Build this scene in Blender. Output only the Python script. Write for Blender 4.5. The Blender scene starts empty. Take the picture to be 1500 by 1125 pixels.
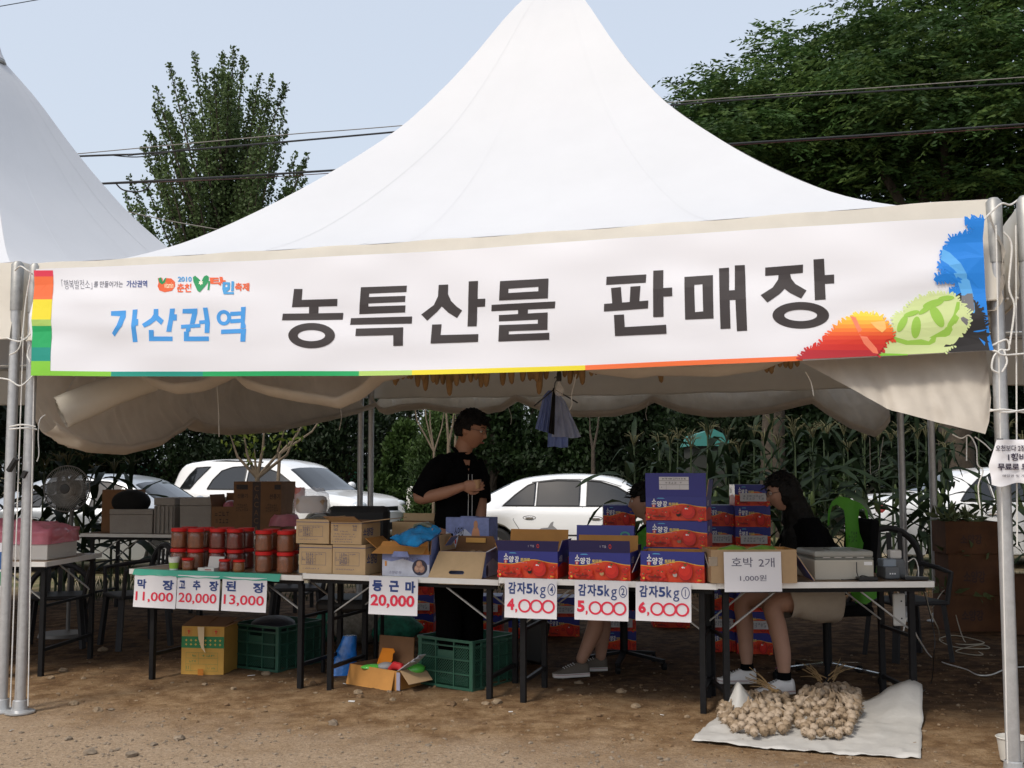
import bpy, bmesh, math, random
import numpy as np
from mathutils import Vector, Matrix, noise, geometry
random.seed(7); rng = np.random.default_rng(7)
R = math.radians
S = bpy.context.scene
COL = S.collection
# ---------------------------------------------------------------- camera
CAM_H = 1.354; PITCH = 4.56; FPX = 1600.0
cam = bpy.data.objects.new('camera', bpy.data.cameras.new('camera')); COL.objects.link(cam)
cam.data.sensor_width = 36; cam.data.lens = 36*FPX/1500
cam.data.clip_start = 0.05; cam.data.clip_end = 3000
cam.location = (0, 0, CAM_H); cam.rotation_euler = (R(90+PITCH), 0, 0)
S.camera = cam
# ---------------------------------------------------------------- light
SUN_EL, SUN_AZ = 52, 222      # azimuth clockwise from +Y (north); the sun stands behind the camera, a little left
w = bpy.data.worlds.new('World'); S.world = w; w.use_nodes = True
nt = w.node_tree; nt.nodes.clear()
sky = nt.nodes.new('ShaderNodeTexSky'); sky.sky_type = 'NISHITA'; sky.sun_disc = False
sky.sun_elevation = R(SUN_EL); sky.sun_rotation = R(SUN_AZ)
sky.air_density = 1.2; sky.dust_density = 5.0; sky.ozone_density = 2.0
bg = nt.nodes.new('ShaderNodeBackground'); bg.inputs[1].default_value = 0.115
out = nt.nodes.new('ShaderNodeOutputWorld')
hz = nt.nodes.new('ShaderNodeMix'); hz.data_type = 'RGBA'; hz.inputs[0].default_value = 0.58      # even summer haze over the blue
hz.inputs[7].default_value = (5.1, 5.45, 5.95, 1); nt.links.new(sky.outputs[0], hz.inputs[6])
nt.links.new(hz.outputs[2], bg.inputs[0]); nt.links.new(bg.outputs[0], out.inputs[0])
sl = bpy.data.lights.new('sun', 'SUN'); sun = bpy.data.objects.new('sun', sl); COL.objects.link(sun)
sl.energy = 1.5; sl.angle = R(12); sl.color = (1.0, 0.93, 0.82)
_a, _e = R(SUN_AZ), R(SUN_EL)
sd = Vector((math.sin(_a)*math.cos(_e), math.cos(_a)*math.cos(_e), math.sin(_e)))
sun.rotation_euler = sd.to_track_quat('Z', 'Y').to_euler(); sun.location = sd*50
S.view_settings.view_transform = 'Standard'; S.view_settings.look = 'None'
S.view_settings.exposure = 0.62; S.view_settings.gamma = 1; S.view_settings.use_curve_mapping = False
S.render.engine = 'CYCLES'; S.cycles.max_bounces = 6; S.cycles.transparent_max_bounces = 12
S.cycles.use_denoising = True
# ---------------------------------------------------------------- helpers
_p = R(PITCH)
def ray(px, py):
    x = (px-750)/FPX; y = (562.5-py)/FPX
    return Vector((x, math.cos(_p)-y*math.sin(_p), math.sin(_p)+y*math.cos(_p)))
def W(px, py, Y):
    d = ray(px, py); return Vector((0, 0, CAM_H))+d*(Y/d.y)
def XY(px, Y): return W(px, 690, Y).x
def gz(x, y):
    return 0.018*max(x, -6) if x < 0 else 0.004*min(x, 4)
def onground(px, py):
    d = ray(px, py); t = -CAM_H/d.z; P = Vector((0, 0, CAM_H))+d*t
    for _ in range(3):
        t = (gz(P.x, P.y)-CAM_H)/d.z; P = Vector((0, 0, CAM_H))+d*t
    return P
def lerp(a, b, t): return a+(b-a)*t
def interp(pts, x):
    if x <= pts[0][0]: return pts[0][1]
    for (a, b), (c, d) in zip(pts, pts[1:]):
        if x <= c: return b+(d-b)*(x-a)/(c-a)
    return pts[-1][1]
MATS = {}
def mat(name, col, rough=0.7, metal=0.0, var=0.0, vscale=8, bump=0.0, bscale=60, spec=0.5, trans=0.0, coat=0.0, alpha=1.0, transm=0.0, var2=None, emit=None):
    """procedural principled material: base colour with noise variation, fine bump, optional translucency"""
    if name in MATS: return MATS[name]
    m = bpy.data.materials.new(name); m.use_nodes = True; MATS[name] = m
    n = m.node_tree; b = n.nodes['Principled BSDF']; o = n.nodes['Material Output']
    b.inputs['Base Color'].default_value = (*col, 1); b.inputs['Roughness'].default_value = rough
    b.inputs['Metallic'].default_value = metal; b.inputs['Specular IOR Level'].default_value = spec
    b.inputs['Coat Weight'].default_value = coat; b.inputs['Alpha'].default_value = alpha
    b.inputs['Transmission Weight'].default_value = transm
    if var or bump:
        tc = n.nodes.new('ShaderNodeTexCoord')
    if var:
        ns = n.nodes.new('ShaderNodeTexNoise'); ns.inputs['Scale'].default_value = vscale; ns.inputs['Detail'].default_value = 6
        ns.inputs['Roughness'].default_value = 0.65
        n.links.new(tc.outputs['Object'], ns.inputs['Vector'])
        rp = n.nodes.new('ShaderNodeValToRGB'); rp.color_ramp.elements[0].position = 0.3; rp.color_ramp.elements[1].position = 0.72
        c2 = var2 or tuple(min(1, c*(1+var)) for c in col); c1 = tuple(c*(1-var) for c in col)
        rp.color_ramp.elements[0].color = (*c1, 1); rp.color_ramp.elements[1].color = (*c2, 1)
        n.links.new(ns.outputs[0], rp.inputs[0]); n.links.new(rp.outputs[0], b.inputs['Base Color'])
    if bump:
        n2 = n.nodes.new('ShaderNodeTexNoise'); n2.inputs['Scale'].default_value = bscale; n2.inputs['Detail'].default_value = 5
        n.links.new(tc.outputs['Object'], n2.inputs['Vector'])
        bp = n.nodes.new('ShaderNodeBump'); bp.inputs['Strength'].default_value = bump; bp.inputs['Distance'].default_value = 0.01
        n.links.new(n2.outputs[0], bp.inputs['Height']); n.links.new(bp.outputs[0], b.inputs['Normal'])
    if trans:
        t = n.nodes.new('ShaderNodeBsdfTranslucent'); mx = n.nodes.new('ShaderNodeMixShader'); mx.inputs[0].default_value = trans
        if var: n.links.new(rp.outputs[0], t.inputs[0])
        else: t.inputs[0].default_value = (*col, 1)
        n.links.new(b.outputs[0], mx.inputs[1]); n.links.new(t.outputs[0], mx.inputs[2]); n.links.new(mx.outputs[0], o.inputs[0])
    return m
def srgb(r, g, b):
    f = lambda c: (c/255/12.92) if c <= 10 else ((c/255+0.055)/1.055)**2.4
    return (f(r), f(g), f(b))
def ink(r, g, b, rough=0.55, trans=0.0):
    return mat('print_%d_%d_%d_%d' % (r, g, b, trans*100), srgb(r, g, b), rough, trans=trans)

def props(o, label=None, cat=None, group=None, kind=None):
    if label: o['label'] = label
    if cat: o['category'] = cat
    if group: o['group'] = group
    if kind: o['kind'] = kind
    return o
class MB:
    """collects geometry for ONE mesh object"""
    def __init__(s): s.v = []; s.f = []; s.m = []; s.mats = []
    def mi(s, m):
        if m is None: return 0
        if m not in s.mats: s.mats.append(m)
        return s.mats.index(m)
    def add(s, vs, fs, m=None):
        b = len(s.v); k = s.mi(m)
        s.v += [tuple(v) for v in vs]; s.f += [tuple(i+b for i in f) for f in fs]; s.m += [k]*len(fs)
        return s
    def box(s, c, d, m=None, rot=None, taper=1.0):
        x, y, z = d[0]/2, d[1]/2, d[2]/2; t = taper
        vs = [Vector(p) for p in ((-x, -y, -z), (x, -y, -z), (x, y, -z), (-x, y, -z), (-x*t, -y*t, z), (x*t, -y*t, z), (x*t, y*t, z), (-x*t, y*t, z))]
        if rot is not None: vs = [rot @ v for v in vs]
        vs = [v+Vector(c) for v in vs]
        return s.add(vs, [(0, 3, 2, 1), (4, 5, 6, 7), (0, 1, 5, 4), (1, 2, 6, 5), (2, 3, 7, 6), (3, 0, 4, 7)], m)
    def bar(s, a, b, wd, ht, m=None):
        a, b = Vector(a), Vector(b); d = b-a; q = d.to_track_quat('Z', 'Y').to_matrix()
        return s.box((a+b)/2, (wd, ht, d.length), m, q)
    def tube(s, pts, r, m=None, n=8, cap=True):
        pts = [Vector(p) for p in pts]; rs = r if isinstance(r, (list, tuple)) else [r]*len(pts)
        rings = []; up = Vector((0.123, 0.2, 0.97)).normalized(); prev = None
        for i, p in enumerate(pts):
            t = (pts[min(i+1, len(pts)-1)]-pts[max(i-1, 0)]).normalized()
            if prev is None:
                a = t.cross(up)
                if a.length < 0.05: a = t.cross(Vector((1, 0, 0)))
            else: a = prev-t*prev.dot(t)
            a.normalize(); prev = a; b = t.cross(a)
            rings.append([p+(a*math.cos(2*math.pi*k/n)+b*math.sin(2*math.pi*k/n))*rs[i] for k in range(n)])
        vs = [v for r_ in rings for v in r_]; fs = []
        for i in range(len(pts)-1):
            for k in range(n): fs.append((i*n+k, i*n+(k+1) % n, (i+1)*n+(k+1) % n, (i+1)*n+k))
        if cap: fs += [tuple(range(n-1, -1, -1)), tuple(range((len(pts)-1)*n, len(pts)*n))]
        return s.add(vs, fs, m)
    def lathe(s, prof, m=None, n=20, c=(0, 0, 0), mats=None):
        """prof: list of (radius, z)"""
        vs = []; fs = []
        for r, z in prof:
            for k in range(n):
                a = 2*math.pi*k/n; vs.append((c[0]+r*math.cos(a), c[1]+r*math.sin(a), c[2]+z))
        for i in range(len(prof)-1):
            for k in range(n): fs.append((i*n+k, i*n+(k+1) % n, (i+1)*n+(k+1) % n, (i+1)*n+k))
        return s.add(vs, fs, m)
    def grid(s, rows, m=None, closed=False):
        nr, nc = len(rows), len(rows[0]); vs = [v for r_ in rows for v in r_]; fs = []
        for i in range(nr-1):
            for k in range(nc if closed else nc-1):
                k2 = (k+1) % nc; fs.append((i*nc+k, i*nc+k2, (i+1)*nc+k2, (i+1)*nc+k))
        return s.add(vs, fs, m)
    def ball(s, c, r, m=None, nu=10, nv=7, rot=None):
        r = r if isinstance(r, (tuple, list)) else (r, r, r); rows = []
        for i in range(nv+1):
            ph = math.pi*i/nv; rows.append([])
            for k in range(nu):
                a = 2*math.pi*k/nu
                v = Vector((r[0]*math.sin(ph)*math.cos(a), r[1]*math.sin(ph)*math.sin(a), -r[2]*math.cos(ph)))
                if rot is not None: v = rot @ v
                rows[-1].append(v+Vector(c))
        return s.grid(rows, m, closed=True)
    def prism(s, poly, y0, y1, m=None):
        """polygon in x,z extruded along y"""
        n = len(poly); tr = geometry.tessellate_polygon([[Vector((p[0], p[1], 0)) for p in poly]])
        vs = [(p[0], y0, p[1]) for p in poly]+[(p[0], y1, p[1]) for p in poly]
        fs = [tuple(t) for t in tr]+[tuple(i+n for i in t[::-1]) for t in tr]+[(i, (i+1) % n, (i+1) % n+n, i+n) for i in range(n)]
        return s.add(vs, fs, m)
    def xf(s, M):
        s.v = [tuple(M @ Vector(v)) for v in s.v]; return s
    def mesh(s, name, smooth=False, angle=40):
        me = bpy.data.meshes.new(name); me.from_pydata(s.v, [], s.f)
        for m in s.mats: me.materials.append(m)
        if len(s.mats) > 1: me.polygons.foreach_set('material_index', s.m)
        bm = bmesh.new(); bm.from_mesh(me); bmesh.ops.recalc_face_normals(bm, faces=bm.faces)
        if smooth:
            for f in bm.faces: f.smooth = True
            for e in bm.edges:
                if len(e.link_faces) == 2 and e.calc_face_angle(0) > R(angle): e.smooth = False
        bm.to_mesh(me); bm.free(); return me
    def build(s, name, parent=None, smooth=False, label=None, cat=None, group=None, kind=None, loc=None, rz=None, angle=40, bevel=0):
        o = bpy.data.objects.new(name, s.mesh(name, smooth, angle)); COL.objects.link(o)
        if parent: o.parent = parent
        if loc is not None: o.location = loc
        if rz is not None: o.rotation_euler = (0, 0, rz)
        if bevel:
            b = o.modifiers.new('bevel', 'BEVEL'); b.width = bevel; b.segments = 2; b.limit_method = 'ANGLE'
        return props(o, label, cat, group, kind)
def thing(name, label, cat, loc=(0, 0, 0), rz=0.0, group=None):
    o = bpy.data.objects.new(name, None); COL.objects.link(o); o.location = loc; o.rotation_euler = (0, 0, rz)
    o.empty_display_size = 0.1
    return props(o, label, cat, group)
def copy_tree(o, parent=None):
    c = o.copy(); COL.objects.link(c)
    if parent: c.parent = parent
    for ch in o.children: copy_tree(ch, c)
    return c
def inst(name, me, parent=None, loc=(0, 0, 0), rot=(0, 0, 0), scale=(1, 1, 1)):
    o = bpy.data.objects.new(name, me); COL.objects.link(o); o.location = loc; o.rotation_euler = rot; o.scale = scale
    if parent: o.parent = parent
    return o
_tc = {}
def text_geo(s, bold=0.0):
    if (s, bold) in _tc: return _tc[(s, bold)]
    cu = bpy.data.curves.new('t', 'FONT'); cu.body = s; cu.size = 1; cu.offset = bold; cu.resolution_u = 3
    ob = bpy.data.objects.new('t', cu); me = bpy.data.meshes.new_from_object(ob)
    vs = [(v.co.x, v.co.y) for v in me.vertices]; fs = [tuple(p.vertices) for p in me.polygons]
    bpy.data.objects.remove(ob); bpy.data.meshes.remove(me); bpy.data.curves.remove(cu)
    x0 = min(v[0] for v in vs); y0 = min(v[1] for v in vs); x1 = max(v[0] for v in vs); y1 = max(v[1] for v in vs)
    vs = [((x-x0)/(x1-x0), (y-y0)/(y1-y0)) for x, y in vs]
    _tc[(s, bold)] = (vs, fs, (x1-x0)/(y1-y0)); return _tc[(s, bold)]
class Art:
    """flat print: 2-D shapes in layers, y up"""
    def __init__(s): s.it = []
    def poly(s, pts, m, holes=()):
        loops = [list(pts)]+[list(h) for h in holes]
        tr = geometry.tessellate_polygon([[Vector((p[0], p[1], 0)) for p in l] for l in loops])
        s.it.append(([p for l in loops for p in l], [tuple(t) for t in tr], m)); return s
    def rect(s, x0, y0, x1, y1, m): return s.poly([(x0, y0), (x1, y0), (x1, y1), (x0, y1)], m)
    def ell(s, cx, cy, rx, ry, m, hole=None, n=28):
        f = lambda a, b: [(cx+a*math.cos(2*math.pi*k/n), cy+b*math.sin(2*math.pi*k/n)) for k in range(n)]
        return s.poly(f(rx, ry), m, [f(*hole)] if hole else ())
    def frame(s, x0, y0, x1, y1, t, m):
        return s.poly([(x0, y0), (x1, y0), (x1, y1), (x0, y1)], m, [[(x0+t, y0+t), (x1-t, y0+t), (x1-t, y1-t), (x0+t, y1-t)]])
    def text(s, st, x0, y0, x1, y1, m, bold=0.0, slant=0.0):
        vs, fs, _ = text_geo(st, bold)
        s.it.append(([(lerp(x0, x1, x)+slant*(y-0.5)*(y1-y0), lerp(y0, y1, y)) for x, y in vs], fs, m)); return s
    def into(s, mb, fn=None, step=0.0005, base=0.0006, cutx=None, cuty=None):
        """fn(x,y,layer offset)->3-D; default is the x,z plane facing -y"""
        fn = fn or (lambda x, y, o: (x, -o, y))
        for k, (vs, fs, m) in enumerate(s.it):
            if cutx:
                bm = bmesh.new(); bv = [bm.verts.new((x, y, 0)) for x, y in vs]
                for f in fs:
                    try: bm.faces.new([bv[i] for i in f])
                    except ValueError: pass
                xs = [v[0] for v in vs]; lo, hi = min(xs), max(xs)
                for c in np.arange(math.ceil(lo/cutx)*cutx, hi, cutx):
                    bmesh.ops.bisect_plane(bm, geom=bm.verts[:]+bm.edges[:]+bm.faces[:], plane_co=(c, 0, 0), plane_no=(1, 0, 0))
                if cuty:
                    ys = [v[1] for v in vs]
                    for c in np.arange(math.ceil(min(ys)/cuty)*cuty, max(ys), cuty): bmesh.ops.bisect_plane(bm, geom=bm.verts[:]+bm.edges[:]+bm.faces[:], plane_co=(0, c, 0), plane_no=(0, 1, 0))
                bm.verts.index_update(); vs = [(v.co.x, v.co.y) for v in bm.verts]; fs = [tuple(v.index for v in f.verts) for f in bm.faces]; bm.free()
            mb.add([fn(x, y, base+k*step) for x, y in vs], fs, m)
        return mb
_o1 = ['', 'first', 'second', 'third', 'fourth', 'fifth', 'sixth', 'seventh', 'eighth', 'ninth', 'tenth', 'eleventh', 'twelfth', 'thirteenth', 'fourteenth', 'fifteenth', 'sixteenth', 'seventeenth', 'eighteenth', 'nineteenth']
def ordinal(n):
    if n < 20: return _o1[n]
    t_, u = divmod(n, 10); w_ = {2: 'twent', 3: 'thirt', 4: 'fort', 5: 'fift'}[t_]
    return w_+'ieth' if u == 0 else w_+'y-'+_o1[u]
def fbm(x, y, z=0.0, o=4):
    a = 0.0; s_ = 1.0
    for _ in range(o):
        a += s_*noise.noise((x, y, z)); x *= 2.03; y *= 2.03; z *= 2.03; s_ *= 0.5
    return a
# ================================================================ ground
FL = Vector((-2.87, 6.50)); FR = Vector((2.205, 4.92)); BL = Vector((XY(543, 11.55), 11.55)); BR = Vector((XY(1321, 9.95), 9.95))
TD = (FR-FL).normalized(); TN = Vector((-TD.y, TD.x))         # along the front, and inward
def ground_mat():
    m = bpy.data.materials.new('soil_and_gravel'); m.use_nodes = True; n = m.node_tree; L = n.links.new; b = n.nodes['Principled BSDF']
    def N(t, **k):
        x = n.nodes.new(t)
        for a, v in k.items(): x.inputs[a.replace('_', ' ')].default_value = v
        return x
    g = n.nodes.new('ShaderNodeNewGeometry'); pos = g.outputs['Position']
    def math_(op, a, b_=None, clamp=False):
        x = n.nodes.new('ShaderNodeMath'); x.operation = op; x.use_clamp = clamp
        for i, v in enumerate((a, b_)):
            if v is None: continue
            if isinstance(v, (int, float)): x.inputs[i].default_value = v
            else: L(v, x.inputs[i])
        return x.outputs[0]
    def ns(scale, detail=6, rough=0.6):
        x = N('ShaderNodeTexNoise', Scale=scale, Detail=detail, Roughness=rough); L(pos, x.inputs['Vector']); return x.outputs[0]
    def ramp(f, stops):
        x = n.nodes.new('ShaderNodeValToRGB'); e = x.color_ramp.elements
        while len(e) < len(stops): e.new(0.5)
        for i, (p, c) in enumerate(stops): e[i].position = p; e[i].color = (*c, 1)
        L(f, x.inputs[0]); return x.outputs[0]
    def mixc(f, a, b_, bt='MIX'):
        x = n.nodes.new('ShaderNodeMix'); x.data_type = 'RGBA'; x.blend_type = bt
        if isinstance(f, float): x.inputs[0].default_value = f
        else: L(f, x.inputs[0])
        L(a, x.inputs[6]); L(b_, x.inputs[7]); return x.outputs[2]
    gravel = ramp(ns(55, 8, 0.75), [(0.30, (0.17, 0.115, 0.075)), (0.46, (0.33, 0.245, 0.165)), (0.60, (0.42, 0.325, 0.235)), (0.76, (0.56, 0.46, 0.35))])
    soil = ramp(ns(7, 10, 0.72), [(0.28, (0.026, 0.013, 0.007)), (0.45, (0.060, 0.032, 0.015)), (0.57, (0.13, 0.074, 0.036)), (0.76, (0.25, 0.165, 0.09))])  # brown soil, its colour deepened further to carry the shade under the tent
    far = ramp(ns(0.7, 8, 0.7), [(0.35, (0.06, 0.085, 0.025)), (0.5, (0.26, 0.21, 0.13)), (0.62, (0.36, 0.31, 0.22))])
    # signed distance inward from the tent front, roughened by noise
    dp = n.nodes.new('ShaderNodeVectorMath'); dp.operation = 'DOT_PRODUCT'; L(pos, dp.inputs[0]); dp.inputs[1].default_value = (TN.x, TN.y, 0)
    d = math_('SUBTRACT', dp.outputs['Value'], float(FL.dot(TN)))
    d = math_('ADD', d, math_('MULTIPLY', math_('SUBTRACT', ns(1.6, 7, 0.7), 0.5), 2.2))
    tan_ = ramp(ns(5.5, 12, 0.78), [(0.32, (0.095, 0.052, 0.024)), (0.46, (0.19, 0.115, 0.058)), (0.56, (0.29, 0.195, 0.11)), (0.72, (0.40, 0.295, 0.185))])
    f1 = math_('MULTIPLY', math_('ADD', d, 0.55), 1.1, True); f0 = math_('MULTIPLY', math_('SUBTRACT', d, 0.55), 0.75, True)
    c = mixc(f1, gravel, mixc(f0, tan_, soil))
    sy = n.nodes.new('ShaderNodeSeparateXYZ'); L(pos, sy.inputs[0])
    f2 = math_('MULTIPLY', math_('SUBTRACT', sy.outputs[1], 12.5), 0.6, True)
    c = mixc(f2, c, far)
    sp = ramp(ns(160, 3, 0.5), [(0.35, (0.72, 0.72, 0.72)), (0.65, (1.15, 1.12, 1.08))])
    c = mixc(0.8, c, sp, 'MULTIPLY')
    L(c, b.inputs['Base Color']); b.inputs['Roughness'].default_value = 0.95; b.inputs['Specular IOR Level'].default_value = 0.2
    bp = n.nodes.new('ShaderNodeBump'); bp.inputs['Strength'].default_value = 0.9; bp.inputs['Distance'].default_value = 0.012
    L(math_('ADD', ns(70, 8, 0.7), math_('MULTIPLY', ns(18, 6, 0.7), 1.5)), bp.inputs['Height']); L(bp.outputs[0], b.inputs['Normal'])
    return m
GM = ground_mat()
def axis(lo, hi, step, far_lo, far_hi):
    c = list(np.arange(lo, hi, step)); a = []; x = lo; s_ = step
    while x > far_lo: s_ *= 1.25; x -= s_; a.append(x)
    b_ = []; x = hi; s_ = step
    while x < far_hi: s_ *= 1.25; x += s_; b_.append(x)
    return a[::-1]+c+b_
gx = axis(-4.2, 4.2, 0.035, -900, 900); gy = axis(4.2, 10.5, 0.035, -900, 900)
def gheight(x, y):
    z = gz(x, y)
    if abs(x) < 9 and 3 < y < 14:
        d = (Vector((x, y))-FL).dot(TN)
        k = min(1, max(0.25, 0.5+d))*min(1, (9-abs(x)), (14-y))
        z += k*(0.010*fbm(x*1.8, y*1.8, 3.1, 3)+0.009*max(0, fbm(x*7, y*7, 9.7, 3)-0.1)+0.004*noise.noise((x*22, y*22, 1)))
    return z
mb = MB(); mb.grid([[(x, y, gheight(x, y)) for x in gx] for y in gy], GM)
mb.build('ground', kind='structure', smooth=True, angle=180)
# pebbles: too many to count
def icos(sub=1):
    bm = bmesh.new(); bmesh.ops.create_icosphere(bm, subdivisions=sub, radius=1); v = np.array([v.co[:] for v in bm.verts]); f = [tuple(x.index for x in p.verts) for p in bm.faces]; bm.free(); return v, f
IV, IF = icos(1); IV2, IF2 = icos(2)
stone_m = mat('stone_grey_brown', (0.21, 0.165, 0.12), 0.9, var=0.45, vscale=14, bump=0.6, bscale=40)
stone_m2 = mat('stone_pale', (0.23, 0.17, 0.11), 0.9, var=0.3, vscale=20, bump=0.6, bscale=50)
soil_m = mat('soil_clod', (0.17, 0.105, 0.055), 0.95, var=0.4, vscale=20, bump=0.7, bscale=70)
def scatter_stones(name, n, lo, hi, ms, region, kind='stuff', label=None):
    vs = []; fs = []; mi = []; k = 0
    while k < n:
        px, py = rng.uniform(-60, 1560), rng.uniform(*region)
        P = onground(px, py)
        d = (Vector((P.x, P.y))-FL).dot(TN)
        if d > 0.4 and rng.random() < 0.45: continue
        r = lo*(hi/lo)**(rng.random()**3.2)
        sc = np.array([r*rng.uniform(0.7, 1.4), r*rng.uniform(0.7, 1.3), r*rng.uniform(0.4, 0.8)])
        a = rng.uniform(0, 6.28); c, s_ = math.cos(a), math.sin(a)
        v = IV*(1+rng.uniform(-0.22, 0.22, (len(IV), 1)))*sc
        v = np.stack([v[:, 0]*c-v[:, 1]*s_+P.x, v[:, 0]*s_+v[:, 1]*c+P.y, v[:, 2]+gheight(P.x, P.y)+r*0.15], 1)
        b = len(vs)*len(IV); vs.append(v); fs += [tuple(i+b for i in f) for f in IF]; mi += [0 if d < 0 else (1 if rng.random() < 0.55 else 2)]*len(IF)
        k += 1
    me = bpy.data.meshes.new(name); me.from_pydata(np.concatenate(vs).tolist(), [], fs)
    for m in ms: me.materials.append(m)
    me.polygons.foreach_set('material_index', mi)
    o = bpy.data.objects.new(name, me); COL.objects.link(o); return props(o, label, 'gravel', kind=kind)
scatter_stones('gravel', 6500, 0.003, 0.015, [stone_m, soil_m, stone_m2], (960, 1200), label='loose gravel and crumbs of soil strewn over the ground')
# larger stones, each a thing
ccs = [0, 0]
for k, (px, py, r, lab) in enumerate(sorted([(132, 1104, .032, 0), (192, 1108, .03, 0), (225, 1092, .018, 0), (100, 1084, .02, 0), (150, 953, .035, 1), (92, 985, .032, 1), (75, 995, .022, 1), (122, 995, .016, 1), (5, 975, .04, 1),
        (390, 988, .03, 1), (142, 1042, .03, 1), (163, 1040, .016, 0), (108, 1033, .03, 1), (269, 1054, .017, 0), (300, 1005, .022, 1), (342, 1010, .018, 1), (1060-728, 1034, .016, 1),
        (525, 1017, .03, 1), (487+41, 1022, .022, 1), (458, 1003, .03, 1), (662, 1034, .028, 1), (575, 1026, .018, 1), (728, 1030, .032, 1), (712, 1031, .022, 1), (767, 1028, .02, 1), (820, 1012, .022, 1),
        (848, 1001, .028, 1), (910, 1014, .03, 1), (931, 1035, .026, 1), (932, 1049, .018, 1), (878, 1051, .02, 1), (946, 1012, .014, 1), (488, 1061, .03, 0), (1302, 1003, .02, 1), (570, 1009+5, .016, 1), (262, 1083, .03, 0)])):
    ccs[lab] += 1
    P = onground(px, py); vs = IV2*(1+rng.uniform(-0.24, 0.20, (len(IV2), 1)))*np.array([r*rng.uniform(.9, 1.3), r, r*rng.uniform(.5, .75)])
    m_ = MB(); m_.add(vs.tolist(), IF2, stone_m if lab == 0 else (soil_m if k % 3 == 0 else stone_m2))
    m_.build('stone', loc=(P.x, P.y, gheight(P.x, P.y)+r*.22), rz=rng.uniform(0, 6), smooth=True, angle=25,
             label=['small grey brown stone on the gravel in front, %s from the left', 'lump of stone on the brown soil near the tables, %s from the left'][lab] % ordinal(ccs[lab]), cat='stone', group='loose stones on the ground')
# ================================================================ tents
canvas = mat('white_canvas', (0.585, 0.595, 0.62), 0.5, trans=0.06, bump=0.12, bscale=4, var=0.03, vscale=1.5)
cream = mat('cream_vinyl', (0.74, 0.70, 0.62), 0.3, trans=0.20, bump=0.35, bscale=6, var=0.06, vscale=3)
wallv = mat('beige_vinyl', (0.66, 0.60, 0.52), 0.5, trans=0.42, bump=0.7, bscale=7, var=0.13, vscale=2.5)
steel = mat('galvanised_steel', (0.50, 0.51, 0.52), 0.38, metal=0.55, var=0.12, vscale=30)
steel_d = mat('dull_steel', (0.33, 0.33, 0.32), 0.5, metal=0.5, var=0.2, vscale=20)
rope_m = mat('white_rope', (0.72, 0.71, 0.68), 0.8, bump=0.6, bscale=300)
EAVE = 2.60
PROF = [(0, 5.22), (.03, 5.10), (.1, 4.83), (.18, 4.46), (.25, 4.16), (.35, 3.79), (.5, 3.375), (.62, 3.09), (.75, 2.83), (.88, 2.655), (.95, 2.612), (1, EAVE)]
def cprof(s):
    for i in range(len(PROF)-1):
        if s <= PROF[i+1][0]:
            p0 = PROF[max(i-1, 0)]; p1 = PROF[i]; p2 = PROF[i+1]; p3 = PROF[min(i+2, len(PROF)-1)]
            t = (s-p1[0])/(p2[0]-p1[0]); m1 = (p2[1]-p0[1])/max(1e-6, p2[0]-p0[0])*(p2[0]-p1[0]); m2 = (p3[1]-p1[1])/max(1e-6, p3[0]-p1[0])*(p2[0]-p1[0])
            return (2*t**3-3*t*t+1)*p1[1]+(t**3-2*t*t+t)*m1+(-2*t**3+3*t*t)*p2[1]+(t**3-t*t)*m2
    return PROF[-1][1]
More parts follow.
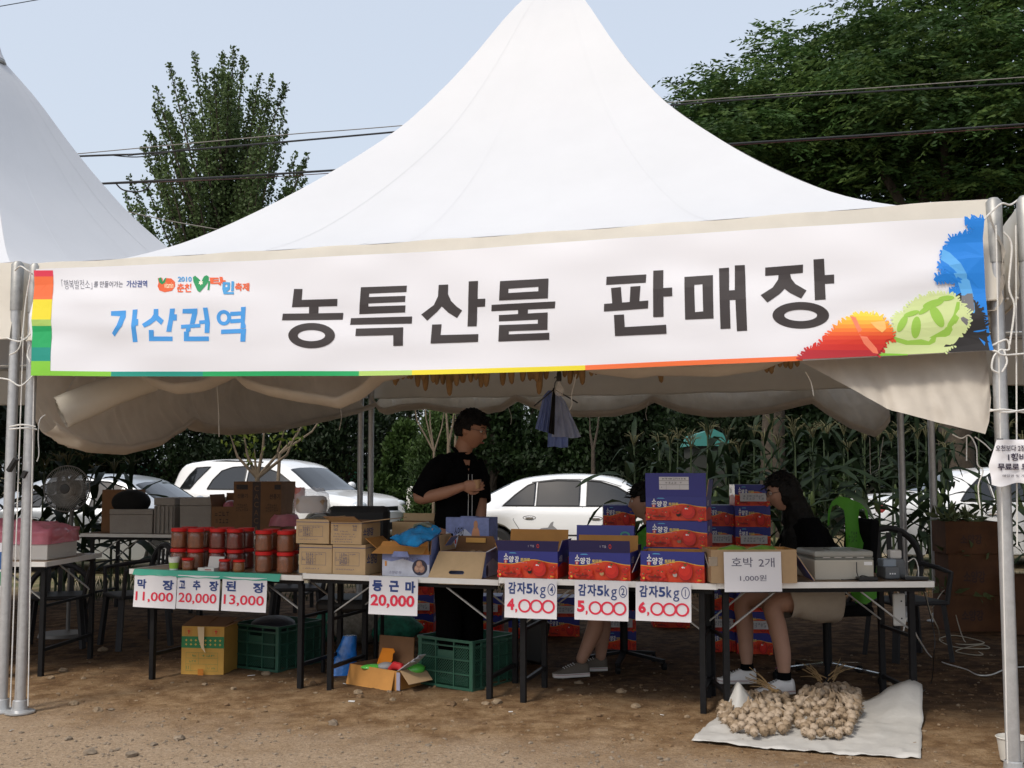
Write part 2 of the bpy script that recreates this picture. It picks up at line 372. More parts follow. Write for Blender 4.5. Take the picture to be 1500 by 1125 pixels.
def tent(label, c4, zoff=0.0, drop=0.47, poles=(0, 1, 2, 3), group='white pagoda tents of the market'):
    cx = sum(p.x for p in c4)/4; cy = sum(p.y for p in c4)/4
    t = thing('pagoda_tent', label, 'tent', (cx, cy, 0), 0, group)
    loc = [Vector((p.x-cx, p.y-cy)) for p in c4]
    cv = MB(); NS, NU = 34, 26
    for k in range(4):
        a, b = loc[k], loc[(k+1) % 4]; rows = []
        for i in range(NS+1):
            s_ = i/NS; r_ = 0.012+s_*0.988; row = []
            for j in range(NU+1):
                u = j/NU; e = a.lerp(b, u)
                z = cprof(s_)+zoff; sag = math.sin(math.pi*u)
                z -= 0.13*sag*math.sin(math.pi*min(1, s_*1.05))**1.2*(0.4+0.6*s_)
                z -= 0.02*sag*(s_ > 0.995)
                z += 0.006*fbm(e.x*s_*1.3+k, e.y*s_*1.3, 2, 2)*math.sin(math.pi*s_)
                row.append((e.x*r_, e.y*r_, z))
            rows.append(row)
        cv.grid(rows, canvas)
    cv.build('canopy', t, smooth=True, angle=28)
    for k in range(4):        # welded seams running up each face
        a, b = loc[k], loc[(k+1) % 4]
        for u in (.2, .4, .6, .8):
            e = a.lerp(b, u); sag = math.sin(math.pi*u); R_ = []
            for i in range(1, 35):
                s_ = i/34; r_ = 0.012+s_*0.988; z = cprof(s_)+zoff-0.13*sag*math.sin(math.pi*min(1, s_*1.05))**1.2*(0.4+0.6*s_)-0.02*sag*(s_ > 0.995)+0.006*fbm(e.x*s_*1.3+k, e.y*s_*1.3, 2, 2)*math.sin(math.pi*s_)
                w3 = (b-a).normalized()*.012; R_.append([(e.x*r_-w3.x, e.y*r_-w3.y, z+.0007), (e.x*r_+w3.x, e.y*r_+w3.y, z+.0007)])
            q = MB(); q.grid(R_, canvas); q.build('seam', t, smooth=True)
    cap = MB(); cap.lathe([(0.0, .16), (.05, .15), (.075, .08), (.10, .0), (.13, -.06), (.12, -.075)], canvas, 20, (0, 0, 5.20+zoff)); cap.build('peak_cap', t, smooth=True)
    ring = MB(); ring.lathe([(.112, -.075), (.128, -.06), (.142, -.09), (.13, -.105), (.112, -.09)], steel_d, 24, (0, 0, 5.20+zoff)); ring.build('peak_ring', t, smooth=True)
    for k in range(4):
        a, b = loc[k], loc[(k+1) % 4]; n_ = Vector(((b-a).y, -(b-a).x)).normalized(); v = MB(); rows = []
        if n_.dot(a) < 0: n_ = -n_
        for i in range(9):
            row = []
            for j in range(61):
                u = j/60; e = a.lerp(b, u); q = i/8
                o = 0.03*q+0.012*fbm(u*9+k*3, q*1.2, 5, 3)*min(1, q*2)+0.010*(1-abs(noise.noise((u*26+q*3, q*5-u*7, k))))**4*min(1, q*6)
                zt = EAVE+zoff-0.02*math.sin(math.pi*u)
                row.append((e.x+n_.x*(o+.004), e.y+n_.y*(o+.004), zt-q*drop+0.004*math.sin(u*55+k)))
            rows.append(row)
        v.grid(rows, cream)
        hem = [Vector(p) for p in rows[-1]]; v.tube(hem, 0.007, cream, 5)
        v.build('valance', t, smooth=True, angle=180)
    for k in poles:
        p = c4[k]; g = gz(p.x, p.y); P = MB(); o = loc[k]
        P.tube([(o.x, o.y, g+.01), (o.x, o.y, EAVE+zoff-.20)], 0.031, steel, 16); pl = P.build('pole', t, smooth=True)
        Q = MB(); Q.lathe([(.0, 0), (.085, 0), (.085, .008), (.045, .018), (.040, .07), (.033, .075)], steel, 18, (o.x, o.y, g+.003)); Q.build('base_plate', t, smooth=True)
        Q = MB(); Q.lathe([(.035, EAVE+zoff-.30), (.036, EAVE+zoff-.02), (.02, EAVE+zoff+.0), (0, EAVE+zoff+.003)], steel_d, 18, (o.x, o.y, 0)); Q.build('pole_cap', t, smooth=True)
    for k in range(4):       # eave rails
        a, b = loc[k], loc[(k+1) % 4]; Q = MB(); Q.tube([(a.x*.992, a.y*.992, EAVE+zoff-.06), (b.x*.992, b.y*.992, EAVE+zoff-.06)], .02, steel, 8); Q.build('eave_rail', t, smooth=True)
    return t
main_tent = tent('large white pagoda tent over the produce tables, its peak above the frame', [FL, FR, BR, BL])
TW = (FR-FL).length
lsh = FL-FR-TD*0.12
cL = [FL-TD*0.13-TD*TW, FL-TD*0.13, BL+Vector((XY(528, 11.6)-BL.x, 0.04)), BL-TD*(TW+.13)]
tentL = tent('white pagoda tent standing left of the main stall, steel ring at its peak', cL, zoff=0.02, poles=(1, 2))
cR = [FR+TD*0.13, FR+TD*(TW+.13), BR+TD*(TW+.2), BR+TD*0.26]
tentR = tent('white pagoda tent cut off by the right edge behind the second pole', cR, poles=(0, 3))

# ================================================================ banner
F3 = Vector((FL.x, FL.y, 0)); T3v = Vector((TD.x, TD.y, 0)); N3v = Vector((-TN.x, -TN.y, 0))   # N3v points to the visitor
def plane_st(px, py, off):
    o = F3+N3v*off; d = ray(px, py); C0 = Vector((0, 0, CAM_H)); t = (o-C0).dot(N3v)/d.dot(N3v); P = C0+d*t
    return (P-o).dot(T3v), P.z
BOFF = 0.085
ytop = [(48, 394), (200, 389), (380, 382), (520, 373), (700, 363), (900, 350), (1100, 337), (1300, 326), (1442, 319)]
ybot = [(48, 550.5), (165, 551.5), (380, 551), (525, 550.5), (600, 549), (780, 544.5), (857, 542), (1000, 536), (1160, 530), (1290, 523), (1448, 514)]
def bwave(s, z):
    v = (z-1.9)/0.75
    w_ = 0.014*math.sin(s*1.7+0.6)+0.020*fbm(s*0.9, z*2.0, 1.3, 2)+0.010*noise.noise((s*2.2+z*3, z*5.5-s*.8, 4))
    w_ += 0.012*math.exp(-((z-2.25+0.10*s)/0.05)**2)*max(0, 1-s/1.8)+0.009*math.exp(-((z-2.36+0.05*s)/0.06)**2)*max(0, 1-s/2.6)
    w_ += 0.010*math.exp(-((z-2.02-0.10*(s-5.1))/0.07)**2)*max(0, 1-(5.3-s)/1.8)+0.011*math.exp(-((z-2.25-0.22*(s-5.1))/0.05)**2)*max(0, 1-(5.3-s)/1.2)
    return w_
def b3(s, z, o): return F3+T3v*s+Vector((0, 0, z))+N3v*(BOFF+bwave(s, z)+o)
cloth = mat('banner_cloth', (0.79, 0.80, 0.86), 0.6, trans=0.10, bump=0.08, bscale=8)
bo = b3(2.6, 2.2, 0)
banner = thing('stall_banner', 'long white banner with large black Korean letters hung across the stall front', 'banner', bo)
mb = MB(); rows = []
xs = np.linspace(49, 1445, 150)
for i in range(15):
    row = []
    for x in xs:
        py = lerp(interp(ytop, x), interp(ybot, x), i/14)
        xx = x+(4*math.sin(py*0.05) if x < 60 else 0)+((py-320)/194*6-6-5*math.sin((py-320)/194*math.pi) if x > 1440 else 0)
        s_, z = plane_st(xx, py, BOFF); row.append(b3(s_, z, 0)-bo)
    rows.append(row)
mb.grid(rows, cloth); c_ = mb.build('cloth', banner, smooth=True, angle=180)
def zp(ox, oy, k=3.75): return lambda pts: [plane_st(ox+u/k, oy+v/k, BOFF) for u, v in pts]
Z1, Z2, Z3, Z4 = zp(0, 360), zp(380, 360), zp(760, 360), zp(1100, 270)
def band(a, x0, x1, f0, f1, m, n=6):
    t = [(x, f0(x)) for x in np.linspace(x0, x1, n)]; b = [(x, f1(x)) for x in np.linspace(x1, x0, n)]
    a.poly([plane_st(x, y, BOFF) for x, y in t+b], m)
bi = lambda r, g, b_: ink(r, g, b_, 0.6, 0.08)
black = bi(52, 46, 48); blue = bi(72, 158, 232)
A = Art()
yb = lambda x: interp(ybot, x); yb8 = lambda x: interp(ybot, x)-7
for y0, y1, c in ((135, 168, (226, 62, 88)), (168, 295, (238, 112, 62)), (295, 407, (232, 216, 48)), (407, 442, (178, 212, 112)), (442, 560, (24, 166, 96)), (560, 635, (20, 146, 130)), (635, 715, (130, 200, 60))):
    A.poly(Z1([(184, y0), (290, y0), (290, y1), (184, y1)]), bi(*c))
for x0, x1, c in ((50, 164, (130, 200, 60)), (164, 297, (20, 146, 130)), (297, 525, (24, 166, 96)), (525, 602, (178, 212, 112)), (602, 857, (232, 216, 48)), (857, 1176, (240, 116, 62))):
    band(A, x0, x1, yb8, yb, bi(*c), 8)
NBLK = len(A.it)
def ellz(Zf, cx, cy, rx, ry, hx, hy, m, hc=None):
    n = 40; f = lambda a, b_, c, d: [(c+a*math.cos(2*math.pi*k/n), d+b_*math.sin(2*math.pi*k/n)) for k in range(n)]
    A.poly(Zf(f(rx, ry, cx, cy)), m, [Zf(f(hx, hy, cx-1, cy))])
for g in ([(190, 237), (236, 237), (232, 297), (427, 291), (424, 330), (180, 338)], [(272, 328), (323, 327), (321, 375), (271, 377)], [(133, 374), (456, 367), (453, 405), (129, 411)],
          [(553, 226), (801, 215), (799, 251), (598, 261), (597, 280), (795, 272), (793, 306), (594, 315), (594, 332), (796, 325), (794, 364), (543, 374)],
          [(498, 396), (832, 386), (830, 425), (494, 433)], [(527, 454), (784, 446), (783, 547), (731, 549), (731, 489), (526, 495)],
          [(976, 211), (1029, 209), (1028, 262), (1045, 300), (1075, 330), (1106, 352), (1077, 394), (1030, 365), (993, 330), (970, 357), (914, 409), (881, 375), (950, 322), (972, 275)],
          [(1145, 193), (1197, 191), (1194, 290), (1238, 289), (1235, 332), (1191, 334), (1187, 440), (1136, 441)], [(941, 430), (993, 428), (988, 488), (1197, 483), (1195, 526), (934, 535)],
          [(1272, 323), (1628, 307), (1625, 345), (1270, 358)], [(1420, 345), (1475, 343), (1474, 378), (1419, 380)],
          [(1312, 379), (1585, 367), (1583, 462), (1368, 468), (1367, 486), (1593, 478), (1592, 516), (1309, 525), (1313, 434), (1530, 428), (1530, 406), (1312, 414)]):
    A.poly(Z2(g), black)
A.poly(Z2([(1321, 194), (1590, 181), (1587, 290), (1315, 300)]), black, [Z2([(1368, 236), (1535, 226), (1534, 251), (1367, 260)])])
ellz(Z2, 290, 494, 126, 70, 74, 31, black)
for g in ([(484, 172), (702, 159), (700, 205), (482, 217)], [(509, 234), (563, 229), (570, 322), (516, 326)], [(616, 227), (671, 223), (664, 315), (611, 320)], [(471, 321), (714, 303), (712, 346), (470, 363)],
          [(740, 138), (795, 135), (796, 235), (845, 232), (846, 279), (797, 282), (798, 392), (741, 394)], [(525, 382), (580, 379), (584, 448), (812, 436), (814, 485), (530, 497)],
          [(1100, 125), (1155, 121), (1157, 248), (1188, 246), (1187, 109), (1242, 107), (1257, 470), (1201, 473), (1192, 300), (1161, 302), (1166, 458), (1111, 461)]):
    A.poly(Z3(g), black)
A.poly(Z3([(911, 173), (1067, 162), (1073, 403), (917, 409)]), black, [Z3([(966, 217), (1011, 213), (1016, 364), (971, 368)])])
A.poly(Z4([(79, 459), (287, 444), (286, 489), (216, 495), (222, 520), (245, 550), (306, 586), (277, 631), (215, 600), (186, 577), (160, 605), (92, 653), (55, 612), (120, 570), (150, 525), (152, 500), (79, 505)]), black)
A.poly(Z4([(344, 417), (402, 413), (406, 502), (457, 499), (458, 548), (407, 550), (411, 636), (352, 640)]), black)
ellz(Z4, 275, 723, 155, 73, 90, 31, black)
for g in ([(622, 362), (703, 358), (703, 395), (683, 445), (637, 500), (625, 482), (655, 440), (672, 390), (622, 387)], [(740, 354), (766, 351), (762, 405), (772, 405), (771, 440), (759, 441), (763, 530), (736, 531), (735, 440)],
          [(855, 350), (880, 349), (880, 385), (910, 412), (896, 437), (868, 412), (835, 438), (805, 452), (793, 433), (840, 400), (853, 380)], [(945, 348), (972, 347), (966, 378), (981, 379), (979, 412), (960, 413), (950, 474), (923, 474), (936, 405)],
          [(830, 465), (856, 465), (853, 500), (955, 500), (955, 525), (826, 525)], [(1015, 350), (1095, 347), (1093, 372), (1077, 430), (1050, 432), (1064, 375), (1012, 374)],
          [(1003, 436), (1108, 430), (1108, 450), (1055, 453), (1052, 472), (1028, 472), (1030, 455), (1003, 457)], [(1125, 343), (1150, 342), (1160, 430), (1156, 480), (1130, 480), (1133, 430), (1102, 432), (1102, 412), (1132, 410)],
          [(1018, 473), (1045, 472), (1043, 500), (1152, 499), (1152, 524), (1015, 525)], [(1332, 339), (1358, 337), (1352, 424), (1358, 440), (1356, 455), (1328, 456), (1330, 424), (1272, 428), (1272, 405), (1330, 402), (1330, 385), (1272, 388), (1272, 365), (1332, 362)],
          [(1222, 462), (1360, 457), (1354, 528), (1326, 528), (1330, 482), (1220, 486)]):
    A.poly(Z1(g), blue)
ellz(Z1, 1237, 397, 40, 42, 19, 22, blue)
def tz(Zf, st, x0, y0, x1, y1, m, bold=0.0, tilt=0.0, slant=0.0):
    """text in a zoomed picture box (y down), y0 = top"""
    vs, fs, _ = text_geo(st, bold)
    A.it.append((Zf([(lerp(x0, x1, x)+slant*(y-.5)*(y1-y0), lerp(y1, y0, y)+tilt*x) for x, y in vs]), fs, m))
dk = bi(70, 72, 96); orr = bi(232, 104, 62); lb = bi(74, 160, 220); gr = bi(34, 150, 92)
tz(Z1, '「행복발전소」', 338, 186, 510, 240, dk, -0.01, slant=-.15); tz(Z1, '를', 520, 197, 543, 229, dk); tz(Z1, '만들어가는', 553, 195, 680, 230, dk); tz(Z1, '가산권역', 700, 192, 816, 230, bi(64, 84, 150), 0.02)
NSLO = len(A.it)
A.poly(Z1([(876, 180), (900, 178), (905, 200), (925, 180), (950, 182), (970, 200), (972, 225), (955, 250), (915, 258), (885, 248), (874, 225), (880, 205)]), orr)
A.poly(Z1([(878, 182), (895, 176), (903, 200), (915, 182), (924, 178), (916, 205), (900, 215), (885, 205)]), gr)
tz(Z1, 'vitamin', 912, 205, 962, 235, bi(250, 235, 200), 0.01)
tz(Z1, '2010', 986, 172, 1060, 200, lb, 0.03); tz(Z1, '춘천', 982, 210, 1060, 258, orr, 0.03)
A.poly(Z1([(1066, 175), (1078, 166), (1100, 185), (1112, 200), (1125, 170), (1140, 163), (1152, 172), (1150, 200), (1128, 232), (1108, 258), (1095, 250), (1082, 225), (1070, 200)]), gr)
A.poly(Z1([(1150, 195), (1160, 195), (1158, 245), (1148, 245)]), gr)
_c = Z1([(1110+14*math.cos(k*math.pi/6)*(1 if k % 2 else .55), 205+15*math.sin(k*math.pi/6)*(1 if k % 2 else .55)) for k in range(12)])
A.poly(_c, bi(245, 240, 225))
tz(Z1, '타', 1160, 172, 1245, 222, orr, 0.05, slant=-.2); tz(Z1, '민', 1228, 196, 1292, 268, lb, 0.045); tz(Z1, '축제', 1296, 205, 1374, 250, orr, 0.03)
NLOGO = len(A.it)
def splash(poly, m, keep=(), ln=20, seed=1, mf=None):
    """print blob whose outline throws out little fingers"""
    r_ = random.Random(seed); A.poly(Z4(poly), m); n = len(poly); ar = sum(poly[i-1][0]*poly[i][1]-poly[i][0]*poly[i-1][1] for i in range(n)); sg = 1 if ar > 0 else -1; it = {}
    for i in range(n):
        if i in keep: continue
        a, b = poly[i], poly[(i+1) % n]; dx, dy = b[0]-a[0], b[1]-a[1]; l = math.hypot(dx, dy)
        for j in range(max(1, int(l/13))):
            t = (j+.5)/max(1, int(l/13)); x, y = a[0]+dx*t, a[1]+dy*t; nx, ny = dy/l*sg, -dx/l*sg; an = math.atan2(ny, nx)+r_.uniform(-.7, .7); L_ = ln*r_.uniform(.5, 1.4); w_ = r_.uniform(3.5, 6); c, s_ = math.cos(an), math.sin(an)
            P_f = [(x+c*q-s_*v, y+s_*q+c*v) for q, v in ((-8, -w_*1.3), (L_*.8, -w_), (L_, -w_*.5), (L_, w_*.5), (L_*.8, w_), (-8, w_*1.3))]; mm = mf(y) if mf else m
            z = Z4(P_f); e = it.setdefault(mm.name, ([], [], mm)); k = len(e[0]); e[0].extend(z); e[1].extend([(k, k+1, k+5), (k+1, k+4, k+5), (k+1, k+2, k+4), (k+2, k+3, k+4)])
    for e in it.values(): A.it.append(e)
NLOGO = len(A.it)
bl_ = [(1280, 195), (1245, 190), (1170, 208), (1225, 245), (1200, 275), (1100, 295), (1075, 345), (1040, 380), (1050, 430), (1030, 450), (1065, 490), (1012, 515), (1014, 543), (1075, 535), (1130, 550), (1135, 580), (1085, 595), (1130, 620), (1200, 800), (1240, 830), (1300, 914), (1332, 912), (1322, 880), (1302, 780), (1287, 600), (1276, 400), (1272, 300)]
splash(bl_, bi(20, 128, 222), keep=set(range(17, 29)), seed=3)
A.poly(Z4([(1050, 360), (1090, 380), (1150, 440), (1195, 520), (1222, 620), (1228, 700), (1205, 790), (1170, 760), (1165, 640), (1130, 530), (1085, 450), (1040, 420)]), bi(92, 172, 236))
NBL = len(A.it)
splash([(1050, 905), (1095, 925), (1310, 914), (1300, 870), (1290, 800), (1275, 730), (1235, 655), (1125, 615), (1135, 700), (1110, 830)], bi(36, 34, 36), keep=(0, 1, 2, 7, 8, 9), seed=5)
A.poly(Z4([(1155, 605), (1215, 602), (1226, 690), (1200, 760), (1165, 800), (1150, 740)]), bi(118, 118, 122))

NBK = len(A.it)
gl = [(665, 948), (1060, 926), (1110, 890), (1150, 830), (1195, 780), (1200, 720), (1155, 655), (1110, 612), (1030, 605), (960, 622), (890, 645), (845, 705), (792, 722), (780, 800), (740, 850), (735, 890)]
splash(gl, bi(206, 222, 158), keep=(0, 15), seed=9)
A.poly(Z4([(750, 855), (850, 885), (980, 885), (1090, 830), (1140, 740), (1145, 650), (1128, 650), (1110, 720), (1060, 800), (970, 850), (860, 862), (780, 840)]), bi(150, 196, 76))
A.poly(Z4([(668, 946), (700, 930), (860, 935), (860, 942)]), bi(130, 196, 60))
for (cx, cy, rx, ry, an) in ((905, 790, 26, 60, .1), (1020, 730, 28, 66, -.5), (1000, 660, 60, 20, -.3), (830, 770, 20, 50, .5), (960, 690, 50, 14, -.6), (1070, 630, 45, 14, -.1), (880, 715, 44, 14, -.3)):
    pts = [(cx+rx*math.cos(t)*math.cos(an)-ry*math.sin(t)*math.sin(an), cy+rx*math.cos(t)*math.sin(an)+ry*math.sin(t)*math.cos(an)) for t in np.linspace(0, 6.283, 22)[:-1]]
    A.poly(Z4(pts), bi(150, 196, 76))
NGR = len(A.it)
rd = [(262, 966), (690, 946), (735, 890), (740, 860), (782, 850), (775, 815), (742, 770), (705, 730), (620, 712), (545, 738), (475, 780), (425, 835), (375, 892), (310, 912)]
GB = ((690, 730, (246, 216, 70)), (730, 752, (247, 200, 62)), (752, 774, (246, 176, 54)), (774, 796, (242, 150, 48)), (796, 816, (238, 122, 44)), (816, 836, (232, 96, 42)), (836, 858, (224, 72, 40)), (858, 884, (216, 56, 38)), (884, 915, (206, 46, 40)), (915, 970, (180, 38, 50)))
splash(rd, bi(206, 44, 36), keep=(0,), seed=12, mf=lambda y: bi(*[c for a_, b_, c in GB if y < b_ or b_ == 970][0]))
def clipband(poly, y0, y1, m):
    """slice of the leaf print between two heights: printed gradient in steps"""
    bm = bmesh.new(); loops = [Vector((p[0], p[1], 0)) for p in poly]; tr = geometry.tessellate_polygon([loops]); bv = [bm.verts.new(v) for v in loops]
    for t in tr: bm.faces.new([bv[i] for i in t])
    for y, sg in ((y0, -1), (y1, 1)):
        bmesh.ops.bisect_plane(bm, geom=bm.verts[:]+bm.edges[:]+bm.faces[:], plane_co=(0, y, 0), plane_no=(0, sg, 0), clear_outer=True)
    bm.verts.index_update()
    if bm.faces: A.it.append((Z4([(v.co.x, v.co.y) for v in bm.verts]), [tuple(v.index for v in f.verts) for f in bm.faces], m))
    bm.free()
jr = rd
for k, (y0, y1, c) in enumerate(((690, 730, (246, 216, 70)), (730, 752, (247, 200, 62)), (752, 774, (246, 176, 54)), (774, 796, (242, 150, 48)), (796, 816, (238, 122, 44)), (816, 836, (232, 96, 42)), (836, 858, (224, 72, 40)), (858, 884, (216, 56, 38)), (884, 915, (206, 46, 40)), (915, 970, (180, 38, 50)))):
    clipband(jr, y0, y1, bi(*c))
A.poly(Z4([(545, 728), (575, 735), (600, 790), (650, 860), (690, 905), (700, 935), (670, 930), (620, 880), (580, 800)]), bi(240, 130, 100))
A.poly(Z4([(655, 765), (735, 755), (742, 800), (720, 820), (690, 800)]), bi(248, 190, 110))
# every letter and print is a part of its own
bfn = lambda s_, z, o: b3(s_, z, o)-bo
cuts = lambda L_: [plane_st(x, 450, BOFF)[0] for x in L_]
_bk, _bb = cuts([507, 608, 714, 850, 993, 1104]), cuts([208, 265, 315])
def put(name, items, label=None, base=0.0016):
    if items:
        X = Art(); X.it = items; m_ = MB(); X.into(m_, bfn, step=0.00016, base=base, cutx=0.07, cuty=0.07); m_.build(name, banner, label=label)
groups_ = {}
for k, it in enumerate(A.it):
    cx = sum(v[0] for v in it[0])/len(it[0])
    if it[2] is black: key = ('letter', 'black', sum(cx > c for c in _bk))
    elif it[2] is blue: key = ('letter', 'blue', sum(cx > c for c in _bb))
    elif k < NBLK: key = ('colour_block', '', k)
    elif k < NSLO: key = ('slogan', '', 0)
    elif k < NLOGO: key = ('event_logo', '', 0)
    elif k < NBL: key = ('leaf_print', 'blue leaf print', 1)
    elif k < NBK: key = ('leaf_print', 'black and grey leaf print', 2)
    elif k < NGR: key = ('leaf_print', 'pale green leaf print with seeds', 3)
    else: key = ('leaf_print', 'red to yellow leaf print', 4)
    groups_.setdefault(key, []).append((k, it))
for (n_, l_, _), its in groups_.items():
    lab = {'black': 'black letter', 'blue': 'light blue letter'}.get(l_, l_) or None
    put(n_, [i for _, i in its], lab, 0.0016+(0.0001*its[0][0] if n_ == 'leaf_print' else 0))
def rope(pts, r=0.004, parent=None, name='rope', m=None, **k):
    """smooth rope through points"""
    P = [Vector(p) for p in pts]; o = []
    for i in range(len(P)-1):
        p0 = P[max(i-1, 0)]; p1 = P[i]; p2 = P[i+1]; p3 = P[min(i+2, len(P)-1)]
        for j in range(6):
            t = j/6; o.append(0.5*((2*p1)+(p2-p0)*t+(2*p0-5*p1+4*p2-p3)*t*t+(3*p1-p0-3*p2+p3)*t**3))
    o.append(P[-1]); return MB().tube(o, r, m or rope_m, 6).build(name, parent, smooth=True, **k)
def bl3(px, py, Y): return W(px, py, Y)
# banner tie ropes, parts of the banner
for pts in ([(49, 402, 6.42), (40, 396, 6.4), (30, 390, 6.42), (22, 396, 6.45)], [(50, 548, 6.42), (38, 560, 6.38), (28, 565, 6.38), (12, 556, 6.4), (-10, 553, 6.5)], [(50, 548, 6.42), (44, 530, 6.38), (40, 520, 6.4), (44, 505, 6.4)],
            [(1441, 322, 4.86), (1455, 308, 4.85), (1468, 298, 4.84), (1480, 300, 4.86), (1492, 292, 4.9)], [(1446, 510, 4.86), (1462, 502, 4.84), (1475, 498, 4.84), (1478, 512, 4.84), (1466, 512, 4.84)], [(1446, 511, 4.86), (1460, 515, 4.83), (1470, 520, 4.83), (1500, 518, 4.86)],
            [(1466, 512, 4.84), (1456, 522, 4.83), (1453, 540, 4.83), (1462, 546, 4.83)], [(1470, 512, 4.84), (1475, 530, 4.83), (1468, 545, 4.83)]):
    rope([bl3(*p)-bo for p in pts], 0.0045, banner, 'tie_rope')
# ================================================================ rolled side walls of the main tent
def curtain(label, A0, B0, bots, bulge=0.10, ztop=EAVE-.08, inward=1.0, seed=0, roll=True, tops=None, name='rolled_side_wall', mt=None, xlim=None, parent=None, tuck=True, out=0.0):
    """cloth gathered up in a vertical plane through A0-B0; bots = its lower edge given where it stands along the plane"""
    a, b = Vector((A0.x, A0.y, 0)), Vector((B0.x, B0.y, 0)); T = (b-a).normalized(); N = Vector((-T.y, T.x, 0))*inward
    def st(px, py):
        d = ray(px, py); C0 = Vector((0, 0, CAM_H)); t = (a-C0).dot(N)/d.dot(N); P = C0+d*t; return (P-a).dot(T), P.z
    L_ = sorted(st(*p) for p in bots)
    Tp = sorted(st(*p) for p in tops) if tops else None
    s0, s1 = L_[0][0], L_[-1][0]; n = max(16, int(abs(s1-s0)/0.022)); rows = []; NR = 34
    for i in range(n+1):
        s_ = lerp(s0, s1, i/n); zb = interp(L_, s_); zt = interp(Tp, s_) if Tp else ztop; row = []
        h = zt-zb
        for j in range(NR+1):
            q = j/NR
            if q < .8 or not tuck:
                qq = q/.8 if tuck else q; z = zt-h*qq; o = bulge*math.sin(math.pi*min(1, qq**1.6))*(0.5+0.5*min(1, h/.5))
                fold = lambda f, g_, k_: (1-abs(noise.noise((s_*f+z*f*.45, z*g_-s_*.6, seed+k_))))**5
                o += (0.026*fbm(s_*1.8+seed, z*3, seed, 3)+0.022*fold(5, 1.3, 0)+0.016*fold(11, 2.2, 4)+0.010*fold(21, 5, 9))*min(1, qq*3)
            else:      # tucks under
                a_ = (q-.8)/.2*math.pi; z = zb-0.0+0.035*(1-math.cos(a_))-0.0*a_; o = -0.05*math.sin(a_)*0.9-0.03*(1-math.cos(a_))
                o += 0.03*fbm(s_*2.3+seed, zb*4, seed, 4)
            if out: o = (o if z < 1.90 else min(.04, max(-.01, o)))-out*min(1, max(0, (1.925-z)/.45))
            p = a+T*s_+Vector((0, 0, z))+N*(-o if not roll else o)
            row.append(p)
        rows.append(row)
    mb = MB(); mb.grid(rows, mt or wallv)
    return mb.build(name, parent, smooth=True, angle=180)
PM = Matrix.Translation(-main_tent.location)
def as_part(o):
    o.data.transform(PM); o.parent = main_tent; return o
TDn = (BL-FL).normalized(); dL = Vector((0.04, 0))
as_part(curtain('', FL+dL, BL+dL, [(66, 634), (95, 652), (130, 664), (178, 667), (230, 654), (258, 636), (270, 624), (285, 632), (330, 638), (400, 634), (470, 619), (520, 607), (541, 600)], bulge=.13, seed=1))
as_part(curtain('', FL+TN*.35+TD*.1, FR+TN*.35-TD*.2, [(92, 540), (200, 545), (228, 568), (265, 579), (300, 574), (330, 560), (344, 554), (362, 570), (400, 582), (440, 590), (470, 594), (500, 600), (530, 585), (560, 560), (640, 540), (840, 535), (870, 548), (930, 556), (960, 551), (1050, 553), (1110, 545), (1180, 520)], bulge=.09, seed=4))
as_part(curtain('', FR-TD*1.12+TN*.06, FR+TN*.10-TD*.03, [(1172, 530), (1200, 545), (1215, 553), (1300, 603), (1370, 622), (1436, 639), (1446, 585)], bulge=-.02, seed=7, tuck=False, out=.26))
as_part(curtain('', BL+Vector((.03, -.05)), BR+Vector((0, -.05)), [(549, 590), (556, 604), (566, 608), (590, 602), (625, 600), (660, 606), (700, 609), (735, 603), (758, 588), (780, 598), (810, 607), (850, 612), (900, 611), (935, 603), (958, 590), (975, 597), (1000, 606), (1040, 612), (1090, 611), (1130, 606), (1170, 596), (1190, 592), (1210, 607), (1245, 628), (1282, 641), (1296, 630), (1304, 618)], bulge=.16, seed=11))
as_part(curtain('', BR+Vector((-.02, .0)), FR+Vector((-.03, .0)), [(1322, 520), (1340, 505), (1400, 480), (1455, 455)], bulge=.05, seed=12))
# spiral end of the left roll
mb = MB(); cen = W(89, 606, 6.75); rows = []
ax = (W(200, 560, 7.0)-cen).normalized(); u_ = ax.cross(Vector((0, 0, 1))).normalized(); v_ = u_.cross(ax)
for i in range(60):
    a = i/59*4.6*math.pi; r_ = 0.035+0.062*a/(4.6*math.pi); rows.append([cen+u_*math.cos(a)*r_*.8+v_*math.sin(a)*r_*1.15+ax*(t*0.6)+Vector((0, 0, .012*math.sin(t*5+a)*t)) for t in (0, .15, .35, .6, 1)])
mb.grid(rows, cream); o = mb.build('wall_roll_end', smooth=True, angle=180); as_part(o)
for pts in ([(66, 608, 6.5), (58, 616, 6.45), (56, 640, 6.45), (57, 665, 6.45), (54, 676, 6.45)], [(97, 575, 6.9), (112, 548, 6.95)], [(318, 563, 7.2), (320, 600, 7.2), (321, 640, 7.2)], [(498, 590, 8), (500, 612, 8), (497, 630, 8)],
            [(1180, 545, 5.3), (1188, 560, 5.3), (1192, 580, 5.3)], [(1428, 640, 4.95), (1442, 650, 4.93), (1452, 660, 4.92)], [(1395, 636, 4.97), (1408, 642, 4.96), (1420, 638, 4.95), (1430, 655, 4.95), (1432, 680, 4.95), (1440, 690, 4.95), (1433, 712, 4.95), (1436, 745, 4.95)],
            [(1416, 640, 5), (1416, 675, 5)], [(1274, 640, 9.3), (1275, 695, 9.3)], [(1294, 640, 9.3), (1287, 688, 9.3)], [(744, 595, 10.9), (749, 610, 10.9), (748, 622, 10.9)], [(950, 588, 10.5), (946, 605, 10.5), (948, 616, 10.5)]):
    as_part(rope([W(*p) for p in pts], 0.003, name='tie_cord'))
